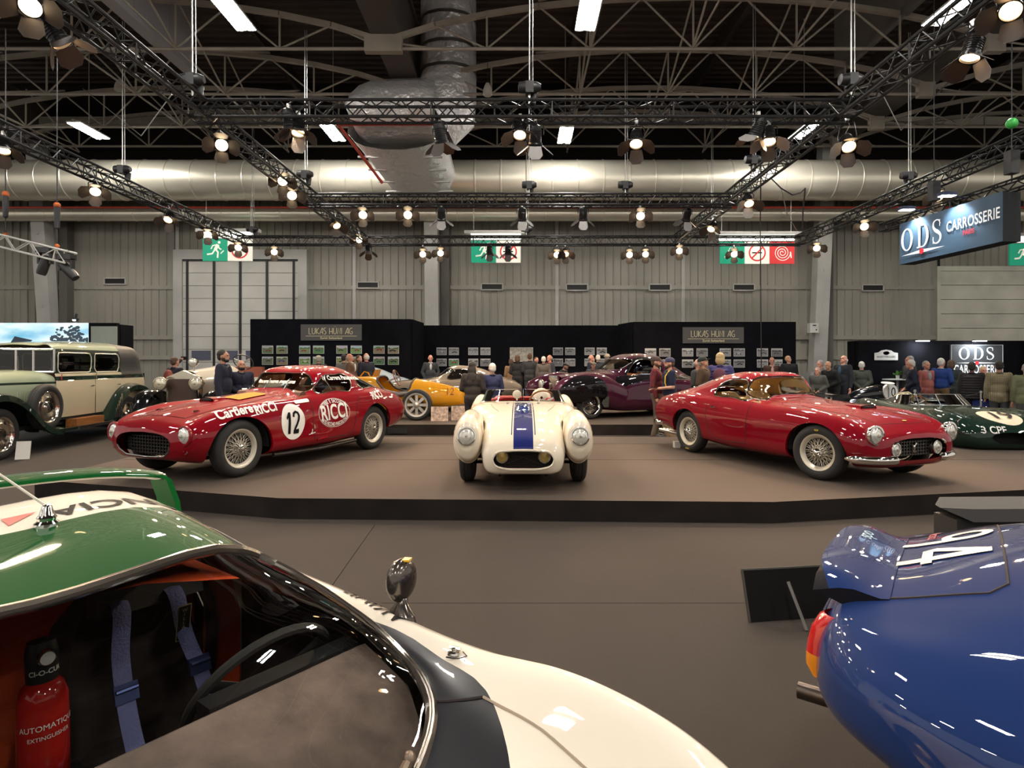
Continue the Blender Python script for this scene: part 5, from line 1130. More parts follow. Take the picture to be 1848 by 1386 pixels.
    for s in (1, -1): seat(t, -.5, s*.3, .38, tan, .46, .52, .46)
    for s in (1, -1):
        b = M(); b.box2((-.8, s*.63, .4), (.2, s*.65, .86)); b.obj('door_lining', tan, t, smooth=0)
    steering(t, (-.08, .3, .80), (-.9, 0, .42), .185, mat('wood rim', (.25, .10, .03), .3))
    b = M()
    for y0, y1 in ((-.25, .12), (.2, .52)): b.tube([V((.11, y0, .935)), V((.085, (y0+y1)/2, .96)), V((.06, y1, .955))], .007, 5)
    b.obj('wiper', chrome, t)
    dn = (0, 1, 0)
    seam(bv, [(.10, -1.2, .84), (.11, -1.2, .55), (.10, -1.2, .30), (-.3, -1.2, .28), (-.55, -1.2, .30), (-.66, -1.2, .42), (-.72, -1.2, .66), (-.735, -1.2, .86)], dn, 'door_seam', t)
    seam(bv, [(1.72, -.42, 2), (1.0, -.5, 2), (.25, -.5, 2), (.2, 0, 2), (.25, .5, 2), (1.0, .5, 2), (1.72, .42, 2), (1.77, 0, 2), (1.72, -.42, 2)], (0, 0, -1), 'bonnet_seam', t, .003)
    b = M(); q = project([V((-.62, -1.2, .74)), V((-.52, -1.2, .735))], bv, None, V(dn), .02); b.tube(q, .011, 6); b.obj('door_handle', chrome, t)
    p = project([V((1.25, 0, 2))], bv, None, V((0, 0, -1)), 0)[0]
    b = M(); b.rows([[p+V((dx, y, z)) for y, z in ((-.14, -.012), (-.12, h*.8), (-.07, h), (0, h*1.05), (.07, h), (.12, h*.8), (.14, -.012))] for dx, h in ((.03, .03), (-.1, .035), (-.3, .025), (-.55, .0))]); b.obj('bonnet_scoop', paintm, t)
    b = M(); b.ell(p+V((.03, 0, .008)), (.012, .115, .016), 16); b.obj('scoop_mouth', dark, t)
    b = M(); q = project([V((1.72, 0, 2))], bv, None, V((0, 0, -1)), .004)[0]; b.ell(q, (.028, .02, .006), 14); b.obj('bonnet_badge', mat('yellow badge', (.8, .6, .08), .3), t)
    for s in (1, -1):
        for x, z_ in ((1.19, .325), (-1.19, .325)):
            if s < 0: v_, f_ = arc_text('DUNLOP', .03, .262, .262, .35, True, .03); flat(warp(v_, lambda a, c: (a, c)), f_, plane_T((x+.0, s*.768, z_), (1, 0, 0), (0, 0, 1)) @ (rot('Z', 0) if x > 0 else rot('Z', pi)), 'tyre_mark', yellow_mark, t)
    b = M(); b.tube([(1.19, -.6, .28), (1.19, .6, .28)], .03, 6); b.tube([(-1.19, -.6, .32), (-1.19, .6, .32)], .04, 6); b.obj('axle', dark, t)
    return t
red_gt()
# ================= white open racer with blue stripe =================
def white_racer():
    t = thing('sports_racer', 'cream white open sports racer with blue centre stripe facing the viewer, middle of the stage', 'car', (.065, 8.17, .21), -pi/2-R(.3))
    ivory = paint('ivory racing paint', (.80, .70, .55), .22); blue = paint('deep blue stripe', (.012, .02, .13), .2)
    rows = [
     (1.912, [(.12, .32), (.2, .325), (.24, .345), (.235, .375), (.2, .40), (.15, .41), (.10, .415), (.05, .42), (0, .42)]),
     (1.895, [(.22, .24), (.32, .262), (.365, .33), (.36, .405), (.30, .46), (.22, .482), (.14, .492), (.07, .495), (0, .495)]),
     (1.865, [(.27, .205), (.365, .235), (.41, .33), (.40, .43), (.335, .50), (.25, .53), (.16, .54), (.08, .545), (0, .545)]),
     (1.75, [(.30, .18), (.40, .22), (.44, .33), (.435, .46), (.375, .565), (.28, .60), (.18, .615), (.09, .62), (0, .62)]),
     (1.5, [(.32, .16), (.42, .2), (.455, .34), (.455, .52), (.41, .645), (.31, .69), (.2, .705), (.1, .71), (0, .71)]),
     (1.175, [(.34, .16), (.44, .2), (.465, .35), (.47, .56), (.44, .70), (.33, .75), (.21, .77), (.1, .775), (0, .78)]),
     (.8, [(.36, .16), (.46, .2), (.50, .36), (.53, .58), (.50, .73), (.37, .785), (.24, .805), (.12, .815), (0, .82)]),
     (.5, [(.46, .17), (.58, .22), (.66, .38), (.67, .60), (.59, .755), (.43, .805), (.28, .825), (.14, .835), (0, .84)]),
     (.2, [(.55, .17), (.68, .23), (.75, .42), (.745, .63), (.65, .785), (.47, .825), (.3, .84), (.15, .845), (0, .845)]),
     (-.2, [(.58, .17), (.71, .23), (.775, .42), (.765, .64), (.67, .785), (.5, .815), (.3, .825), (.15, .83), (0, .83)]),
     (-.7, [(.58, .17), (.72, .23), (.78, .42), (.775, .66), (.70, .83), (.52, .815), (.3, .825), (.15, .83), (0, .83)]),
     (-1.175, [(.56, .2), (.72, .26), (.775, .45), (.765, .70), (.665, .885), (.48, .83), (.3, .83), (.15, .84), (0, .845)]),
     (-1.6, [(.5, .26), (.66, .33), (.72, .5), (.70, .69), (.60, .835), (.45, .79), (.3, .80), (.15, .81), (0, .815)]),
     (-1.9, [(.4, .33), (.52, .4), (.58, .52), (.56, .63), (.48, .71), (.37, .70), (.25, .71), (.12, .72), (0, .725)]),
     (-2.0, [(.2, .45), (.28, .48), (.3, .54), (.28, .6), (.22, .63), (.16, .635), (.1, .64), (.05, .645), (0, .645)])]
    sk = loft(rows, 7, 6)
    gr = sdpoly(loop2([(-.30, .30), (-.2, .262), (0, .255), (.2, .262), (.30, .30), (.325, .36), (.29, .425), (.15, .452), (0, .458), (-.15, .452), (-.29, .425), (-.325, .36)], 4))
    cock = sdpoly(rrect(-.9, -.56, .02, .56, .16))
    bv = sk.bvh(); _, cur, lp = sk.cut(lambda p: gr(p.y, p.z) if p.x > 1.6 else .05+(1.6-p.x)*.2); beads(lp, .014, 'grille_surround', ivory, t); beads([(([q*1 for q in lp[0][0]]), lp[0][1], lp[0][2])], .007, 'grille_rim', chrome, t)
    _, cur, lp = cur.cut(lambda p: cock(p.x, p.y) if p.z > .6 else .2); beads(lp, .016, 'cockpit_edge', ivory, t)
    for s in (1, -1):
        _, cur, lp = cur.cut(arch(-1.175, .33, .37, .36))
        for l in lp: strip(l, lambda p: (0, -.03 if p.y > 0 else .03, 0), 'arch_lip', ivory, t)
        break
    bl, cur, _ = cur.cut(lambda p: (abs(p.y)-.105) if p.x > .03 and p.z > .44 else .1)
    cur.obj('body', ivory, t); bl.obj('bonnet_stripe', blue, t)
    for s in (1, -1):
        q = [p for p in project([V((x, s*.125, 2)) for x in [.1+.04*i for i in range(43)]], bv, None, V((0, 0, -1)), .003)]; b = M(); b.tube([p for p in q if p is not None and p.z > .45], .005, 4); b.obj('pin_stripe', blue, t)
    wells(t, ((-1.175, .33, .375, .365),), .4, lambda x: .70)
    fp = pod([(1.80, .60, .545, .02, .03), (1.79, .60, .545, .09, .12), (1.75, .602, .54, .135, .20), (1.65, .605, .54, .153, .25), (1.45, .61, .54, .162, .275), (1.175, .61, .54, .166, .29), (.9, .61, .52, .166, .29), (.6, .605, .50, .172, .28), (.3, .60, .49, .15, .26), (-.1, .58, .48, .10, .22)], 5, 32)
    for s in (1, -1):
        f = fp if s > 0 else mirror_skin(fp)
        _, g, lp = f.cut(lambda p: (sqrt(((p.x-1.175)/.40)**2+((p.z-.30)/.40)**2)-1)*.4 if p.z < .75 else .1)
        g.obj('front_fender', ivory, t)
        for l in lp: beads([l], .008, 'fender_lip', ivory, t)
        lampset(t, (1.795, s*.605, .592), (1, s*.03, .12), .092, chrome, glass=mat('clear lamp cover', (.8, .78, .7), .06, .35, coat=1), depth=.09)
        b = M(); b.lathe([(0, .0), (.055, .004), (.068, .02), (.072, .05)], 20, tr(1.84, s*.225, .375) @ rot('Y', -pi/2)); o = b.obj('fog_lamp', mat('amber lens', (.5, .36, .10), .15, .3, coat=1), t)
        b = M(); b.tube([(1.845+.0, s*.225+.058*cos(2*pi*i/24), .375+.058*sin(2*pi*i/24)) for i in range(24)], .008, 6, closed=True); b.obj('lamp_rim', chrome, o)
        b = M(); b.tube([(1.175, s*.4, .30), (1.175, s*.6, .30)], .04, 8); b.tube([(1.3, s*.42, .24), (1.2, s*.6, .22)], .02, 6); b.tube([(1.05, s*.42, .44), (1.17, s*.6, .42)], .02, 6); b.tube([(1.25, s*.46, .55), (1.22, s*.56, .25)], .03, 8); b.obj('suspension', mat('dark steel', (.06, .055, .05), .45, .7), t)
        b = M(); b.tube([(1.55, s*.26, .17), (1.55, s*.26, .12)], .015, 6); b.obj('jacking_point', dark, t)
    b = M()
    for i in range(13): b.box((1.80, 0, .265+.0155*i), (.008, .62, .004))
    for i in range(-20, 21): b.box((1.803, i*.0155, .357), (.006, .004, .20))
    for s in (1, -1): b.tube([(1.815, -.2*s, .29), (1.815, .2*s, .44)], .006, 5)
    b.obj('grille_mesh', mat('dark mesh', (.03, .022, .018), .5, .6), t, smooth=0)
    b = M(); b.box((1.75, 0, .355), (.01, .68, .22)); b.obj('grille_backing', dark, t, smooth=0)
    put_wheels(t, wheel_parts('wire', .33, .165, .205, mat('painted wire rim', (.62, .58, .48), .35, .5), 20), ((1.175, .64, .33, 0), (1.175, -.64, .33, 0), (-1.175, .64, .33, 0), (-1.175, -.64, .33, 0)))
    # cockpit
    redl = mat('red leather', (.35, .025, .02), .45)
    b = M(); b.box2((-.95, -.6, .25), (.3, .6, .28)); b.box2((-.97, -.58, .25), (-.93, .58, .80)); b.obj('cockpit_floor', dark, t, smooth=0)
    for s in (1, -1): seat(t, -.55, s*.28, .36, redl, .46, .48, .46)
    b = M(); b.rows([[V((-.93, y, .77)) for y in (-.56, -.3, 0, .3, .56)], [V((-.75, y, .845+.01*(1-abs(y)))) for y in (-.56, -.3, 0, .3, .56)]]); b.tube([(-.62, -.54, .80), (-.8, -.3, .845), (-.84, 0, .84), (-.8, .3, .845), (-.62, .54, .80)], .035, 8); b.obj('cockpit_padding', redl, t)
    steering(t, (-.18, .28, .815), (-.92, 0, .38), .19, mat('wood rim', (.32, .13, .04), .3))
    hr = pod([(-.72, .28, .86, .02, .02), (-.74, .28, .86, .10, .10), (-.82, .28, .86, .135, .13), (-1.1, .28, .84, .14, .14), (-1.5, .28, .80, .10, .10), (-1.8, .28, .74, .03, .03)], 4, 20); hr.obj('headrest', ivory, t)
    # wrap-round screen
    A = [(-.34, -.60, .815), (-.1, -.545, .84), (.06, -.36, .855), (.115, -.15, .862), (.13, 0, .865), (.115, .15, .862), (.06, .36, .855), (-.1, .545, .84), (-.34, .60, .815)]
    c = crom(A, 5); top = [V((p.x-.10, p.y*.93, p.z+.155*min(1, i/6+.12, (len(c)-1-i)/6+.12))) for i, p in enumerate(c)]
    b = M(); b.rows([[p.lerp(q, k/4) for k in range(5)] for p, q in zip(c, top)]); o = b.obj('windscreen', clear, t)
    b = M(); b.tube(c, .008, 6); b.tube([c[20], top[20]], .008, 6); b.tube(top, .004, 5); b.obj('screen_frame', chrome, o)
    b = M()
    for i in (8, 32): b.tube([c[i]+V((0, 0, 0)), top[i]], .007, 5)
    b.obj('screen_stay', chrome, o)
    b = M(); b.ell((.0, -.08, .945), (.03, .062, .058), 16); b.tube([(.05, -.08, .85), (.0, -.08, .90)], .01, 6); b.obj('mirror', ivory, t)
    bb = pod([(1.12, 0, .79, .01, .01), (1.10, 0, .79, .05, .03), (1.0, 0, .80, .085, .055), (.85, 0, .815, .09, .06), (.68, 0, .825, .08, .05), (.58, 0, .83, .03, .02)], 4, 20); bb.obj('intake_bubble', mat('tinted bubble', (.03, .05, .16), .05, coat=1), t)
    b = M(); b.box((1.62, 0, .663), (.05, .035, .004), rot('Y', R(15))); b.obj('bonnet_badge', mat('gold badge', (.7, .55, .2), .3, .6), t, smooth=0)
    for s in (1, -1):
        seam(bv, [(.28, s*.42, 2), (.6, s*.37, 2), (.9, s*.30, 2)], (0, 0, -1), 'bonnet_seam', t, .003)
        b = M(); b.ell(project([V((.33, s*.2, 2))], bv, None, V((0, 0, -1)), .01)[0], (.03, .02, .015), 10); b.obj('vent_flap', mat('small grey vent', (.3, .28, .25), .4, .6), t)
    b = M(); b.box2((-.10, -.56, .76), (-.04, .56, .82)); b.obj('dashboard', mat('grey dash', (.35, .32, .26), .5), t, smooth=0)
    return t
white_racer()
# ================= green and white rally car in the foreground =================
def rally_car():
    t = thing('rally_car', 'green roofed white rally car with wrap round windscreen filling the lower left foreground', 'car', (-1.142, 1.364, 0), atan2(-.6, .8))
    wht = paint('rally white', (.80, .72, .60), .2); grn = paint('rally green', (.001, .066, .011), .2); blk = mat('satin black bonnet', (.012, .013, .016), .32, coat=.3)
    S = [(.6, .17), (.78, .2), (.868, .40), (.872, .63)]
    rows = [
     (1.86, [(.25, .36), (.42, .365), (.55, .375), (.57, .39), (.52, .41), (.40, .415), (.27, .42), (.13, .42), (0, .42)]),
     (1.82, [(.34, .28), (.52, .29), (.67, .34), (.69, .39), (.62, .45), (.47, .455), (.32, .46), (.16, .46), (0, .46)]),
     (1.72, [(.42, .21), (.62, .225), (.76, .33), (.78, .43), (.70, .53), (.53, .525), (.36, .52), (.18, .52), (0, .52)]),
     (1.5, [(.5, .18), (.7, .2), (.83, .36), (.84, .54), (.745, .71), (.57, .62), (.38, .60), (.19, .595), (0, .595)]),
     (1.28, [(.54, .17), (.74, .2), (.86, .38), (.868, .61), (.765, .82), (.60, .69), (.39, .645), (.19, .635), (0, .635)]),
     (1.09, S+[(.77, .855), (.61, .73), (.40, .675), (.19, .66), (0, .66)]),
     (.95, S+[(.775, .855), (.62, .755), (.41, .70), (.19, .685), (0, .685)]),
     (.86, S+[(.775, .845), (.635, .765), (.44, .72), (.22, .72), (0, .725)]),
     (.76, S+[(.77, .835), (.65, .775), (.52, .745), (.28, .78), (0, .79)]),
     (.64, S+[(.768, .83), (.668, .785), (.61, .80), (.36, .865), (0, .875)]),
     (.5, S+[(.768, .832), (.69, .805), (.635, .86), (.42, .94), (0, .95)]),
     (.3, S+[(.772, .845), (.70, .83), (.625, .92), (.46, .99), (0, 1.0)]),
     (.14, S+[(.778, .85), (.705, .84), (.615, .945), (.48, 1.02), (0, 1.04)]),
     (-.1, S+[(.785, .855), (.71, .845), (.61, .96), (.50, 1.06), (0, 1.09)]),
     (-.42, S+[(.795, .86), (.715, .855), (.61, .98), (.50, 1.09), (0, 1.13)]),
     (-.62, S+[(.80, .865), (.71, .86), (.61, .98), (.50, 1.09), (0, 1.135)]),
     (-.85, S+[(.81, .87), (.70, .865), (.57, .93), (.40, .99), (0, 1.03)]),
     (-1.09, S+[(.80, .88), (.68, .86), (.5, .87), (.25, .885), (0, .89)]),
     (-1.5, [(.54, .22), (.74, .28), (.85, .45), (.855, .65), (.77, .86), (.6, .83), (.4, .82), (.2, .82), (0, .82)]),
     (-1.8, [(.5, .3), (.68, .35), (.78, .48), (.78, .62), (.70, .77), (.55, .76), (.37, .75), (.18, .75), (0, .75)]),
     (-1.84, [(.4, .42), (.55, .44), (.62, .5), (.62, .57), (.56, .64), (.42, .645), (.28, .65), (.14, .65), (0, .65)])]
    sk = loft(rows, 7, 6); bv = sk.bvh()
    wsp = [(.905, 0), (.885, .28), (.82, .46), (.72, .60), (.60, .65), (.50, .655), (.38, .652), (.25, .637), (.12, .612), (.045, .575), (.06, .47), (.10, .25), (.11, 0)]
    wf = sdpoly(loop2(wsp+[(x, -y) for x, y in wsp[-2:0:-1]], 4))
    sw = sdpoly(loop2([(.28, .875), (-.05, .885), (-.40, .89), (-.47, .92), (-.45, 1.0), (-.35, 1.02), (-.1, 1.01), (.08, .97), (.2, .92)], 4))
    bp = [(1.20, 0), (1.18, .2), (1.07, .46), (.95, .60), (.82, .685), (.66, .715), (.45, .735), (.30, .715), (.18, .69), (.07, .645), (.0, .60), (-.02, 0)]
    bf = sdpoly(loop2(bp[:-1], 3)+[(.0, -.60)]+[(x, -y) for x, y in loop2(bp[1:-1], 3)[::-1]])
    seal = mat('rubber and bright seal', (.10, .085, .07), .22, .6, coat=.5)
    ins, cur, lp = sk.cut(lambda p: wf(p.x, p.y) if p.z > .68 else .1)
    ws_glass = glassmat('windscreen glass', (.93, .95, .93), .07); ins.obj('windscreen', ws_glass, t); beads(lp, .015, 'windscreen_seal', seal, t, 8)
    beads([([p+V((0, 0, .008)) for p in l[0]], l[1], l[2]) for l in lp], .007, 'windscreen_bead', mat('bright bead', (.6, .5, .4), .15, 1), t, 6)
    for s in (1, -1):
        ins, cur, lp = cur.cut(lambda p: sw(p.x, p.z) if p.y*s > .5 else .05+(.5-p.y*s)); ins.obj('side_window', window, t); beads(lp, .009, 'side_window_trim', black_paint, t)
    for a in (arch(1.09, .30, .36, .34), arch(-1.09, .31, .38, .36)):
        _, cur, lp = cur.cut(a)
        for l in lp: strip(l, lambda p: (0, -.03 if p.y > 0 else .03, 0), 'arch_lip', wht, t)
    wells(t, ((1.09, .30, .365, .345), (-1.09, .31, .385, .365)), .45, lambda x: .8)
    bonnet, cur, _ = cur.cut(lambda p: bf(p.x, p.y) if p.z > .6 else .1); bonnet.obj('bonnet_panel', blk, t)
    roof, cur, lp = cur.cut(lambda p: max(-.30-p.x, p.x-.16, abs(p.y)-.64, .94-p.z)); roof.obj('roof', grn, t)
    band, cur, _ = cur.cut(lambda p: max(-.47-p.x, p.x+.28, abs(p.y)-.60, .9-p.z)); band.obj('roof_band', wht, t); cur.obj('body', wht, t)
    # roof band lettering, readable from behind
    v_, f_ = text_mesh('LANCIA', .125, .015, wide=.95); decal(v_, f_, bv, plane_T((-.385, .37, 2), (0, -1, 0), (1, 0, 0)), 'roof_lettering', black_mark, t, .003)
    for k, (m_, w_) in enumerate(((grn, .035), (grn, .035))): v_, f_ = poly_mesh([(-.1+.075*k, -.06), (-.06+.075*k, -.06), (.0+.075*k, .06), (-.04+.075*k, .06)]); decal(v_, f_, bv, plane_T((-.385, -.06, 2), (0, -1, 0), (1, 0, 0)), 'stripe_emblem', m_, t, .003)
    v_, f_ = poly_mesh([(-.06, -.045), (.02, -.045), (.02, .03)]); decal(v_, f_, bv, plane_T((-.385, .085, 2), (0, -1, 0), (1, 0, 0)), 'red_triangle', mat('red mark', (.6, .01, .02), .3), t, .003)
    v_, f_ = text_mesh("AKIN'S", .10, .01); decal(v_, f_, bv, plane_T((.30, .80, 2), (.99, -.1, 0), (.1, .99, 0)) @ rot('Z', pi), 'door_lettering', black_mark, t, .003)
    # aerial, mirror, catch, seams
    p = project([V((-.30, .135, 2))], bv, None, V((0, 0, -1)), 0)[0]
    b = M(); b.lathe([(.03, -.005), (.03, .005), (.022, .012), (.024, .02), (.017, .03), (.012, .05), (.008, .055), (0, .056)], 20, tr(*p)); o = b.obj('aerial_base', chrome, t); b = M(); b.tube([p+V((0, 0, .05)), p+V((-.09, -.10, .16)), p+V((-.25, -.28, .46))], [.0035, .003, .002], 6); b.obj('aerial_rod', mat('pale aerial', (.6, .57, .5), .4), t)
    mp = project([V((.40, .80, 2))], bv, None, V((0, 0, -1)), 0)[0]; brz = mat('dark bronze shell', (.10, .085, .075), .22, .8, coat=.6)
    b = M(); b.rows([[mp+V((a*.055*cos(2*pi*i/16)+dx, .022*e*sin(2*pi*i/16)+dy, z)) for i in range(16)] for a, e, z, dx, dy in ((1, 1.2, -.01, .0, 0), (.9, 1, .012, 0, 0), (.45, .7, .03, -.01, .01), (.4, .7, .05, -.02, .015))], True); b.ell(mp+V((-.025, .02, .098)), (.036, .062, .064), 24, rot('Z', .2)); o = b.obj('door_mirror', brz, t)
    b = M(); b.ell(mp+V((-.042, .022, .098)), (.022, .055, .057), 20, rot('Z', .2)); b.obj('mirror_glass', chrome, o); b = M(); b.box(mp+V((-.012, .03, .158)), (.022, .026, .006), rot('Z', .45)); b.obj('mirror_label', mat('amber label', (.8, .45, .02), .4), o, smooth=0)
    q = project([V((.67, .735, 2))], bv, None, V((0, 0, -1)), .002)[0]; b = M(); b.lathe([(.018, 0), (.016, .006), (.007, .007), (.006, .016), (0, .017)], 16, tr(*q)); b.tube([q+V((-.014, 0, .014)), q+V((.016, .006, .014))], .004, 6); b.tube([q+V((.0, -.03, .003)), q+V((.03, -.02, .003)), q+V((.04, .005, .003)), q+V((.02, .012, .006))], .0018, 5); b.obj('bonnet_catch', chrome, t)
    seam(bv, [(.82, .672, 2), (1.0, .66, 2), (1.3, .62, 2), (1.7, .55, 2)], (0, 0, -1), 'bonnet_seam', t, .0035, mat('soft shut line', (.35, .27, .2), .8))
    seam(bv, [(.70, .60, 2), (.76, .64, 2), (.82, .672, 2)], (0, 0, -1), 'bonnet_seam', t, .004)
    b = M(); q = [project([V((x, y, 2))], bv, None, V((0, 0, -1)), .012)[0] for x, y in ((.93, .05), (.875, .30), (.80, .455))]; b.tube(q, .012, 8); b.ell(q[-1], (.016, .016, .02), 10); b.obj('wiper_arm', mat('worn dark metal', (.2, .15, .11), .3, .8), t)
    # rear spoiler hoop
    b = M(); sec_ = lambda x, y, z, w_, h_: [V((x+w_*a, y, z+h_*c)) for a, c in loop2([(1, -.2), (.6, .7), (-.4, 1), (-1, .4), (-.7, -.8), (.4, -.9)], 3)]
    b.rows([sec_(-.78, y, 1.185-.05*(abs(y)/.62)**4, .075, .018) for y in [-.62+.0775*i for i in range(17)]], True); o = b.obj('rear_spoiler', grn, t)
    for s in (1, -1):
        b = M(); b.rows([[V((-.70+dx, s*y, z)) for dx in (0, -.16)] for y, z in ((.60, 1.15), (.63, 1.13), (.66, 1.04), (.68, .88))]); b.rows([[V((-.70+dx, s*(y-.02), z)) for dx in (0, -.16)] for y, z in ((.60, 1.15), (.63, 1.13), (.66, 1.04), (.68, .88))]); b.rows([[V((-.70, s*(y-e), z)) for e in (0, .02)] for y, z in ((.60, 1.15), (.63, 1.13), (.66, 1.04), (.68, .88))]); b.obj('spoiler_fin', mat('green spoiler fin', (.002, .09, .016), .6, spec=.1), o)
    b = M(); b.box2((-.76, -.5, 1.05), (-.70, .5, 1.08)); b.obj('roof_louvre', grn, t)
    # cabin
    org = mat('orange red trim', (.85, .10, .02), .7, noise=(6, .12)); suede = mat('brown suede', (.20, .14, .115), .9, noise=(9, .35), bump=(90, .2)); dk = mat('dark cloth', (.045, .033, .03), .9, noise=(20, .3)); hd = mat('worn grey vinyl', (.05, .046, .042), .6, noise=(8, .3))
    b = M(); b.rows([[V((x, y, z)) for y in [-.64+.08*i for i in range(17)]] for x, z in ((.40, .72), (.40, .80), (.43, .815), (.60, .755), (.72, .70), (.87, .665))]); 
    k = len(b.v); dash = M()
    for p in b.v:
        lim = interp([(.4, .655), (.5, .655), (.60, .645), (.72, .58), (.80, .47), (.87, .29)], p.x); p.y = max(-lim, min(lim, p.y))
    b.obj('dashboard', suede, t)
    b = M(); b.box2((-.6, -.72, .2), (.9, .72, .23)); b.obj('cabin_floor', dk, t, smooth=0)
    b = M(); b.rows([[V((-.50-.04*abs(z-.6), y, z)) for z in (.25, .6, .85, .95)] for y in (-.62, -.3, 0, .3, .62)]); b.obj('rear_bulkhead', org, t)
    for s in (1, -1):
        b = M(); b.rows([[V((x, s*yy, z)) for x in (-.52, -.36, -.26)] for yy, z in ((.66, .45), (.665, .72), (.63, .86), (.575, .97), (.52, 1.02))]); b.obj('door_pillar_trim', org, t)
        b = M(); b.rows([[V((x, s*.69, z)) for x in (-.3, .1, .45)] for z in (.3, .6, .82)]); b.obj('door_lining', dk, t)
    b = M(); b.rows([[V((x, y, 1.035-.08*(y/.5)**2)) for y in (-.48, -.24, 0, .24, .48)] for x in (-.45, -.2, .08)]); b.obj('headlining', org, t)
    for s in (1, -1): seat(t, -.20, s*.38, .30, dk, .44, .50, .46)
    blue_w = mat('blue grey webbing', (.16, .17, .36), .8, bump=(150, .3)); lab = mat('black belt label', (.015, .013, .01), .5); gold_ = mat('dull gold thread', (.45, .36, .16), .5)
    b = M(); b.box((-.335, .40, .865), (.09, .30, .10), rot('Y', -.2)); b.obj('head_restraint', hd, t, smooth=30)
    def belt(y0, y1, nm, label=False):
        pts = crom([(-.37, y0, .86), (-.285, y0+.005, .855), (-.255, (y0+y1)/2, .72), (-.20, y1, .60), (-.10, y1-.01, .50), (.02, y1-.03, .48)], 4); b = M()
        b.rows([[p+V((.012, -.024, 0)), p+V((.016, .0, .004)), p+V((.012, .024, 0))] for p in pts]); o = b.obj('harness_strap', blue_w, t)
        q = pts[11]; b = M(); b.box(q+V((.022, 0, 0)), (.014, .062, .05), rot('Y', R(-20))); b.tube([q+V((.03, -.028, .012)), q+V((.03, .028, .012))], .006, 6); b.obj('buckle', mat('blue anodised buckle', (.06, .08, .2), .3, .7), o, smooth=30)
        if label:
            q = pts[7]; T = MX.Translation(q+V((.02, 0, 0))) @ plane_T((0, 0, 0), (0, 1, 0), (.17, 0, .98)); b = M(); b.add([T @ V((a, c, .001)) for a, c in rrect(-.021, -.06, .021, .06, .004)], [tuple(range(20))]); b.obj('belt_label', gold_, o, smooth=0); b = M(); b.add([T @ V((a, c, .002)) for a, c in rrect(-.018, -.056, .018, .056, .003)], [tuple(range(20))]); b.obj('label_face', lab, o, smooth=0)
            for k, ch in enumerate('WILLANS'): v_, f_ = text_mesh(ch, .016); flat([(a, c+.042-.014*k) for a, c in v_], f_, T @ tr(0, 0, .003), 'label_letter', gold_, o)
    belt(.30, .29, 'l'); belt(.45, .50, 'r', True); belt(-.45, -.5, 'x'); belt(-.30, -.29, 'y')
    steering(t, (.26, .44, .735), (-.86, 0, .52), .185, mat('black suede rim', (.03, .026, .024), .7), black_paint)
    b = M(); b.box((.37, .44, .74), (.06, .4, .14)); b.obj('instrument_panel', black_paint, t)
    # fire extinguisher
    e = V((-.14, .09, .36)); ext = paint('extinguisher red', (.38, .012, .008), .3); T = tr(*e) @ rot('Y', R(-4))
    b = M(); b.lathe([(0, 0), (.05, .005), (.055, .02), (.055, .36), (.045, .39), (.03, .405)], 24, T); o = b.obj('fire_extinguisher', ext, t)
    b = M(); b.lathe([(.034, .40), (.036, .47), (.03, .50), (0, .505)], 20, T); b.obj('extinguisher_head', black_paint, o)
    b = M(); b.lathe([(0, 0), (.019, .0), (.021, .005), (.019, .01)], 20, T @ tr(.037, 0, .465) @ rot('Y', pi/2)); b.obj('pressure_gauge', chrome, o); b = M(); b.lathe([(0, .0), (.016, 0)], 20, T @ tr(.050, 0, .465) @ rot('Y', pi/2)); b.obj('gauge_face', white_mark, o)
    b = M(); b.lathe([(.056, .14), (.058, .141), (.058, .165), (.056, .166)], 24, T); b.box(T @ V((.03, .06, .153)), (.05, .02, .022)); b.obj('bracket_band', black_paint, o)
    for z, sz, tx in ((.30, .019, 'AUTOMATIQUE'), (.275, .014, 'EXTINGUISHER'), (.10, .02, 'NORME'), (.075, .014, 'INSTRUCTIONS'), (.05, .024, 'POUDRE')):
        v_, f_ = text_mesh(tx, sz); b = M(); b.add([T @ V((.0562*cos(-a/.056*-1), .0562*sin(a/.056), z+c)) for a, c in v_], f_); b.obj('extinguisher_text', white_mark, o, smooth=0)
    v_, f_ = text_mesh('CI-O-CUR', .017, .02); b = M(); b.add([T @ V((.0365*cos(a/.036), .0365*sin(a/.036), .428+c)) for a, c in v_], f_); b.obj('extinguisher_text', white_mark, o, smooth=0)
    # roll cage, tunnel
    b = M(); b.tube(crom([(-.42, -.6, .3), (-.42, -.6, .82), (-.42, -.46, .98), (-.42, 0, 1.01), (-.42, .46, .98), (-.42, .6, .82), (-.42, .6, .3)], 5), .02, 10); b.obj('roll_cage', mat('black cage', (.02, .018, .017), .5), t)
    b = M(); b.box2((-.5, -.12, .2), (.4, .02, .42)); b.obj('centre_tunnel', mat('dark carbon tunnel', (.03, .027, .025), .5, noise=(10, .4)), t)
    b = M(); b.tube([(-.05, -.02, .4), (.20, .02, .50), (.20, .02, .56)], .012, 8); b.ell((.20, .02, .575), .022, 10); b.obj('gear_lever', hd, t)
    put_wheels(t, wheel_parts('disc', .30, .22, .19, mat('gold alloy', (.55, .42, .2), .35, .7)), ((1.09, .73, .30, 0), (1.09, -.73, .30, 0), (-1.09, .72, .31, 0), (-1.09, -.72, .31, 0)))
    for s in (1, -1):
        b = M(); b.box((1.45, s*.6, .655), (.2, .22, .02), rot('Y', R(18))); b.obj('headlamp_lid', wht, t)
        lampset(t, (-1.835, s*.45, .56), (-1, 0, 0), .07, black_paint, mat('red lens', (.5, .01, .01), .15, coat=1), name='tail_lamp', depth=.03)
    return t
rally_car()
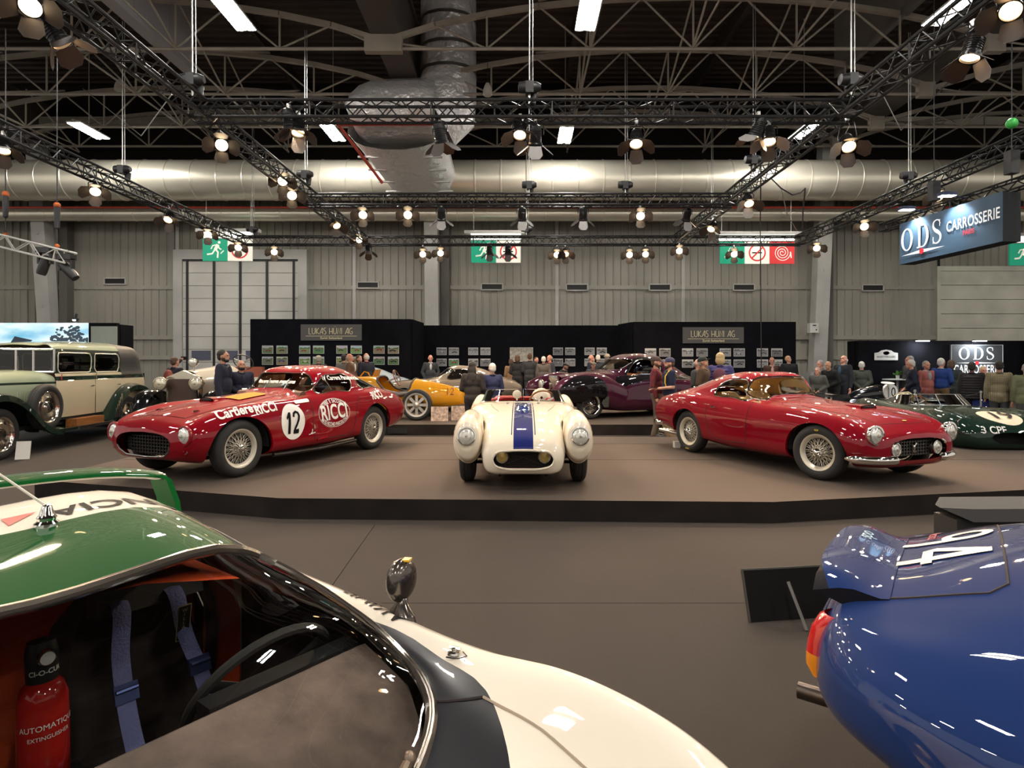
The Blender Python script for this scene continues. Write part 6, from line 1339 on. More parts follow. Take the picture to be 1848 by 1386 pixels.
# ================= blue racing car, tail at lower right =================
def blue_car():
    t = thing('racing_berlinetta', 'dark blue racing berlinetta with upturned tail and white 94, lower right foreground', 'car', (2.77, .85, 0), atan2(-.6, .8))
    blue = paint('metallic racing blue', (.010, .028, .115), .22)
    rows = [
     (1.98, [(.15, .40), (.25, .41), (.33, .43), (.33, .46), (.27, .48), (.2, .49), (.14, .495), (.07, .5), (0, .5)]),
     (1.95, [(.25, .33), (.4, .35), (.52, .42), (.52, .48), (.44, .54), (.34, .56), (.23, .57), (.11, .575), (0, .575)]),
     (1.85, [(.35, .25), (.55, .28), (.68, .40), (.69, .53), (.6, .65), (.45, .655), (.3, .665), (.15, .67), (0, .67)]),
     (1.6, [(.45, .2), (.68, .25), (.79, .42), (.79, .62), (.68, .77), (.5, .74), (.34, .75), (.17, .76), (0, .765)]),
     (1.2, [(.5, .18), (.76, .25), (.84, .44), (.83, .66), (.70, .84), (.54, .79), (.36, .80), (.18, .82), (0, .825)]),
     (.5, [(.66, .18), (.79, .25), (.84, .45), (.82, .68), (.72, .835), (.58, .86), (.4, .89), (.2, .91), (0, .915)]),
     (.25, [(.66, .18), (.79, .25), (.84, .45), (.82, .69), (.725, .84), (-.06, .63, .875), (-.02, .44, .92), (0, .2, .94), (.02, 0, .945)]),
     (.05, [(.66, .18), (.79, .25), (.84, .45), (.82, .69), (.73, .845), (.65, .885), (.55, 1.0), (.3, 1.06), (0, 1.065)]),
     (-.15, [(.66, .18), (.79, .25), (.845, .46), (.825, .70), (.735, .85), (.655, .89), (.595, 1.03), (.47, 1.16), (0, 1.205)]),
     (-.6, [(.64, .18), (.79, .26), (.85, .47), (.835, .71), (.74, .865), (.655, .91), (.58, 1.04), (.44, 1.16), (0, 1.215)]),
     (-1.0, [(.6, .2), (.78, .27), (.865, .49), (.85, .73), (.75, .89), (.64, .95), (.54, 1.05), (.38, 1.14), (0, 1.19)]),
     (-1.3, [(.5, .32), (.72, .39), (.865, .58), (.855, .77), (.745, .915), (.61, .985), (.47, 1.04), (.3, 1.10), (0, 1.13)]),
     (-1.6, [(.44, .41), (.64, .47), (.82, .63), (.82, .77), (.70, .90), (.56, .96), (.42, .995), (.25, 1.025), (0, 1.04)]),
     (-1.85, [(.36, .49), (.54, .54), (.715, .66), (.72, .76), (.61, .87), (.48, .895), (.34, .92), (.2, .935), (0, .94)]),
     (-2.0, [(.28, .53), (.42, .57), (.57, .67), (.57, .75), (.48, .84), (.38, .865), (.27, .875), (.13, .88), (0, .88)]),
     (-2.06, [(.2, .57), (.3, .60), (.42, .67), (.41, .73), (.34, .80), (.27, .815), (.18, .82), (.09, .825), (0, .825)]),
     (-2.075, [(.08, .64), (.13, .65), (.17, .68), (.16, .71), (.12, .74), (.1, .745), (.07, .75), (.03, .75), (0, .75)])]
    sk = loft(rows, 7, 6); rb = (mat('pale window surround', (.42, .40, .36), .4))
    ws = sdpoly(loop2([(-.57, .915), (0, .955), (.57, .915), (.585, .95), (.53, 1.08), (.45, 1.15), (0, 1.175), (-.45, 1.15), (-.53, 1.08), (-.585, .95)], 4))
    sw = sdpoly(loop2([(.02, .91), (-.5, .92), (-.75, .95), (-.7, 1.05), (-.5, 1.11), (-.2, 1.10), (-.08, 1.02)], 4))
    rw = sdpoly(rrect(-1.53, -.40, -.85, .40, .1))
    wins = [('windscreen', lambda p: max(ws(p.y, p.z), (p.x-.3)*.5, (-.4-p.x)*.5), window, chrome, .01)]+[('side_window', (lambda s: lambda p: sw(p.x, p.z) if p.y*s > .3 else .05+(.3-p.y*s))(s), window, chrome, .008) for s in (1, -1)]+[('rear_window', lambda p: rw(p.x, p.y) if p.z > .95 else .1, window, rb, .012)]
    bv = carve(sk, t, blue, arches=(arch(1.2, .33, .39, .37), arch(-1.2, .33, .39, .38)), wins=wins)
    wells(t, ((1.2, .33, .395, .375), (-1.2, .33, .395, .385)), .45, lambda x: .78)
    # upturned tail, boot lid
    def zs(y, f): return .018*(1-(y/.46)**2)
    tp = [(-1.88, .0), (-1.91, .006), (-1.95, .028), (-2.0, .065), (-2.05, .10), (-2.085, .118)]
    ys = [-.37+.04625*i for i in range(17)]; top = []; bot = []
    for i, (x, up) in enumerate(tp):
        r, q = [], []
        for y in ys:
            base = bv.ray_cast(V((max(x, -2.0), y, 2)), V((0, 0, -1)))[0].z; k = min(1, .72+(1-abs(y)/.372)*2.2)
            z = base-(max(0, -2.0-x)*.6)+.003+up*k; r.append(V((-1.88+(x+1.88)*(1-.25*(abs(y)/.37)**4), y, z))); h = bv.ray_cast(V((-2.6, y, z-.06)), V((1, 0, 0)))[0]; q.append((V((max(x, h.x if h else x)+.004, y, z-.012-.035*sin(pi*i/5)-.01*i/5)) if i < 5 else V((x*1+.008-.0, y, z-.014))))
        top.append(r); bot.append(q)
    b = M(); b.rows(top); b.obj('upturned_tail', blue, t); b = M(); b.rows(bot); b.rows([top[-1], bot[-1]])
    for j in (0, 16): b.rows([[r[j] for r in top], [r[j] for r in bot]])
    b.obj('tail_underside', mat('shaded tail underside', (.006, .006, .010), .6, spec=.1), t)  # underside and ends of the blue tail, shade put into the black
    dn = (0, 0, -1); lid = [(-1.88, .36, 2), (-1.66, .39, 2), (-1.62, .35, 2), (-1.62, -.35, 2), (-1.66, -.39, 2), (-1.88, -.36, 2)]
    seam(bv, lid, dn, 'boot_seam', t, .004); seam(bv, [(-1.883, -.36, 2), (-1.883, .36, 2)], dn, 'tail_joint', t, .0035, mat('joint line', (.02, .03, .06), .5))
    # number 94, upright when read from behind
    T = plane_T((-1.765, .05, 3), (0, -1, 0), (1, 0, 0)) @ MX.Diagonal((1, .80, 1, 1)); cream = mat('cream number', (.80, .72, .58), .3)
    nine = stroke_mesh([([(.055+.052*cos(a_), .075+.07*sin(a_)) for a_ in [2*pi*i/20 for i in range(21)]], .036), ([(.107, .08), (.10, -.02), (.085, -.10), (.07, -.15)], .036)], .03); four = stroke_mesh([([(.10, .15), (.10, -.15)], .042), ([(.10, .14), (.0, -.03), (.0, -.05), (.145, -.05)], .036)], .04)
    for vf, dx, nm in ((nine, -.17, '9'), (four, .035, '4')): decal([(a+dx, c) for a, c in vf[0]], vf[1], bv, T, 'race_number', cream, t, .004)
    v_, f_ = text_mesh('Mecanica', .05, .01, shear=.3); decal(v_, f_, bv, plane_T((-1.80, .30, 3), (0, -1, 0), (1, 0, 0)), 'script_mark', mat('red script', (.45, .02, .05), .3), t, .004)
    v_, f_ = text_mesh('ods', .07, .0, shear=.3); decal(v_, f_, BVHTree.FromPolygons([tuple(p) for r in top for p in r], [(i*17+j, i*17+j+1, i*17+j+18, i*17+j+17) for i in range(5) for j in range(16)]), plane_T((-1.99, .17, 3), (0, -1, 0), (1, 0, 0)), 'script_mark', mat('pale blue script', (.35, .6, .7), .3), t, .004)
    # lamps, exhausts
    redl, amb = mat('red lens', (.5, .01, .01), .15, coat=1), mat('orange lens', (.75, .25, .01), .15, coat=1)
    for s in (1, -1):
        q = []
        for z in (.84, .80, .76, .725, .69): h = bv.ray_cast(V((-2.6, s*.40, z)), V((1, 0, 0))); q.append(h[0]+V((-.012, 0, 0)) if h[0] else V((-1.98, s*.4, z)))
        b = M(); b.rows([[V((p.x+.03-.045*cos(a_), p.y+.042*sin(a_), p.z)) for a_ in [pi*(-.5+i/8) for i in range(9)]] for p in [q[0]+V((.012, 0, .008))]+q[:4]]); b.obj('tail_lamp', redl, t)
        b = M(); b.rows([[V((p.x+.03-.045*cos(a_), p.y+.042*sin(a_), p.z)) for a_ in [pi*(-.5+i/8) for i in range(9)]] for p in [q[3], q[4], q[4]+V((.015, 0, -.03))]]); b.obj('indicator_lamp', amb, t)
    h = bv.ray_cast(V((-2.6, .02, .80)), V((1, 0, 0)))[0]; b = M(); b.rows([[V((h.x+.04-.075*cos(a_)*k, .03+.07*k*sin(a_), z)) for a_ in [pi*(-.5+i/8) for i in range(9)]] for z, k in ((.885, .6), (.87, 1), (.83, 1.05), (.80, .9), (.785, .5))]); b.obj('number_plate_lamp', mat('frosted clear lens', (.75, .70, .62), .2, .2, coat=1), t)
    for y in (.12,): b = M(); b.lathe([(.026, 0), (.030, .0), (.030, .75), (.026, .75), (.026, 0)], 20, tr(-2.22, y, .33) @ rot('Y', pi/2)); b.obj('exhaust_pipe', mat('dark brown exhaust', (.11, .085, .07), .35, .85), t)
    b = M(); b.box2((-1.8, -.4, .30), (-1.2, .3, .33)); b.obj('undertray', dark, t, smooth=0)
    put_wheels(t, wheel_parts('wire', .33, .2, .2, None, 16), ((1.2, .7, .33, 0), (1.2, -.7, .33, 0), (-1.2, .7, .33, 0), (-1.2, -.7, .33, 0)))
    tanb = mat('dark blue cloth', (.03, .035, .06), .8)
    for s in (1, -1): seat(t, -.4, s*.32, .35, tanb, .44, .5, .46)
    b = M(); b.box2((-1.0, -.62, .22), (.4, .62, .25)); b.obj('cabin_floor', dark, t, smooth=0)
    for s in (1, -1): lampset(t, (1.86, s*.56, .56), (1, 0, .1), .08, chrome)
    return t
blue_car()
# information board seen from behind, lectern
def info_board():
    a = G(1353, 1123); t = thing('information_board', 'black information board seen from behind, propped on the floor behind the blue car', 'board', a, R(8))
    T = rot('X', R(-18)); b = M(); b.box(T @ V((.30, 0, .15)), (.60, .012, .30), T); b.obj('panel', mat('black board', (.008, .007, .007), .8, spec=.1), t, smooth=0)
    b = M(); b.box(T @ V((.30, 0, .302)), (.60, .016, .01), T); b.box(T @ V((0, 0, .15)), (.01, .016, .30), T); b.obj('board_edge', mat('dark board edge', (.05, .045, .04), .4), t, smooth=0)
    b = M(); p, q = V((.25, -.004+.06, .235)), V((.27, -.16, .004)); d = q-p; b.tube([p+V((0, -.06, 0)), q], .012, 4); b.obj('prop_leg', mat('grey strut', (.10, .095, .09), .4, .6), t)
info_board()
q = P(1693, 914, 3.3); t = thing('display_lectern', 'black lectern with grey sloping top behind the blue car tail', 'lectern', (q.x, q.y, 0))
b = M(); b.rows([[V((x, y*(.15 if i == 0 else 1), q.z+dz+y*.03)) for y in (-.10, 0, .16)] for i, (x, dz) in enumerate(((0, .0), (.12, .012), (.5, .015), (1.3, .02)))]); b.rows([[V((x, y*(.15 if i == 0 else 1), q.z+dz+y*.03-(.0 if i == 0 else .07))) for y in (-.10, 0, .16)] for i, (x, dz) in enumerate(((0, .0), (.12, .012), (.5, .015), (1.3, .02)))]); b.rows([[V((x, -.10*(.15 if i == 0 else 1), q.z+dz-.003+e)) for e in (0, -.0 if i == 0 else -.07)] for i, (x, dz) in enumerate(((0, .0), (.12, .012), (.5, .015), (1.3, .02)))])
b.obj('sloping_top', mat('grey lectern top', (.085, .083, .08), .9, spec=.1), t)
b = M(); b.box2((.06, -.06, 0), (1.2, .12, q.z-.06)); b.obj('plinth', mat('black plinth', (.012, .011, .011), .6), t, smooth=0)
# ================= cars in the background, left and middle =================
def fender(path, y0, y1, nm, m, t, s=1, crown=.05, skirt=.10, n=5):
    p = crom([(x, 0, z) for x, z in path], n); b = M(); k = len(p); rws = []
    for i, q in enumerate(p):
        d = (p[min(i+1, k-1)]-p[max(i-1, 0)]).normalized(); nn = V((d.z, 0, -d.x)); nn = nn if nn.z > 0 or (abs(nn.z) < .2) else -nn
        if i and nn.dot(pn) < 0: nn = -nn
        pn = nn; w_ = y1-y0; rws.append([V((q.x, s*(y0+w_*f), q.z))+nn*h for f, h in ((0, -skirt*.6), (0, -.01), (.2, crown*.7), (.5, crown), (.8, crown*.75), (1, 0), (1.02, -skirt))])
    b.rows(rws); return b.obj(nm, m, t)
def limousine():
    t = thing('limousine', 'tall cream and dark green vintage limousine with side mounted spare wheel at the left edge', 'car', (-9.47, 11.66, 0), atan2(-.993, .12))
    cream = paint('cream coach paint', (.60, .50, .33)); sage = paint('sage green coach paint', (.36, .40, .27)); dg = paint('dark green coach paint', (.008, .02, .012)); lea = mat('black leather hood', (.035, .034, .032), .6, bump=(40, .2)); wood = mat('varnished wood', (.30, .11, .03), .35, noise=(4, .3, (1, 8, 8)))
    rows = [(x, [(.70-q, .55), (.735-q, .85), (.735-q, 1.25), (.725-q, 1.33), (.70-q, 1.42), (.675-q, 1.80), (.61-q*.8, 1.93-q*.3), (.36, 2.0+c), (0, 2.02+c)]) for x, q, c in ((.46, .03, -.08), (.40, .02, -.06), (0, 0, -.02), (-.7, 0, .02), (-1.5, 0, .03), (-2.2, .0, .02), (-2.6, .02, -.02))]
    rows += [(-2.85, [(.68, .6), (.70, .85), (.70, 1.25), (.68, 1.33), (.64, 1.45), (.58, 1.75), (.50, 1.85), (.3, 1.92), (0, 1.94)]), (-3.0, [(.60, .7), (.62, .9), (.62, 1.22), (.60, 1.3), (.55, 1.45), (.48, 1.62), (.40, 1.70), (.22, 1.75), (0, 1.76)]), (-3.06, [(.2, .95), (.25, 1.05), (.25, 1.2), (.24, 1.28), (.22, 1.36), (.18, 1.42), (.15, 1.45), (.08, 1.46), (0, 1.46)])]
    sk = loft(rows, 5, 5, floor=False)
    cur = sk
    for s in (1, -1):
        for x0, x1 in ((-.69, .36), (-1.74, -.81)):
            pf = sdpoly(rrect(x0, 1.405, x1, 1.79, .03)); ins, cur, lp = cur.cut(lambda p: pf(p.x, p.z) if p.y*s > .3 else .1); ins.obj('side_window', window, t); beads(lp, .012, 'window_trim', mat('cream bead', (.6, .54, .42), .3), t)
    lo_, cur, lp = cur.cut(lambda p: p.z-1.25 if p.x > -2.95 else .1); lo_.obj('lower_body', cream, t)
    band, cur, _ = cur.cut(lambda p: p.z-1.335 if p.x > -2.95 else .1); band.obj('waist_moulding', dg, t)
    band, cur, _ = cur.cut(lambda p: p.z-1.39 if p.x > -1.8 else .1); band.obj('waist_strip', cream, t)
    hood, cur, _ = cur.cut(lambda p: max(p.x+1.80, 1.33-p.z)); hood.obj('leather_hood', lea, t)
    rf, cur, _ = cur.cut(lambda p: max(1.86-p.z, -1.85-p.x)); rf.obj('roof', sage, t); cur.obj('pillars', dg, t)
    b = M(); b.tube([(.44, y, 1.42) for y in (-.66, .66)], .022, 6); b.tube([(.44, -.66, 1.85), (.44, .66, 1.85)], .022, 6)
    for y in (-.66, 0, .30, .66): b.tube([(.44, y, 1.42), (.44, y, 1.86)], .02, 6)
    b.obj('windscreen_frame', alu, t); b = M(); b.rows([[V((.44, y, z)) for y in (-.66, .66)] for z in (1.42, 1.85)]); b.obj('windscreen', window, t)
    hb = [(x, [(w-.03, .62), (w, .9), (w, 1.22), (w-.03, h-.12), (w*.72, h-.03), (w*.4, h), (0, h+.01)]) for x, w, h in ((2.45, .30, 1.36), (2.0, .36, 1.40), (1.4, .44, 1.43), (.9, .52, 1.45), (.55, .64, 1.45), (.44, .69, 1.43))]
    bs = loft(hb, 4, 4, floor=False); lowb, up, _ = bs.cut(lambda p: p.z-1.20); lowb.obj('bonnet_side', sage, t); bd, up, _ = up.cut(lambda p: p.z-1.24); bd.obj('bonnet_moulding', dg, t); up.obj('bonnet', sage, t)
    b = M()
    for i in range(22): x = .95+.05*i; y = interp([(.9, .52), (1.4, .44), (2.0, .36), (2.45, .30)], x); b.tube([(x, y+.003, .80), (x, y+.003, 1.08)], .008, 5)
    b.obj('bonnet_louvre', sage, t)
    b = M(); b.box((2.50, 0, 1.0), (.12, .62, .78)); b.obj('radiator_shell', chrome, t, smooth=30)
    for s in (1, -1):
        fender([(2.80, .62), (2.60, .92), (2.25, 1.06), (1.85, 1.02), (1.45, .80), (1.15, .55), (.92, .41), (.6, .365)], .50, .93, 'front_fender', dg, t, s)
        fender([(-1.02, .36), (-1.22, .62), (-1.52, .92), (-1.95, 1.08), (-2.35, 1.06), (-2.75, .88), (-3.0, .62)], .52, .94, 'rear_fender', dg, t, s)
        b = M(); b.box2((-1.05, s*.60, .32), (.65, s*.95, .365)); b.obj('running_board', dg, t, smooth=0); b = M(); b.box2((-1.05, s*.93, .31), (.2, s*.965, .37)); b.obj('board_edge', alu, t, smooth=0)
        b = M(); b.box2((-.85, s*.66, .365), (.10, s*.86, .50)); b.obj('tool_box', wood, t, smooth=0)
        b = M()
        for i in range(6): b.tube([(-1.10-.055*i, s*.95, .42), (-1.10-.055*i, s*.95, .55+.075*i)], .012, 5)
        b.obj('fender_guard', alu, t)
        for x, z in ((-.62, 1.13), (-1.62, 1.13)): b = M(); b.tube([(x, s*.745, z), (x+.02, s*.80, z), (x+.14, s*.80, z-.01)], .012, 6); b.obj('door_handle', chrome, t)
        seam_ = M(); seam_.tube([(-.75, s*.74, .56), (-.75, s*.742, .9), (-.75, s*.738, 1.25)], .006, 4); seam_.tube([(-1.80, s*.735, .8), (-1.80, s*.735, 1.25)], .006, 4); seam_.obj('door_seam', dark, t)
        lampset(t, (2.62, s*.42, 1.0), (1, 0, 0), .14, chrome)
        for x in (.37, -.77): b = M(); b.tube([(x, s*.745, 1.27), (x, s*.75, 1.38)], .012, 5); b.obj('hinge', chrome, t)
    cov = mat('chrome wheel disc', (.75, .68, .6), .12, 1)
    wp = wheel_parts('disc', .42, .17, .28, cov)
    put_wheels(t, wp, ((2.0, .74, .42, 0), (2.0, -.74, .42, 0), (-1.95, .74, .42, 0), (-1.95, -.74, .42, 0), (.92, .80, .79, 0), (.92, -.80, .79, 0)))
    b = M(); b.box2((-3.42, -.45, .62), (-3.14, .45, 1.34)); b.obj('luggage_trunk', black_gloss, t, smooth=0)
    b = M(); b.box2((-2.9, -.68, .50), (.42, .68, .56)); b.box2((-2.9, -.6, .4), (2.4, .6, .46)); b.obj('chassis_floor', dark, t, smooth=0)
    b = M(); b.box2((-2.8, -.64, 1.0), (-2.2, .64, 1.45)); b.box2((-.75, -.64, .6), (-.68, .64, 1.38)); b.box2((-.6, -.62, .8), (.0, .62, 1.15)); b.obj('seats', mat('brown leather', (.12, .05, .025), .6), t, smooth=0)
    steering(t, (.2, -.3, 1.36), (-.8, 0, .6), .2, black_paint)
    return t
limousine()
def card(px, py, D, w_, h_, z0, lab, tilt=-.2, col=None, nm='info_card', rz=0.0):
    a = P(px, py, D); t = thing(nm, lab, 'card', (a.x, a.y, z0), rz); T = rot('X', tilt); b = M(); b.box(T @ V((0, 0, h_/2)), (w_, .012, h_), T); b.obj('card_face', col or mat('white card', (.70, .67, .60), .6), t, smooth=0); b = M(); b.tube([T @ V((0, .005, h_*.7)), V((0, h_*.45, 0))], .008, 4); b.obj('card_prop', black_paint, t)
card(40, 828, 9.85, .20, .30, 0, 'white information card standing on the floor in front of the limousine', -.25, None, 'info_card', .35)
def veteran():
    t = thing('veteran_car', 'cream veteran touring car with brown radiator and big nickel headlamps behind the red coupe', 'car', (-6.98, 14.05, 0), -pi/2+.02)
    nick = mat('nickel plate', (.72, .66, .54), .15, 1); crm = paint('pale cream coachwork', (.62, .55, .42)); core = mat('brown radiator core', (.07, .04, .028), .6, bump=(120, .4))
    b = M(); b.prism([(-.33, .45), (.33, .45), (.33, 1.30), (0, 1.44), (-.33, 1.30)], .14, plane_T((1.52, 0, 0), (0, -1, 0), (0, 0, 1)) @ tr(0, 0, -.14)); b.obj('radiator_shell', nick, t, smooth=0)
    b = M(); b.box2((1.66, -.285, .5), (1.675, .285, 1.26)); b.obj('radiator_core', core, t, smooth=0)
    rows = [(x, [(w, .6), (w+.01, .9), (w, 1.22), (w*.55, z-.05), (0, z)]) for x, w, z in ((1.52, .32, 1.43), (.9, .36, 1.47), (.2, .42, 1.52), (-.1, .5, 1.55))]; sk = loft(rows, 3, 4, floor=False); lo_, up, _ = sk.cut(lambda p: p.z-1.24); lo_.obj('bonnet_side', mat('grey bonnet side', (.42, .39, .34), .35, .6), t); up.obj('bonnet', crm, t)
    b = M(); b.rows([[V((x, y, z)) for x in (-.1, -1.0, -2.0)] for y, z in ((.62, .6), (.66, 1.0), (.60, 1.25), (-.60, 1.25), (-.66, 1.0), (-.62, .6))]); b.obj('tourer_body', crm, t)
    for s in (1, -1):
        o = lampset(t, (1.85, s*.36, 1.17), (1, 0, 0), .125, nick, glass=mat('nickel lamp glass', (.8, .74, .58), .1, .5, coat=1), depth=.2); b = M(); b.tube([(1.8, s*.36, 1.05), (1.7, s*.36, .7), (1.6, s*.3, .6)], .02, 6); b.obj('lamp_bracket', black_paint, t)
        fender([(2.05, .60), (1.85, .93), (1.45, 1.02), (1.05, .85), (.6, .5), (.1, .42), (-1.2, .42)], .52, .86, 'front_fender', black_gloss, t, s, .03, .05)
    o = lampset(t, (1.45, .10, 1.60), (1, .05, -.05), .085, nick, depth=.14, name='spot_lamp'); b = M(); b.tube([(1.4, .10, 1.52), (1.4, .10, 1.40)], .015, 6); b.obj('spot_bracket', nick, t)
    put_wheels(t, wheel_parts('wire', .42, .12, .33, mat('dark wheel', (.05, .05, .05), .4), 14, nick), ((1.45, .69, .42, 0), (1.45, -.69, .42, 0), (-1.5, .69, .42, 0), (-1.5, -.69, .42, 0)))
    steering(t, (-.45, .33, 1.62), (-.75, 0, .66), .23, black_paint)
    b = M(); b.box2((-.95, -.55, .8), (-.55, .55, 1.1)); b.box2((-1.1, -.58, .8), (-.95, .58, 1.5)); b.obj('seat', mat('red brown leather', (.25, .06, .03), .5), t, smooth=30)
    b = M(); b.box((2.0, 0, .74), (.02, .52, .12)); b.obj('number_plate', black_paint, t, smooth=0); v_, f_ = text_mesh('R  0146', .13, .01); flat(v_, f_, plane_T((2.012, 0, .74), (0, 1, 0), (0, 0, 1)), 'plate_text', white_mark, t)
    b = M(); b.tube([(.9, .45, 1.2), (.8, .6, .9), (.5, .66, .6)], .03, 6); b.tube([(.4, .66, 1.3), (.35, .7, 1.05), (.3, .7, .6)], .025, 6); b.ell((.42, .66, 1.28), (.09, .07, .07), 10); b.obj('horn', black_gloss, t)
    b = M(); b.box2((-2, -.55, .5), (1.9, .55, .6)); b.obj('chassis', dark, t, smooth=0)
veteran()
ST2 = .235
def yellow_racer():
    t = thing('grand_prix_racer', 'yellow vintage grand prix racer with tapered tail and number 12 on the display stage', 'car', (-3.6, 14.9, ST2), atan2(.12, -.993))
    yel = paint('mustard yellow paint', (.62, .27, .012))
    rows = [(1.75, [(.22, .35), (.27, .5), (.28, .7), (.24, .86), (.14, .92), (0, .93)]), (1.0, [(.26, .28), (.33, .45), (.34, .72), (.30, .92), (.17, .99), (0, 1.0)]), (.2, [(.28, .24), (.38, .42), (.40, .75), (.35, .97), (.19, 1.02), (0, 1.03)]), (-.15, [(.28, .22), (.40, .40), (.42, .75), (.37, .98), (.2, 1.03), (0, 1.04)]), (-.6, [(.28, .22), (.41, .40), (.43, .72), (.38, .93), (.2, .98), (0, .99)]), (-1.05, [(.27, .24), (.40, .40), (.42, .66), (.35, .87), (.19, .96), (0, .98)]), (-1.5, [(.22, .28), (.33, .40), (.35, .60), (.28, .80), (.15, .89), (0, .91)]), (-2.0, [(.12, .32), (.18, .42), (.19, .56), (.15, .70), (.08, .77), (0, .79)]), (-2.28, [(.03, .36), (.05, .42), (.05, .54), (.04, .64), (.02, .69), (0, .70)]), (-2.31, [(.004, .37), (.008, .42), (.008, .54), (.006, .64), (.004, .68), (0, .69)])]
    sk = loft(rows, 6, 6); bv = sk.bvh(); ck = sdpoly([(-.18, 1.3), (-.24, .92), (-.42, .72), (-.62, .655), (-.95, .66), (-1.05, .75), (-1.10, 1.0), (-1.06, 1.3)])
    _, cur, lp = sk.cut(lambda p: ck(p.x, p.z)); cur.obj('body', yel, t); beads(lp, .025, 'cockpit_edge', mat('worn leather edge', (.06, .045, .04), .7), t)
    decal(*text_mesh('12', .24, -.004, wide=.85), bv, side_T(-1.98, .66, 1, 1.2), 'race_number', mat('dark red number', (.12, .01, .01), .4), t, .005)
    gw = mat('cast alloy wheel', (.55, .52, .46), .4, .6); put_wheels(t, wheel_parts('spoke8', .37, .15, .275, gw), ((-1.29, .60, .37, 0), (-1.29, -.60, .37, 0), (1.12, .60, .37, 0), (1.12, -.60, .37, 0)))
    steering(t, (-.62, .05, 1.0), (-.93, 0, .36), .2, mat('red wood rim', (.30, .10, .05), .4), steel, 4)
    seat(t, -.85, .1, .35, mat('grey leather', (.22, .22, .21), .6), .42, .5, .4)
    b = M(); b.tube([(-.2, .45, .74), (-.8, .47, .60), (-1.25, .46, .66)], .05, 8); b.obj('exhaust_pipe', mat('grey brown pipe', (.10, .08, .07), .6), t); b = M(); b.tube([(1.5, .42, .5), (.2, .45, .45), (-.6, .45, .42)], .012, 6); b.obj('brake_rod', dark, t)
    lampset(t, (-1.15, -.62, .78), (.2, 1, 0), .1, chrome, name='round_lamp')
    b = M(); b.tube([(-1.29, -.6, .37), (-1.29, .6, .37)], .04, 8); b.tube([(1.12, -.6, .37), (1.12, .6, .37)], .03, 8); b.obj('axle', dark, t); b = M(); b.box2((1.72, -.24, .35), (1.80, .24, .95)); b.obj('radiator', chrome, t, smooth=0)
    b = M(); b.tube([(.05, .1, 1.03), (.1, .1, 1.12), (.2, .1, 1.15), (.3, .1, 1.03)], .015, 6); b.rows([[V((-.05, y, 1.0)) for y in (-.25, .25)], [V((-.12, y, 1.2)) for y in (-.22, .22)]]); b.obj('aero_screen', yel, t)
yellow_racer()
pic = mat('sepia photo board', (.42, .31, .24), .6, noise=(16, .6))
card(793, 750, 14.0, .40, .34, ST2, 'left sepia photograph board leaning on the display stage below the yellow tail', -.15, pic, 'photo_board')
card(828, 748, 14.2, .36, .34, ST2, 'right sepia photograph board half hidden by the white racer fender', -.15, pic, 'photo_board')
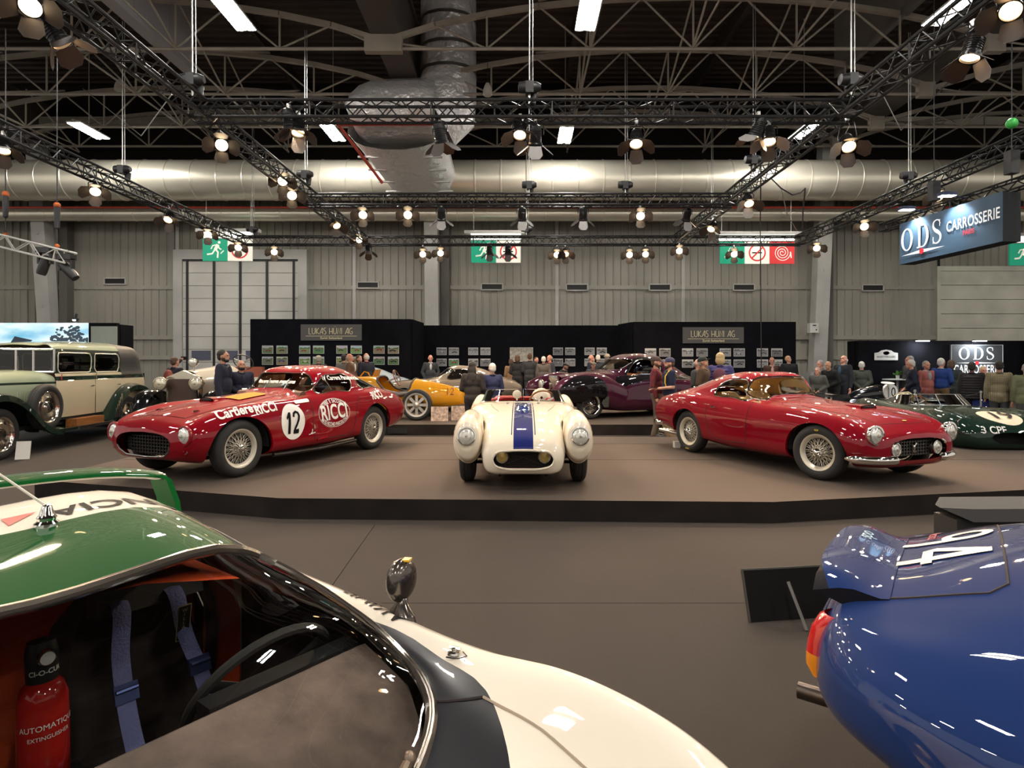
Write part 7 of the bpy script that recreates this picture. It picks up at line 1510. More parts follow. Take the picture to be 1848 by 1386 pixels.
def purple_coupe():
    t = thing('aero_coupe', 'deep purple and black aerodynamic coupe with teardrop fenders on the display stage', 'car', (3.0, 15.9, ST2), atan2(-.45, -.893))
    pur = paint('deep aubergine paint', (.055, .006, .022)); bk = paint('piano black paint', (.004, .003, .005))
    rows = [(2.3, [(.25, .35), (.3, .5), (.31, .7), (.31, .85), (.29, .95), (.25, 1.0), (.18, 1.03), (.09, 1.05), (0, 1.05)]), (1.7, [(.4, .25), (.45, .4), (.45, .65), (.44, .85), (.41, .98), (.34, 1.06), (.24, 1.10), (.12, 1.12), (0, 1.12)]), (1.2, [(.6, .2), (.70, .3), (.70, .6), (.62, .85), (.54, 1.0), (.45, 1.08), (.33, 1.13), (.17, 1.15), (0, 1.16)]), (.92, [(.74, .18), (.83, .3), (.82, .6), (.74, .85), (.66, .99), (.58, 1.07), (.43, 1.13), (.2, 1.17), (0, 1.18)]), (.72, [(.76, .17), (.85, .3), (.85, .6), (.79, .85), (.72, .98), (.64, 1.07), (.56, 1.20), (.3, 1.30), (0, 1.32)]), (.45, [(.77, .17), (.86, .3), (.86, .6), (.81, .86), (.75, .98), (.68, 1.07), (.61, 1.28), (.42, 1.46), (0, 1.51)]), (.05, [(.77, .17), (.86, .3), (.86, .6), (.82, .87), (.76, .99), (.70, 1.08), (.62, 1.34), (.44, 1.55), (0, 1.61)]), (-.4, [(.76, .18), (.86, .3), (.87, .6), (.83, .88), (.76, 1.0), (.69, 1.09), (.60, 1.34), (.42, 1.53), (0, 1.59)]), (-1.0, [(.74, .2), (.85, .32), (.88, .6), (.83, .86), (.73, .99), (.62, 1.07), (.50, 1.22), (.33, 1.36), (0, 1.41)]), (-1.6, [(.68, .25), (.79, .38), (.83, .6), (.77, .80), (.65, .91), (.52, .97), (.38, 1.03), (.22, 1.08), (0, 1.1)]), (-2.2, [(.5, .35), (.6, .45), (.62, .56), (.57, .66), (.47, .71), (.36, .73), (.25, .75), (.12, .76), (0, .76)]), (-2.45, [(.2, .42), (.25, .46), (.26, .5), (.24, .54), (.2, .55), (.15, .56), (.1, .57), (.05, .57), (0, .57)])]
    sk = loft(rows, 5, 5); sw = sdpoly(loop2([(.62, 1.075), (.1, 1.085), (-.35, 1.10), (-.46, 1.2), (-.35, 1.38), (-.05, 1.46), (.25, 1.42), (.52, 1.22)], 4)); ws = sdpoly(rrect(-.55, 1.19, .55, 1.46, .08)); blk = sdpoly([(.95, 1.02), (.6, 1.06), (.1, 1.07), (-2.0, 1.0), (-2.0, .90), (-.6, .95), (.2, .93), (.72, .80), (1.25, .40), (1.4, .40), (1.1, .70)])
    wins = [('side_window', (lambda s: lambda p: sw(p.x, p.z) if p.y*s > .3 else .1)(s), window, chrome, .012) for s in (1, -1)]+[('windscreen', lambda p: ws(p.y, p.z) if p.x > .3 else .1, window, chrome, .01)]
    cur = sk; bv = sk.bvh()
    for nm, fn, g, c, r in wins: ins, cur, lp = cur.cut(fn); ins.obj(nm, g, t); beads(lp, r, nm+'_trim', c, t)
    bb, cur, lp = cur.cut(lambda p: blk(p.x, p.z) if abs(p.y) > .4 else .1); bb.obj('black_sweep', bk, t); beads(lp, .006, 'sweep_moulding', chrome, t)
    for s in (1, -1): rim_, cur, _ = cur.cut(lambda p: (sw(p.x, p.z)-.07 if p.y*s > .35 else .1)); rim_.obj('black_window_surround', bk, t)
    cur.obj('body', pur, t)
    fp = pod([(2.78, .70, .72, .02, .03), (2.70, .70, .72, .13, .17), (2.45, .71, .73, .20, .28), (2.1, .72, .74, .24, .35), (1.7, .73, .73, .25, .40), (1.35, .74, .66, .22, .40), (1.0, .75, .55, .15, .34), (.5, .75, .42, .06, .22), (.3, .75, .38, .02, .1)], 5, 26)
    td = sdpoly(loop2([(2.72, .68), (2.4, .98), (1.9, 1.06), (1.5, .9), (1.42, .62), (1.55, .38), (1.9, .30), (2.4, .45)], 4))
    for s in (1, -1):
        f = fp if s > 0 else mirror_skin(fp); _, f, _ = f.cut(lambda p: (sqrt(((p.x-1.75)/.38)**2+((p.z-.22)/.34)**2)-1)*.3); ins, out, lp = f.cut(lambda p: td(p.x, p.z) if p.y*s > .74 else .1); ins.obj('fender_panel', bk, t); out.obj('front_fender', pur, t)
        lampset(t, (2.5, s*.42, .82), (1, 0, 0), .12, chrome); b = M(); b.rows([[V((1.42, s*.985, .30)), V((1.55, s*.985, .30)), V((1.62, s*.985, .42))], [V((1.40, s*.985, .55)), V((1.44, s*.985, .55)), V((1.46, s*.985, .56))]]); b.obj('stone_guard', alu, t)
    put_wheels(t, wheel_parts('wire', .36, .16, .25, chrome, 14), ((1.75, .68, .36, 0), (1.75, -.68, .36, 0), (-1.2, .68, .36, 0), (-1.2, -.68, .36, 0)))
    wd = mat('burr walnut', (.45, .13, .03), .3); b = M()
    for s in (1, -1): b.box2((-.5, s*.66, .98), (.62, s*.68, 1.10))
    b.box2((.55, -.6, 1.0), (.6, .6, 1.12)); b.obj('wood_trim', wd, t, smooth=0)
    for s in (1, -1): seat(t, -.25, s*.3, .5, mat('tan hide', (.4, .22, .1), .5), .48, .6, .46)
    b = M(); b.box((2.36, 0, .72), (.06, .42, .66)); b.obj('radiator', chrome, t, smooth=0)
purple_coupe()
def coupe(nm, lab, loc, rz, m, kz=1.0, kx=1.0, frost=False):
    t = thing(nm, lab, 'car', loc, rz)
    rows = [(1.95, [(.2, .40), (.3, .42), (.36, .46), (.35, .5), (.3, .54), (.24, .56), (.16, .57), (.08, .58), (0, .58)]), (1.85, [(.4, .26), (.58, .3), (.68, .42), (.68, .55), (.6, .65), (.45, .66), (.3, .67), (.15, .68), (0, .68)]), (1.5, [(.5, .2), (.7, .25), (.79, .42), (.78, .62), (.68, .77), (.52, .76), (.35, .78), (.17, .79), (0, .80)]), (.8, [(.6, .18), (.77, .25), (.81, .45), (.80, .67), (.70, .82), (.55, .83), (.38, .86), (.19, .87), (0, .875)]), (.35, [(.66, .18), (.78, .25), (.81, .45), (.80, .68), (.72, .83), (.6, .87), (.42, .90), (.2, .92), (0, .925)]), (.1, [(.66, .18), (.78, .25), (.81, .45), (.80, .68), (.72, .83), (.645, .88), (.55, 1.0), (.3, 1.07), (0, 1.08)]), (-.15, [(.66, .18), (.78, .25), (.81, .45), (.80, .68), (.72, .83), (.65, .89), (.59, 1.05), (.46, 1.18), (0, 1.23)]), (-.6, [(.64, .2), (.78, .26), (.81, .46), (.80, .69), (.73, .84), (.65, .9), (.57, 1.06), (.43, 1.19), (0, 1.25)]), (-1.1, [(.56, .22), (.75, .3), (.81, .48), (.8, .70), (.73, .86), (.61, .92), (.5, 1.02), (.36, 1.1), (0, 1.15)]), (-1.6, [(.5, .27), (.7, .35), (.78, .5), (.77, .69), (.68, .83), (.54, .87), (.42, .9), (.25, .93), (0, .95)]), (-2.1, [(.42, .35), (.58, .42), (.65, .54), (.63, .65), (.55, .72), (.44, .74), (.32, .75), (.16, .76), (0, .76)]), (-2.2, [(.15, .5), (.2, .52), (.23, .55), (.22, .58), (.18, .6), (.14, .61), (.1, .615), (.05, .62), (0, .62)])]
    rows = [(x*kx, [(p[0], p[1]*kz) for p in ps]) for x, ps in rows]
    sk = loft(rows, 4, 4); ws = sdpoly(rrect(-.55, .94*kz, .55, 1.17*kz, .1)); sw = sdpoly(loop2([(.0, .90*kz), (-.6*kx, .905*kz), (-.95*kx, .93*kz), (-.8*kx, 1.08*kz), (-.5*kx, 1.15*kz), (-.22, 1.14*kz)], 4))
    carve(sk, t, m, arches=(arch(1.2*kx, .33, .38, .35), arch(-1.2*kx, .33, .37, .35)), wins=[('windscreen', lambda p: ws(p.y, p.z) if p.x > -.3 else .1, window, chrome, .012)]+[('side_window', (lambda s: lambda p: sw(p.x, p.z) if p.y*s > .3 else .1)(s), window, chrome, .01) for s in (1, -1)])
    wells(t, ((1.2*kx, .33, .385, .355), (-1.2*kx, .33, .375, .355)), .42, lambda x: .72)
    put_wheels(t, wheel_parts('wire', .32, .17, .21, None, 12), tuple((x*kx, y, .32, 0) for x in (1.2, -1.2) for y in (.66, -.66)))
    for s in (1, -1): lampset(t, (1.80*kx, s*.55, .58*kz), (1, s*.05, .15), .1, chrome); seat(t, -.45, s*.3, .4*kz, mat('tan hide', (.4, .22, .1), .5), .46, .5, .46)
    steering(t, (-.05, .3, .84*kz), (-.9, 0, .4), .18, mat('wood rim', (.25, .10, .03), .3))
    return t
coupe('silver_coupe', 'silver grey coupe parked behind the red grand tourer', (6.66, 15.6, 0), -.08, paint('warm silver paint', (.30, .27, .24)), 1.0)
coupe('bronze_saloon', 'bronze grey saloon with bright roof rail behind the yellow racer', (-2.1, 17.5, ST2), pi+.15, paint('bronze grey paint', (.20, .16, .12)), 1.03)
coupe('pale_coupe', 'pale blue coupe half hidden between red coupe roof and yellow racer', (-5.5, 18.9, ST2), pi+.1, paint('pale blue paint', (.42, .50, .55)), 1.04)
def maroon():
    t = thing('maroon_tourer', 'maroon vintage tourer with louvred bonnet behind the standing men', 'car', (6.2, 18.6, 0), pi); mr = paint('maroon paint', (.14, .015, .025))
    rows = [(x, [(w, .5), (w+.02, .8), (w, 1.02), (w*.6, z-.03), (0, z)]) for x, w, z in ((1.9, .3, 1.13), (1.0, .38, 1.16), (.2, .46, 1.2), (0, .6, 1.2), (-.8, .68, 1.2), (-1.8, .62, 1.15), (-2.2, .4, 1.0))]; loft(rows, 3, 4).obj('body', mr, t)
    for k in range(3):
        b = M()
        for i in range(16): x = .5+.08*i; y = interp([(.2, .48), (1.0, .40), (1.9, .32)], x); b.tube([(x, y+.012, .60+.16*k), (x, y+.012, .72+.16*k)], .012, 5)
        b.obj('louvre_row', mat('light maroon', (.2, .05, .06), .3), t)
    b = M(); b.tube([(1.9, .32, 1.06), (.2, .47, 1.10), (-1.8, .64, 1.08)], .014, 6); b.obj('bright_moulding', alu, t)
    for s in (1, -1): fender([(2.2, .5), (1.9, .85), (1.5, .9), (1.0, .6), (.6, .38), (-.6, .36), (-1.0, .6), (-1.5, .88), (-2.1, .7), (-2.3, .45)], .48, .82, 'fender', mr, t, s)
    put_wheels(t, wheel_parts('wire', .38, .14, .28, None, 12), tuple((x, y, .38, 0) for x in (1.5, -1.5) for y in (.66, -.66)))
maroon()
# ================= cars in the background, right =================
def green_racer():
    t = thing('green_sports_racer', 'dark green open sports racer with cream number 19 disc on its nose, right edge', 'car', (7.86, 11.35, 0), -pi/2-.04)
    gr = paint('british racing green', (.006, .022, .014))
    rows = [(1.98, [(.2, .34), (.3, .36), (.34, .40), (.33, .44), (.28, .47), (.22, .48), (.15, .49), (.07, .495), (0, .495)]), (1.92, [(.35, .24), (.52, .28), (.60, .38), (.58, .48), (.48, .56), (.36, .58), (.24, .59), (.12, .595), (0, .60)]), (1.7, [(.45, .2), (.66, .25), (.76, .40), (.75, .56), (.63, .70), (.46, .69), (.3, .695), (.15, .70), (0, .70)]), (1.2, [(.5, .18), (.74, .25), (.83, .42), (.82, .62), (.68, .80), (.5, .77), (.33, .78), (.16, .785), (0, .79)]), (.5, [(.6, .18), (.78, .25), (.83, .42), (.82, .62), (.70, .77), (.54, .80), (.36, .82), (.18, .83), (0, .83)]), (0, [(.6, .18), (.78, .25), (.83, .42), (.82, .64), (.70, .79), (.54, .82), (.36, .83), (.18, .83), (0, .83)]), (-.7, [(.58, .2), (.77, .27), (.83, .44), (.82, .68), (.70, .85), (.52, .83), (.33, .82), (.16, .82), (0, .82)]), (-1.2, [(.52, .22), (.74, .3), (.82, .46), (.80, .69), (.66, .86), (.48, .81), (.3, .80), (.15, .80), (0, .80)]), (-1.8, [(.4, .32), (.56, .4), (.62, .5), (.58, .62), (.46, .68), (.34, .68), (.22, .68), (.1, .68), (0, .68)]), (-1.95, [(.1, .48), (.15, .5), (.16, .53), (.15, .56), (.12, .58), (.1, .59), (.07, .59), (.03, .59), (0, .59)])]
    sk = loft(rows, 5, 5); ck = sdpoly(rrect(-.75, -.55, .15, .55, .15)); gl = sdpoly(loop2([(-.28, .36), (0, .31), (.28, .36), (.3, .42), (0, .47), (-.3, .42)], 4))
    bv = carve(sk, t, gr, arches=(arch(1.15, .33, .38, .34), arch(-1.15, .33, .38, .35)), openings=[lambda p: ck(p.x, p.y) if p.z > .6 else .1, lambda p: gl(p.y, p.z) if p.x > 1.8 else .1])
    wells(t, ((1.15, .33, .385, .345), (-1.15, .33, .385, .355)), .42, lambda x: .75); b = M(); b.box((1.75, 0, .4), (.02, .8, .3)); b.obj('intake_backing', dark, t, smooth=0)
    cr = mat('cream disc', (.80, .68, .50), .35); decal(*disk_mesh(.30, .30), bv, plane_T((1.62, .02, 2), (0, 1, 0), (-1, 0, 0)), 'roundel', cr, t, .006)
    decal(*text_mesh('19', .44, .012, shear=.15, wide=.9), bv, plane_T((1.62, .02, 2), (0, 1, 0), (-1, 0, 0)), 'race_number', mat('faded black number', (.03, .027, .025), .7, spec=.1), t, .022)
    decal(*text_mesh('3 CPF', .15, .012), bv, plane_T((2.4, -.30, .525), (0, 1, 0), (0, 0, 1)), 'plate_text', white_mark, t, .006)
    for s in (1, -1): lampset(t, (1.74, s*.60, .60), (1, s*.1, .35), .1, mat('dark lamp rim', (.03, .03, .03), .3), depth=.06)
    A = [(-.45, -.60, .80), (.0, -.60, .80), (.35, -.46, .815), (.55, -.2, .825), (.58, 0, .826), (.55, .2, .825), (.35, .46, .815), (.0, .60, .80), (-.45, .60, .80)]; c = crom(A, 5); top = [V((p.x-.2, p.y*.86, p.z+.19*min(1, .3+i/8, .3+(len(c)-1-i)/8))) for i, p in enumerate(c)]
    b = M(); b.rows([[p.lerp(q, k/4) for k in range(5)] for p, q in zip(c, top)]); o = b.obj('windscreen', clear, t); b = M(); b.tube(c, .008, 6); b.tube(top, .005, 5)
    for i in (10, 15, 25, 30): b.tube([c[i], top[i]], .008, 5)
    b.obj('screen_frame', steel, o)
    pod([(-.6, -.06, .84, .02, .02), (-.63, -.06, .86, .10, .14), (-.75, -.06, .86, .12, .15), (-1.0, -.06, .84, .10, .12), (-1.2, -.06, .78, .03, .03)], 4, 18).obj('head_fairing', mat('khaki cover', (.20, .165, .09), .8), t)
    for s in (1, -1): seat(t, -.4, s*.28, .3, mat('dark green hide', (.03, .045, .03), .5), .44, .45, .44)
    steering(t, (-.02, -.3, .80), (-.9, 0, .4), .18, mat('wood rim', (.25, .10, .03), .3))
    put_wheels(t, wheel_parts('disc', .33, .17, .21, mat('grey alloy', (.4, .4, .38), .4, .7)), tuple((x, y, .33, 0) for x in (1.15, -1.15) for y in (.68, -.68)))
green_racer()
def black_formula():
    t = thing('formula_car', 'black single seater with white number 10 oval beyond the red grand tourer', 'car', (9.06, 14.1, 0), 0); bk = mat('gloss black', (.006, .006, .007), .12, coat=.6)
    pod([(2.2, 0, .35, .05, .05), (1.8, 0, .38, .2, .12), (1.0, 0, .45, .32, .2), (.2, 0, .5, .42, .27), (-.4, 0, .5, .45, .3), (-1.0, 0, .55, .3, .3), (-1.6, 0, .5, .2, .2), (-1.8, 0, .5, .05, .05)], 5, 20).obj('body', bk, t)
    pod([(-.35, 0, .85, .03, .05), (-.4, 0, .86, .14, .18), (-.8, 0, .84, .14, .2), (-1.3, 0, .7, .08, .14), (-1.5, 0, .62, .02, .02)], 4, 16).obj('air_box', bk, t)
    ow = mat('white oval', (.78, .76, .70), .4); b = M(); b.add([V((-.4+.16*cos(2*pi*i/28), -.2, .92+.19*sin(2*pi*i/28))) for i in range(28)], [tuple(range(28))]); b.rows([[V((-.4+.16*cos(2*pi*i/28), -.2+d, .92+.19*sin(2*pi*i/28))) for i in range(28)] for d in (0, .1)], True); b.obj('number_oval', ow, t, smooth=30)
    v_, f_ = text_mesh('10', .30, 0, wide=.75); flat(v_, f_, plane_T((-.4, -.204, .91), (1, 0, 0), (0, 0, 1)), 'race_number', black_mark, t)
    b = M(); b.lathe([(0, 0), (.13, .0), (.14, .012), (.13, .025), (0, .025)], 24, tr(-.55, -.32, 1.12) @ rot('X', .15)); b.lathe([(.04, .027), (.05, .029), (.06, .027)], 20, tr(-.55, -.32, 1.12) @ rot('X', .15)); o = b.obj('white_mirror_disc', ow, t); b = M(); b.tube([(-.55, -.32, 1.12), (-.5, -.3, .6)], .012, 5); b.obj('mirror_stalk', steel, t)
    put_wheels(t, wheel_parts('disc', .32, .30, .2, mat('gold alloy', (.55, .42, .2), .35, .7)), tuple((x, y, .32, 0) for x in (1.3, -1.2) for y in (.60, -.60))); b = M()
    for x in (1.3, -1.2): b.tube([(x, -.7, .3), (x, .7, .3)], .025, 6); b.tube([(x+.2, -.4, .4), (x, -.75, .4)], .015, 5); b.tube([(x+.2, .4, .4), (x, .75, .4)], .015, 5)
    b.obj('suspension', steel, t); b = M(); b.box((-1.75, 0, .82), (.35, 1.1, .03)); b.box((-1.75, .55, .75), (.4, .02, .25)); b.box((-1.75, -.55, .75), (.4, .02, .25)); b.tube([(-1.7, 0, .6), (-1.75, 0, .82)], .03, 6); b.obj('rear_wing', bk, t, smooth=0)
black_formula()
def blue_tourer():
    t = thing('blue_tourer', 'dark blue vintage tourer with silver radiator at the right edge', 'car', (11.9, 14.2, 0), -2.25); bl = paint('dark blue coachwork', (.01, .015, .07))
    rows = [(x, [(w, .5), (w+.02, .75), (w, .95), (w*.6, z-.03), (0, z)]) for x, w, z in ((1.6, .3, 1.08), (.8, .36, 1.12), (.2, .46, 1.15), (0, .6, 1.15), (-.8, .66, 1.12), (-1.9, .5, 1.0))]; loft(rows, 3, 4).obj('body', bl, t)
    b = M(); b.box((1.64, 0, .78), (.1, .56, .66)); b.obj('radiator_shell', chrome, t, smooth=20); b = M(); b.box((1.70, 0, .74), (.01, .44, .50)); b.obj('radiator_core', mat('silver core', (.35, .33, .28), .5, .5), t, smooth=0)
    for s in (1, -1): lampset(t, (1.75, s*.45, .9), (1, 0, 0), .12, chrome); fender([(1.95, .5), (1.7, .82), (1.3, .85), (.8, .55), (.4, .36), (-1, .36)], .5, .84, 'front_fender', bl, t, s, .03, .05)
    put_wheels(t, wheel_parts('wire', .38, .14, .28, None, 12), tuple((x, y, .38, 0) for x in (1.3, -1.5) for y in (.68, -.68))); b = M(); b.lathe([(0, .0), (.1, .01), (.11, .03), (.05, .05)], 16, tr(-.2, .3, 1.24)); b.obj('white_cap', mat('white cap', (.7, .7, .7), .4), t); b = M(); b.tube([(-.2, .3, 1.15), (-.2, .3, 1.25)], .02, 6); b.obj('cap_stem', black_paint, t)
blue_tourer()
for px, D, lab in ((1651, 13.4, 'slim grey barrier post behind the green racer windscreen'), (1770, 12.9, 'slim grey barrier post right of the green racer windscreen')):
    a = P(px, 0, D); t = thing('barrier_post', lab, 'post', (a.x, a.y, 0), 0, 'barrier posts'); b = M(); b.lathe([(0, 0), (.16, 0), (.16, .015), (.02, .03), (.018, .94), (.03, .95), (.03, .99), (0, 1.0)], 16); b.obj('post', steel, t)
a, c = P(1651, 0, 13.4), P(1770, 0, 12.9); cable([(a.x+(c.x-a.x)*i/8, a.y+(c.y-a.y)*i/8, .95-.12*(1-(i/4-1)**2)) for i in range(9)], 'dark barrier rope between the two grey posts', .01, black_paint, 'rope', 'barrier_rope')
# ================= visitors =================
def blob(nm, parts, m, t, vox=.014, it=2):
    """round cones (p, r, q, s) and ellipsoids (p, (rx,ry,rz)[, rot]) fused into one smooth skin"""
    b = M()
    for c in parts:
        if len(c) == 4: b.tube([c[0], c[2]], [c[1], c[3]], 12); b.ell(c[0], c[1], 12); b.ell(c[2], c[3], 12)
        else: b.ell(c[0], c[1], 14, c[2] if len(c) > 2 else None)
    o = b.obj(nm, m, t, smooth=180); a = o.modifiers.new('r', 'REMESH'); a.mode = 'VOXEL'; a.voxel_size = vox; c = o.modifiers.new('s', 'SMOOTH'); c.factor = .5; c.iterations = it
    me = bpy.data.meshes.new_from_object(o.evaluated_get(bpy.context.evaluated_depsgraph_get())); o.modifiers.clear(); old = o.data; o.data = me; me.name = nm; bpy.data.meshes.remove(old)
    me.polygons.foreach_set('use_smooth', [True]*len(me.polygons)); return o
def plaid(nm, c1, c2, sc=9):
    if nm in MATS: return MATS[nm]
    m = mat(nm, c1, .85); nt = m.node_tree; tc = nt.nodes.new('ShaderNodeTexCoord'); bs = nt.nodes['Principled BSDF']; prev = None
    for ax in ('X', 'Z'):
        w_ = nt.nodes.new('ShaderNodeTexWave'); w_.bands_direction = ax; w_.inputs['Scale'].default_value = sc; w_.inputs['Distortion'].default_value = .3; nt.links.new(tc.outputs['Object'], w_.inputs[0])
        if prev is None: prev = w_
        else: mm = nt.nodes.new('ShaderNodeMath'); mm.operation = 'ADD'; nt.links.new(prev.outputs['Fac'], mm.inputs[0]); nt.links.new(w_.outputs['Fac'], mm.inputs[1])
    cr = nt.nodes.new('ShaderNodeMix'); cr.data_type = 'RGBA'; cr.inputs[6].default_value = tuple(c1)+(1,); cr.inputs[7].default_value = tuple(c2)+(1,); m2 = nt.nodes.new('ShaderNodeMath'); m2.operation = 'MULTIPLY'; m2.inputs[1].default_value = .5; nt.links.new(mm.outputs[0], m2.inputs[0]); nt.links.new(m2.outputs[0], cr.inputs[0]); nt.links.new(cr.outputs[2], bs.inputs['Base Color']); return m
SK = {'fair': (.55, .29, .19), 'pink': (.58, .27, .19), 'tan': (.42, .21, .125), 'brown': (.12, .055, .035)}
HC = {'white': (.62, .60, .55), 'grey': (.30, .285, .26), 'dark': (.018, .014, .012), 'brown': (.085, .045, .025), 'blond': (.50, .36, .18)}
def person(px, py, D, z0, face, lab, top=(.02, .02, .03), legs=(.02, .02, .025), hair='grey', style='short', skin='fair', pose='down', lean=0, nod=0, kind='jacket', shirt=None, hat=None, beard=None, bag=None, turn=0, fine=False, short=False):
    a = P(px, py, D); hgt = (a.z-z0+ (.0 if lean == 0 else (1-cos(R(lean)))*.75))+(.0 if not hat else -.02); s = max(.8, min(1.12, hgt/1.76))
    t = thing('person', lab, 'person', (a.x, a.y, z0), R(face)-atan2(a.x, a.y), 'visitors at the show'); L = R(lean)
    if lean:
        off = MX.Rotation(R(face)-atan2(a.x, a.y), 4, 'Z') @ V((0, -sin(L)*.70*s, 0)); t.location = (a.x-off.x, a.y-off.y, z0)
    def U(p):   # upper body point, leaning forward from the hips
        x, y, z = p; y2 = y*cos(L)-(z-.95)*sin(L); z2 = .95+(z-.95)*cos(L)+y*sin(L); return V((x, y2, z2))*s
    hc = V((0, -.015, 1.50)); N_ = MX.Rotation(R(nod), 4, 'X') @ MX.Identity(4); T_ = MX.Rotation(R(turn), 4, 'Z')
    def Hd(p): q = hc+(T_ @ N_ @ (V(p)-hc)); return U(q)
    Hr = (MX.Rotation(L, 4, 'X') @ T_ @ N_).to_3x3()
    def E(p, r, up=True): return (Hd(p) if up else V(p)*s, tuple(v*s for v in r), Hr if up else MX.Identity(3))
    SH = [V((i*.185, .0, 1.425)) for i in (-1, 1)]
    arms = {'down': [((-.235, .02, 1.14), (-.25, -.05, .88)), ((.235, .02, 1.14), (.25, -.05, .88))], 'phone': [((-.23, .0, 1.14), (-.09, -.25, 1.10)), ((.23, .0, 1.14), (.07, -.25, 1.10))], 'raise': [((-.23, .02, 1.14), (-.22, -.10, .90)), ((.33, -.18, 1.50), (.30, -.42, 1.68))], 'pocket': [((-.28, .06, 1.14), (-.20, -.05, .93)), ((.28, .06, 1.14), (.20, -.05, .93))], 'behind': [((-.25, .08, 1.14), (-.06, .17, .97)), ((.25, .08, 1.14), (.06, .17, .97))], 'one': [((-.235, .02, 1.14), (-.25, -.05, .88)), ((.23, .0, 1.13), (.10, -.27, 1.10))], 'front': [((-.25, .0, 1.15), (-.05, -.19, 1.02)), ((.25, .0, 1.15), (.05, -.19, 1.02))]}[pose]
    body = [E((0, 0, 1.645), (.076, .094, .105)), E((0, -.035, 1.585), (.058, .066, .062)), E((0, -.101, 1.620), (.013, .018, .022)), E((0, -.086, 1.662), (.052, .02, .014)), E((0, -.088, 1.575), (.026, .018, .012)), E((0, -.078, 1.540), (.026, .024, .02))]
    body += [E((i*.078, .0, 1.625), (.012, .022, .032)) for i in (-1, 1)]
    body += [(U((0, .01, 1.42)), .056*s, Hd((0, .005, 1.56)), .052*s), (U((0, .0, 1.36)), .11*s, U((0, .0, 1.0)), .115*s)]
    top_ = []; g = .014
    for i, (el, wr) in zip((0, 1), arms):
        sh = SH[i]; e = V(el); w_ = V(wr); d = (w_-e).normalized()
        body += [(U(sh), .05*s, U(e), .042*s), (U(e), .04*s, U(w_), .028*s)]
        pc = w_+d*.055; body += [(U(pc), (.036*s, .018*s, .046*s), (MX.Rotation(L, 3, 'X') @ d.to_track_quat('Z', 'X').to_matrix()))]
        q, v = frame(d); sd = q if abs(q.x) > abs(v.x) else v
        for k, ln in enumerate((.07, .08, .075, .06)):
            f0 = pc+d*.035+sd*(.026-.0175*k); f1 = f0+d*ln*.6+V((0, -.012, -.004)); body.append((U(f0), .0095*s, U(f1), .0085*s)); body.append((U(f1), .0085*s, U(f1+d*ln*.4+V((0, -.022, -.012))), .0078*s))
        tb = w_+d*.02+V((0, -.02, 0)); body.append((U(tb), .012*s, U(tb+d*.05+V((-.02 if el[0] > 0 else .02, -.035, 0))), .009*s))
        top_ += [(U(sh), .072*s, U(e if not short else V(sh).lerp(e, .75)), .062*s)]+([] if short else [(U(e), .06*s, U(w_-d*.01), .044*s)])
    st = .0 if fine is not True else .07
    hip = [V((i*.095, 0, .92)) for i in (-1, 1)]; kn = [V((-.10-st*.5, -.02-st, .50)), V((.10+st*.5, -.02+st*.4, .50))]; an = [V((-.11-st, .02, .085)), V((.11+st, .03, .085))]
    leg = []
    for h, k, n_ in zip(hip, kn, an): body += [(h*s, .075*s, k*s, .05*s), (k*s, .048*s, n_*s, .034*s)]; leg += [(h*s, .098*s, k*s, .075*s), (k*s, .075*s, (n_+V((0, 0, .0)))*s, .062*s)]
    leg.append((V((-.05, 0, .95))*s, .115*s, V((.05, 0, .95))*s, .115*s))
    sk = mat('skin '+skin, SK[skin], .5); blob('body', body, sk, t, .0105 if not fine else .0085, 1)
    blob('trousers', leg, mat('cloth %d' % (hash(legs) % 99991), legs, .9), t, .016)
    sh = M(); 
    for n_ in an: sh.ell(V((n_.x, -.05, .045))*s, (.045*s, .135*s, .045*s), 12)
    for nm in ('shoe',):
        for n_ in an: sh = M(); sh.ell(V((n_.x, n_.y-.06, .047))*s, (.046*s, .135*s, .046*s), 12); sh.obj('shoe', mat('dark shoe leather', (.02, .015, .012), .4), t)
    low = {'jacket': .80, 'coat': .62, 'sweater': .93, 'puffer': .86}[kind]; wd = .165
    top_ += [(U((-.10, .0, 1.36)), .115*s, U((.10, .0, 1.36)), .115*s), (U((-.14, .01, 1.42)), .068*s, U((.14, .01, 1.42)), .068*s)]
    if kind == 'puffer':
        for k in range(9): z = 1.38-.062*k; top_.append((U((0, .005, z)), (.225*s, .165*s, .042*s), MX.Rotation(L, 3, 'X')))
        for i in (0, 1):
            e, w_ = V(arms[i][0]), V(arms[i][1]); S_ = SH[i]
            for k in range(5): top_.append((U(S_.lerp(e, k/5)), .082*s, U(S_.lerp(e, k/5+.03)), .082*s)); top_.append((U(e.lerp(w_, k/5)), .07*s, U(e.lerp(w_, k/5+.03)), .068*s))
    else:
        top_ += [(U((0, 0, 1.30)), (.205*s, .135*s, .17*s), MX.Rotation(L, 3, 'X')), (U((0, -.01, 1.10)), (.195*s, .15*s, .2*s), MX.Rotation(L, 3, 'X')), (V((0, -.0, max(low+.1, .95)))*s, (.195*s, .15*s, .14*s))]
        if low < .9: top_ += [(V((-.07, 0, .95))*s, .13*s, V((-.085, 0, low+.08))*s, .115*s), (V((.07, 0, .95))*s, .13*s, V((.085, 0, low+.08))*s, .115*s), (V((0, 0, .95))*s, .14*s, V((0, 0, low+.08))*s, .12*s)]
    tm = top if not isinstance(top, tuple) else mat('cloth %d' % (hash(top) % 99991), top, .9)
    blob({'jacket': 'jacket', 'coat': 'coat', 'sweater': 'sweater', 'puffer': 'puffer_jacket'}[kind], top_, tm, t, .0145, 2)
    cm = mat('cloth %d' % (hash(shirt) % 99991), shirt, .9) if shirt else tm
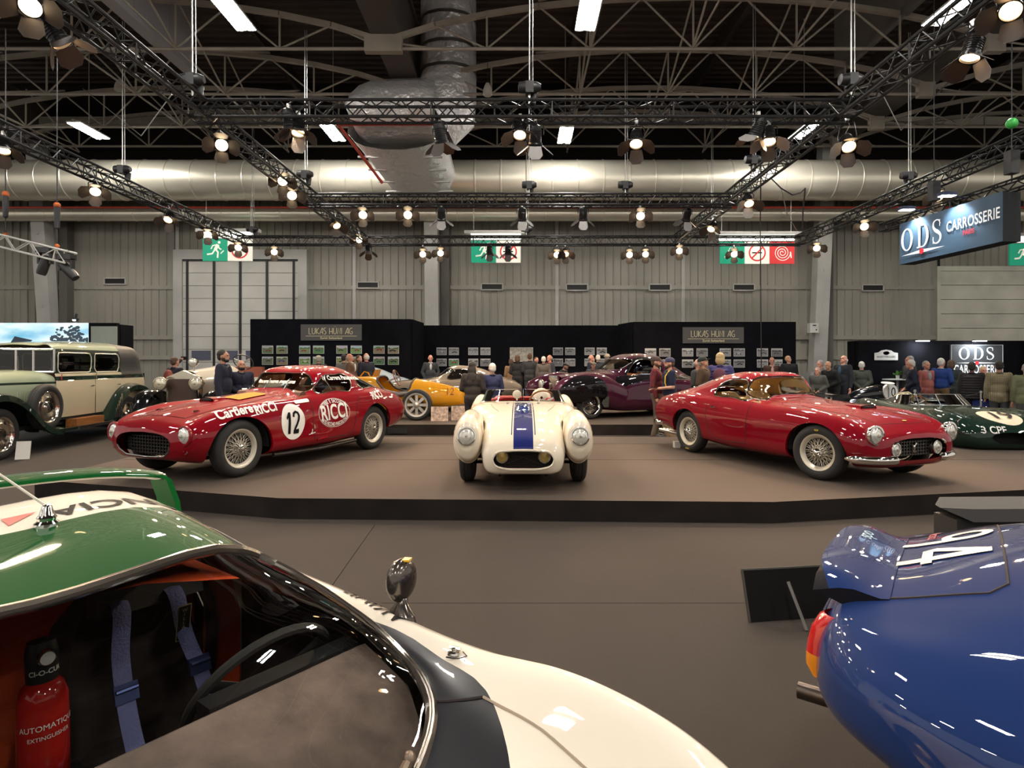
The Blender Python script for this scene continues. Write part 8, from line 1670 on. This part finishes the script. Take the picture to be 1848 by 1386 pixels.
    b = M(); b.tube([U((.066*cos(2*pi*i/14), .012+.07*sin(2*pi*i/14), 1.475+.012*sin(2*pi*i/14))) for i in range(14)], .018*s, 8, closed=True); b.obj('collar', cm, t)
    if shirt: b = M(); b.ell(U((0, -.118, 1.33)), (.045*s, .045*s, .12*s), 12, MX.Rotation(L, 3, 'X')); b.obj('shirt_front', cm, t)
    if style != 'bald' or hair:
        hp = {'short': [((0, .022, 1.672), (.083, .098, .092)), ((0, .052, 1.62), (.078, .06, .075))], 'balding': [((0, .045, 1.635), (.083, .075, .065)), ((0, .06, 1.60), (.072, .05, .055))], 'long': [((0, .022, 1.672), (.088, .1, .095)), ((0, .07, 1.56), (.10, .06, .13)), ((0, .10, 1.40), (.11, .045, .14)), ((.03, .11, 1.30), (.08, .035, .09))], 'bob': [((0, .022, 1.675), (.095, .105, .10)), ((0, .05, 1.60), (.10, .08, .11))], 'bun': [((0, .025, 1.668), (.083, .098, .09)), ((0, .11, 1.68), (.04, .04, .04))], 'bald': []}[style]
        if hp: blob('hair', [E(p, r) for p, r in hp], mat('hair '+hair, HC[hair], .7, bump=(70, .5)), t, .011, 1)
    if beard: blob('beard', [E((0, -.058, 1.555), (.052, .05, .042)), E((-.05, -.02, 1.575), (.022, .04, .04)), E((.05, -.02, 1.575), (.022, .04, .04))], mat('hair '+beard, HC[beard], .7), t, .011, 1)
    if hat:
        hm_ = mat('cloth %d' % (hash(hat[1]) % 99991), hat[1], .85)
        if hat[0] == 'cap':
            blob('cap', [E((0, .008, 1.69), (.092, .108, .075)), E((0, .01, 1.665), (.094, .11, .03)), E((0, -.125, 1.672), (.07, .06, .010))], hm_, t, .010, 1)
        elif hat[0] == 'flat': blob('flat_cap', [E((0, -.01, 1.71), (.105, .125, .04)), E((0, .02, 1.69), (.092, .1, .05)), E((0, -.11, 1.69), (.07, .05, .012))], hm_, t, .010, 1)
        else: blob('sun_hat', [E((0, .01, 1.71), (.09, .1, .07)), E((0, 0, 1.68), (.15, .16, .012))], hm_, t, .010, 1)
    if abs(((face+180) % 360)-180) < 120:
        for i in (-1, 1): b = M(); b.ell(Hd((i*.031, -.089, 1.640)), (.013*s, .008*s, .007*s), 8, Hr); b.obj('eye', mat('dark eye', (.02, .015, .012), .2), t)
        b = M(); b.ell(Hd((0, -.104, 1.572)), (.024*s, .006*s, .006*s), 8, Hr); b.obj('mouth', mat('lip', (.32, .10, .08), .5), t)
    if bag: blob('backpack', [(U((0, .19, 1.24)), (.15*s, .085*s, .2*s)), (U((0, .22, 1.12)), (.13*s, .08*s, .1*s))], mat('cloth %d' % (hash(bag) % 99991), bag, .8), t, .014)
    t['hold'] = 0; del t['hold']
    return t, U, s
def held(nm, lab, cat, per, p, d, m, rt=None):
    t, U, s = per; q = MX.Translation(t.location) @ MX.Rotation(t.rotation_euler.z, 4, 'Z') @ U(p); b = M(); b.box((0, 0, 0), d, rt); o = b.obj(nm, m, smooth=0); o.location = q; o.rotation_euler.z = t.rotation_euler.z; tag(o, lab, cat); return o
navy, blk, gry, brn = (.012, .016, .035), (.010, .010, .011), (.055, .052, .05), (.075, .045, .028); khaki = (.20, .135, .07)
phm = mat('phone black', (.01, .01, .012), .2)
Z2 = .235
p = person(316, 644, 15.0, 0, 130, 'person in dark sweater with red backpack raising a camera behind the limousine', (.014, .012, .02), blk, 'brown', 'short', 'pink', 'raise', kind='sweater', bag=(.25, .06, .04)); held('camera', 'small camera held high by the person with the red backpack', 'camera', p, (.29, -.51, 1.73), (.13, .07, .09), phm)
person(403, 631, 12.0, 0, 70, "person in navy hooded top standing upright in profile behind the red coupe bonnet", (.012, .014, .028), blk, 'dark', 'short', 'tan', 'down', kind='sweater', shirt=(.012, .014, .028), beard='dark')
p = person(437, 649, 12.35, 0, 15, "person in navy jacket looking down at a paper beside the red coupe windscreen", (.014, .016, .034), blk, None, 'bald', 'tan', 'phone', 14, -28, shirt=(.014, .016, .034), beard='dark'); held('paper_slip', "small white paper held by the person beside the red coupe windscreen", 'paper', p, (0, -.33, 1.16), (.10, .01, .12), mat('white paper', (.7, .7, .7), .6), rot('X', -.6))
person(575, 640, 17.0, Z2, 185, 'person seen from behind in beige cap and dark jacket above the red coupe roof', (.03, .03, .033), blk, 'grey', 'short', 'fair', hat=('cap', (.42, .36, .27)))
person(633, 637, 16.4, Z2, 75, "person in brown tweed jacket in profile above the red coupe rear window", plaid('brown tweed', (.16, .085, .045), (.10, .055, .03), 40), gry, 'grey', 'balding', 'pink', 'front', 0, -15, shirt=(.6, .58, .52))
person(621, 639, 17.0, Z2, 160, 'person in grey jacket partly hidden behind the brown tweed jacket', (.12, .11, .10), gry, 'dark', 'short')
person(650, 640, 17.6, Z2, 30, "person in dark top between the brown tweed jacket and the maroon scarf, looking down", (.10, .07, .05), blk, 'brown', 'bob', 'fair', 'down', 0, -20)
person(661, 637, 16.9, Z2, 205, "person with maroon scarf and navy waistcoat seen from behind above the yellow racer", (.022, .024, .035), blk, 'white', 'balding', 'pink', shirt=(.12, .02, .04))
person(777, 640, 19.6, Z2, 5, "person in dark coat with red trousers facing the viewer by the black wall", (.035, .038, .045), (.20, .01, .015), None, 'bald', 'pink', 'pocket', 0, 0, kind='jacket', shirt=(.55, .56, .58))
person(853, 652, 12.2, 0, 165, "person in black jacket seen from behind just left of the navy suit", (.022, .017, .016), blk, 'dark', 'long', 'fair', 'front')
person(888, 655, 12.5, 0, 200, "person in navy suit seen from behind over the white racer's passenger side", (.018, .024, .075), (.018, .024, .075), 'white', 'short', 'fair', 'front')
person(934, 641, 19.4, Z2, 175, "person in black waistcoat seen from behind at the beige poster's left", (.014, .013, .014), blk, 'brown', 'bob', 'fair', 'front')
person(922, 648, 20.3, Z2, 200, 'person in tan coat mostly hidden left of the beige poster group', (.22, .13, .07), gry, 'brown', 'bob')
person(956, 637, 19.3, Z2, 180, "tall person in charcoal suit seen from behind under the beige poster", (.03, .03, .034), (.03, .03, .034), 'brown', 'short', 'fair', 'front')
person(968, 644, 20.4, Z2, 20, "person looking out between the charcoal suit and the grey brown tweed jacket", (.10, .04, .035), gry, 'brown', 'short', 'pink')
person(981, 643, 19.0, Z2, 178, "person in grey brown tweed jacket seen from behind near the beige poster", (.10, .085, .075), (.03, .03, .03), 'white', 'short', 'fair', 'down')
person(992, 640, 19.9, Z2, -55, "person with red scarf and slate jacket right of the grey brown tweed jacket", (.04, .045, .06), gry, 'grey', 'balding', 'pink', 'down', shirt=(.30, .03, .03))
person(1021, 654, 16.9, Z2, 65, "person in dark flat cap and black sweater leaning behind the purple fender", blk, blk, 'dark', 'short', 'fair', 'phone', 22, 0, kind='sweater', hat=('flat', (.03, .028, .025)), beard='brown')
person(1071, 653, 17.3, Z2, 8, 'person in brown flat cap facing the viewer over the purple bonnet', (.03, .03, .035), blk, 'dark', 'short', 'fair', 'phone', 22, -10, kind='sweater', hat=('flat', (.08, .06, .04)))
person(1067, 640, 19.3, Z2, 70, "person in navy coat turned sideways over the purple bonnet", navy, blk, 'grey', 'balding', 'pink')
person(1079, 640, 19.8, Z2, 190, "person in dark coat seen from behind over the purple bonnet", (.02, .025, .04), blk, 'white', 'short')
person(1096, 638, 20.0, Z2, 150, 'person in beige sun hat above the purple windscreen', (.16, .13, .1), gry, 'grey', 'short', 'fair', hat=('sun', (.45, .37, .26)))
person(1166, 637, 19.0, Z2, 35, "person in black jacket above the purple coupe tail", blk, blk, 'dark', 'short', 'fair', beard='dark')
person(1184, 641, 12.75, 0, 80, 'person in red plaid shirt and brown cap behind the red grand tourer tail', plaid('red plaid', (.22, .012, .02), (.03, .015, .018), 13), (.115, .085, .055), 'brown', 'short', 'fair', 'down', 0, 0, kind='sweater', hat=('cap', (.07, .045, .04)), beard='brown', fine=True)
p = person(1208, 643, 12.35, 0, -72, "person in navy polo and blue cap holding a phone beside the red grand tourer", (.010, .014, .04), (.30, .20, .10), 'brown', 'short', 'fair', 'one', 0, 0, kind='sweater', hat=('cap', (.05, .05, .10)), beard='brown', fine=True, short=True); held('phone', 'black phone held by the person in the navy polo', 'phone', p, (.10, -.37, 1.125), (.075, .15, .012), phm)
a = MX.Translation(p[0].location) @ MX.Rotation(p[0].rotation_euler.z, 4, 'Z'); b = M(); b.tube([a @ p[1](q) for q in ((.13, -.10, 1.10), (.14, -.14, 1.22), (.13, -.13, 1.36), (.10, -.03, 1.49), (.09, .08, 1.46), (.10, .15, 1.3))], .022, 6, flat=.35); tag(b.obj('camera_strap', mat('yellow strap', (.60, .42, .02), .6)), 'yellow and black camera strap over the navy polo shoulder', 'strap')
person(1273, 641, 12.9, 0, 70, 'person in brown leather jacket and black cap looking down behind the red grand tourer', (.075, .042, .022), blk, 'grey', 'short', 'tan', 'front', 8, -22, hat=('cap', (.012, .018, .018)))
p = person(1260, 647, 13.5, 0, 60, "person in grey jacket photographing beyond the brown leather jacket", gry, blk, 'grey', 'balding', 'pink', 'phone')
person(1300, 637, 13.2, 0, 175, "person in purple blue puffer with maroon backpack seen from behind", (.055, .05, .16), blk, 'blond', 'bob', 'fair', 'front', kind='puffer', bag=(.12, .035, .06))
person(1393, 644, 19.4, 0, 10, "person in brown blazer and pink shirt facing the viewer by the right wall", (.06, .03, .02), gry, 'grey', 'balding', 'pink', 'front', shirt=(.6, .36, .32))
person(1424, 640, 19.2, 0, 25, "person in black top looking down at the end of the right wall", blk, blk, 'blond', 'bun', 'fair', 'phone', 0, -22, kind='sweater')
person(1473, 664, 16.2, 0, -20, "person in grey jacket bending low with bowed head over the silver coupe", (.10, .10, .09), gry, 'grey', 'short', 'pink', 'phone', 30, -35)
person(1480, 650, 17.8, 0, -50, "person in grey jacket standing behind the one bending over the silver coupe", (.13, .13, .12), gry, 'grey', 'short', 'pink', 'front', 8)
p = person(1493, 652, 16.6, 0, -40, "person in black jacket bending with a phone over the silver coupe", blk, blk, 'dark', 'balding', 'fair', 'phone', 22, -15); held('phone', 'small phone held over the silver coupe', 'phone', p, (0, -.36, 1.15), (.075, .012, .14), phm)
person(1521, 640, 16.8, 0, -35, "tall person in long dark coat and blue sweater right of the black jacket", (.014, .016, .022), blk, 'white', 'balding', 'pink', 'down', 0, -18, kind='coat', shirt=(.05, .09, .15))
person(1555, 652, 16.9, 0, 178, "person in grey green jacket seen from behind by the rally plate", (.055, .065, .05), blk, 'white', 'short', 'fair', 'behind')
person(1643, 649, 15.6, 0, -80, "person in navy coat in profile leaning near the slim barrier post", (.012, .015, .035), navy, 'white', 'short', 'pink', 'front', 8)
person(1641, 642, 16.7, 0, -60, "person in grey jacket just behind the navy coat near the barrier post", gry, gry, 'grey', 'short', 'pink')
person(1672, 651, 15.7, 0, 40, "person in pink waistcoat over grey shirt", (.38, .12, .10), (.1, .12, .16), 'grey', 'short', 'pink', 'down', shirt=(.3, .33, .38))
person(1699, 646, 15.6, 0, 150, "person in bright blue sweater and khaki trousers", (.016, .05, .22), (.17, .11, .05), 'white', 'short', 'pink', 'front', kind='sweater', shirt=(.4, .42, .5))
person(1717, 650, 16.2, 0, 170, "person in dark green coat right of the blue sweater", (.018, .03, .03), blk, 'brown', 'bob', 'fair', 'front', kind='coat')
person(1754, 653, 13.4, 0, 175, "person in black quilted puffer jacket seen from behind", (.014, .012, .013), blk, 'dark', 'short', 'brown', 'down', kind='puffer')
person(1803, 651, 13.0, 0, 190, 'person in olive plaid overshirt seen from behind in front of the dark square sign', plaid('olive plaid', (.32, .26, .15), (.06, .055, .035), 11), (.03, .032, .035), 'dark', 'short', 'tan', 'down')
person(1775, 661, 14.6, 0, 20, "short person in yellow green top between the puffer jacket and plaid overshirt", (.20, .22, .10), gry, 'blond', 'short', 'pink')
person(1852, 656, 12.6, 0, 185, 'person in olive coat cut by the right edge', (.14, .15, .08), gry, 'grey', 'short')
# ================= plants and small things =================
leaf = mat('fresh leaf green', (.10, .28, .045), .5); leaf2 = mat('deep leaf green', (.05, .16, .03), .5)
def plant(px, py, D, lab, hgt, n, spread, m, pot, seed):
    random.seed(seed); a = P(px, py, D); t = thing('potted_plant', lab, 'plant', (a.x, a.y, pot[2]))
    b = M(); b.lathe([(0, 0), (pot[0]*.8, 0), (pot[0], pot[1]), (pot[0]*.9, pot[1]), (pot[0]*.85, pot[1]-.03), (0, pot[1]-.03)], 18); b.obj('pot', pot[3], t)
    b = M()
    for k in range(n):
        az, el = random.random()*2*pi, R(25+60*random.random()); L = hgt*(.6+.4*random.random()); d = V((cos(az)*cos(el), sin(az)*cos(el), sin(el))); sd = V((-sin(az), cos(az), 0)); pts = [V((0, 0, pot[1]))+d*L*f-V((0, 0, spread*f*f)) for f in (0, .3, .6, .85, 1)]
        for q in range(9):
            f = .25+.75*q/9; c = V((0, 0, pot[1]))+d*L*f-V((0, 0, spread*f*f))
            for s in (1, -1): e = (sd*s+d*.6).normalized(); ll = L*.28*(1.1-f*.6); b.add([c, c+e*ll*.5+V((0, 0, .02)), c+e*ll-V((0, 0, ll*.25)), c+e*ll*.5-d*.02], [(0, 1, 2, 3)])
        b.tube(pts, .005, 4)
    b.obj('fronds', m, t, kind='stuff'); return t
plant(1842, 690, 16.3, 'leafy green palm at the right edge', .75, 16, .3, leaf, (.18, .75, 0, black_paint), 3)
ta = P(1620, 680, 17.0); t = thing('pedestal_table', 'small white pedestal table holding a plant by the rally plate wall', 'table', (ta.x, ta.y, 0)); b = M(); b.lathe([(0, 0), (.2, 0), (.2, .02), (.03, .04)], 20); b.obj('base', mat('white table', (.7, .72, .72), .4), t); b = M(); b.lathe([(.035, .02), (.035, 1.12)], 12); b.obj('stem', MATS['white table'], t); b = M(); b.lathe([(0, 1.12), (.38, 1.12), (.38, 1.15), (0, 1.15)], 28); b.obj('table_top', MATS['white table'], t)
plant(1620, 680, 17.0, 'small green plant on the white pedestal table', .2, 18, .06, leaf, (.05, .10, 1.15, MATS['white table']), 5)
# things on the stage front and under the rear platform
b = M(); b.box((0, 0, 0), (.42, .02, .12)); o = b.obj('vent_slot', dark, smooth=0); o.location = (P(717, 779, 13.17).x, 13.19, .10); tag(o, 'dark slot in the face of the rear platform beside the red coupe tail', 'slot')
for px, py, D, lab, lz in ((672, 792, 10.2, 'small white block behind the red coupe rear wheel', .21), (1221, 805, 9.75, 'small white block behind the red grand tourer rear wheel', .21)):
    a = P(px, py, D); b = M(); b.box((0, 0, .05), (.09, .12, .1)); o = b.obj('wheel_chock', mat('white block', (.6, .58, .52), .6), smooth=0); o.location = (a.x, a.y, lz); tag(o, lab, 'block')
for px, D, lab in ((880, 18.5, 'pale pendant lamp hanging behind the nearest cross truss near the foil duct'), (215, 20.5, 'pale pendant lamp hanging left of the left corner')):
    a = P(px, 168 if px > 500 else 160, D); t = thing('pendant_lamp', lab, 'lamp', a); b = M(); b.lathe([(0, .32), (.06, .3), (.14, .1), (.15, -.05), (.12, -.08), (0, -.08)], 18); b.obj('lamp_shade', mat('off white shade', (.55, .52, .46), .5), t); b = M(); b.tube([(0, 0, .3), (0, 0, 13.6-a.z)], .012, 5); b.obj('lamp_cord', black_paint, t)
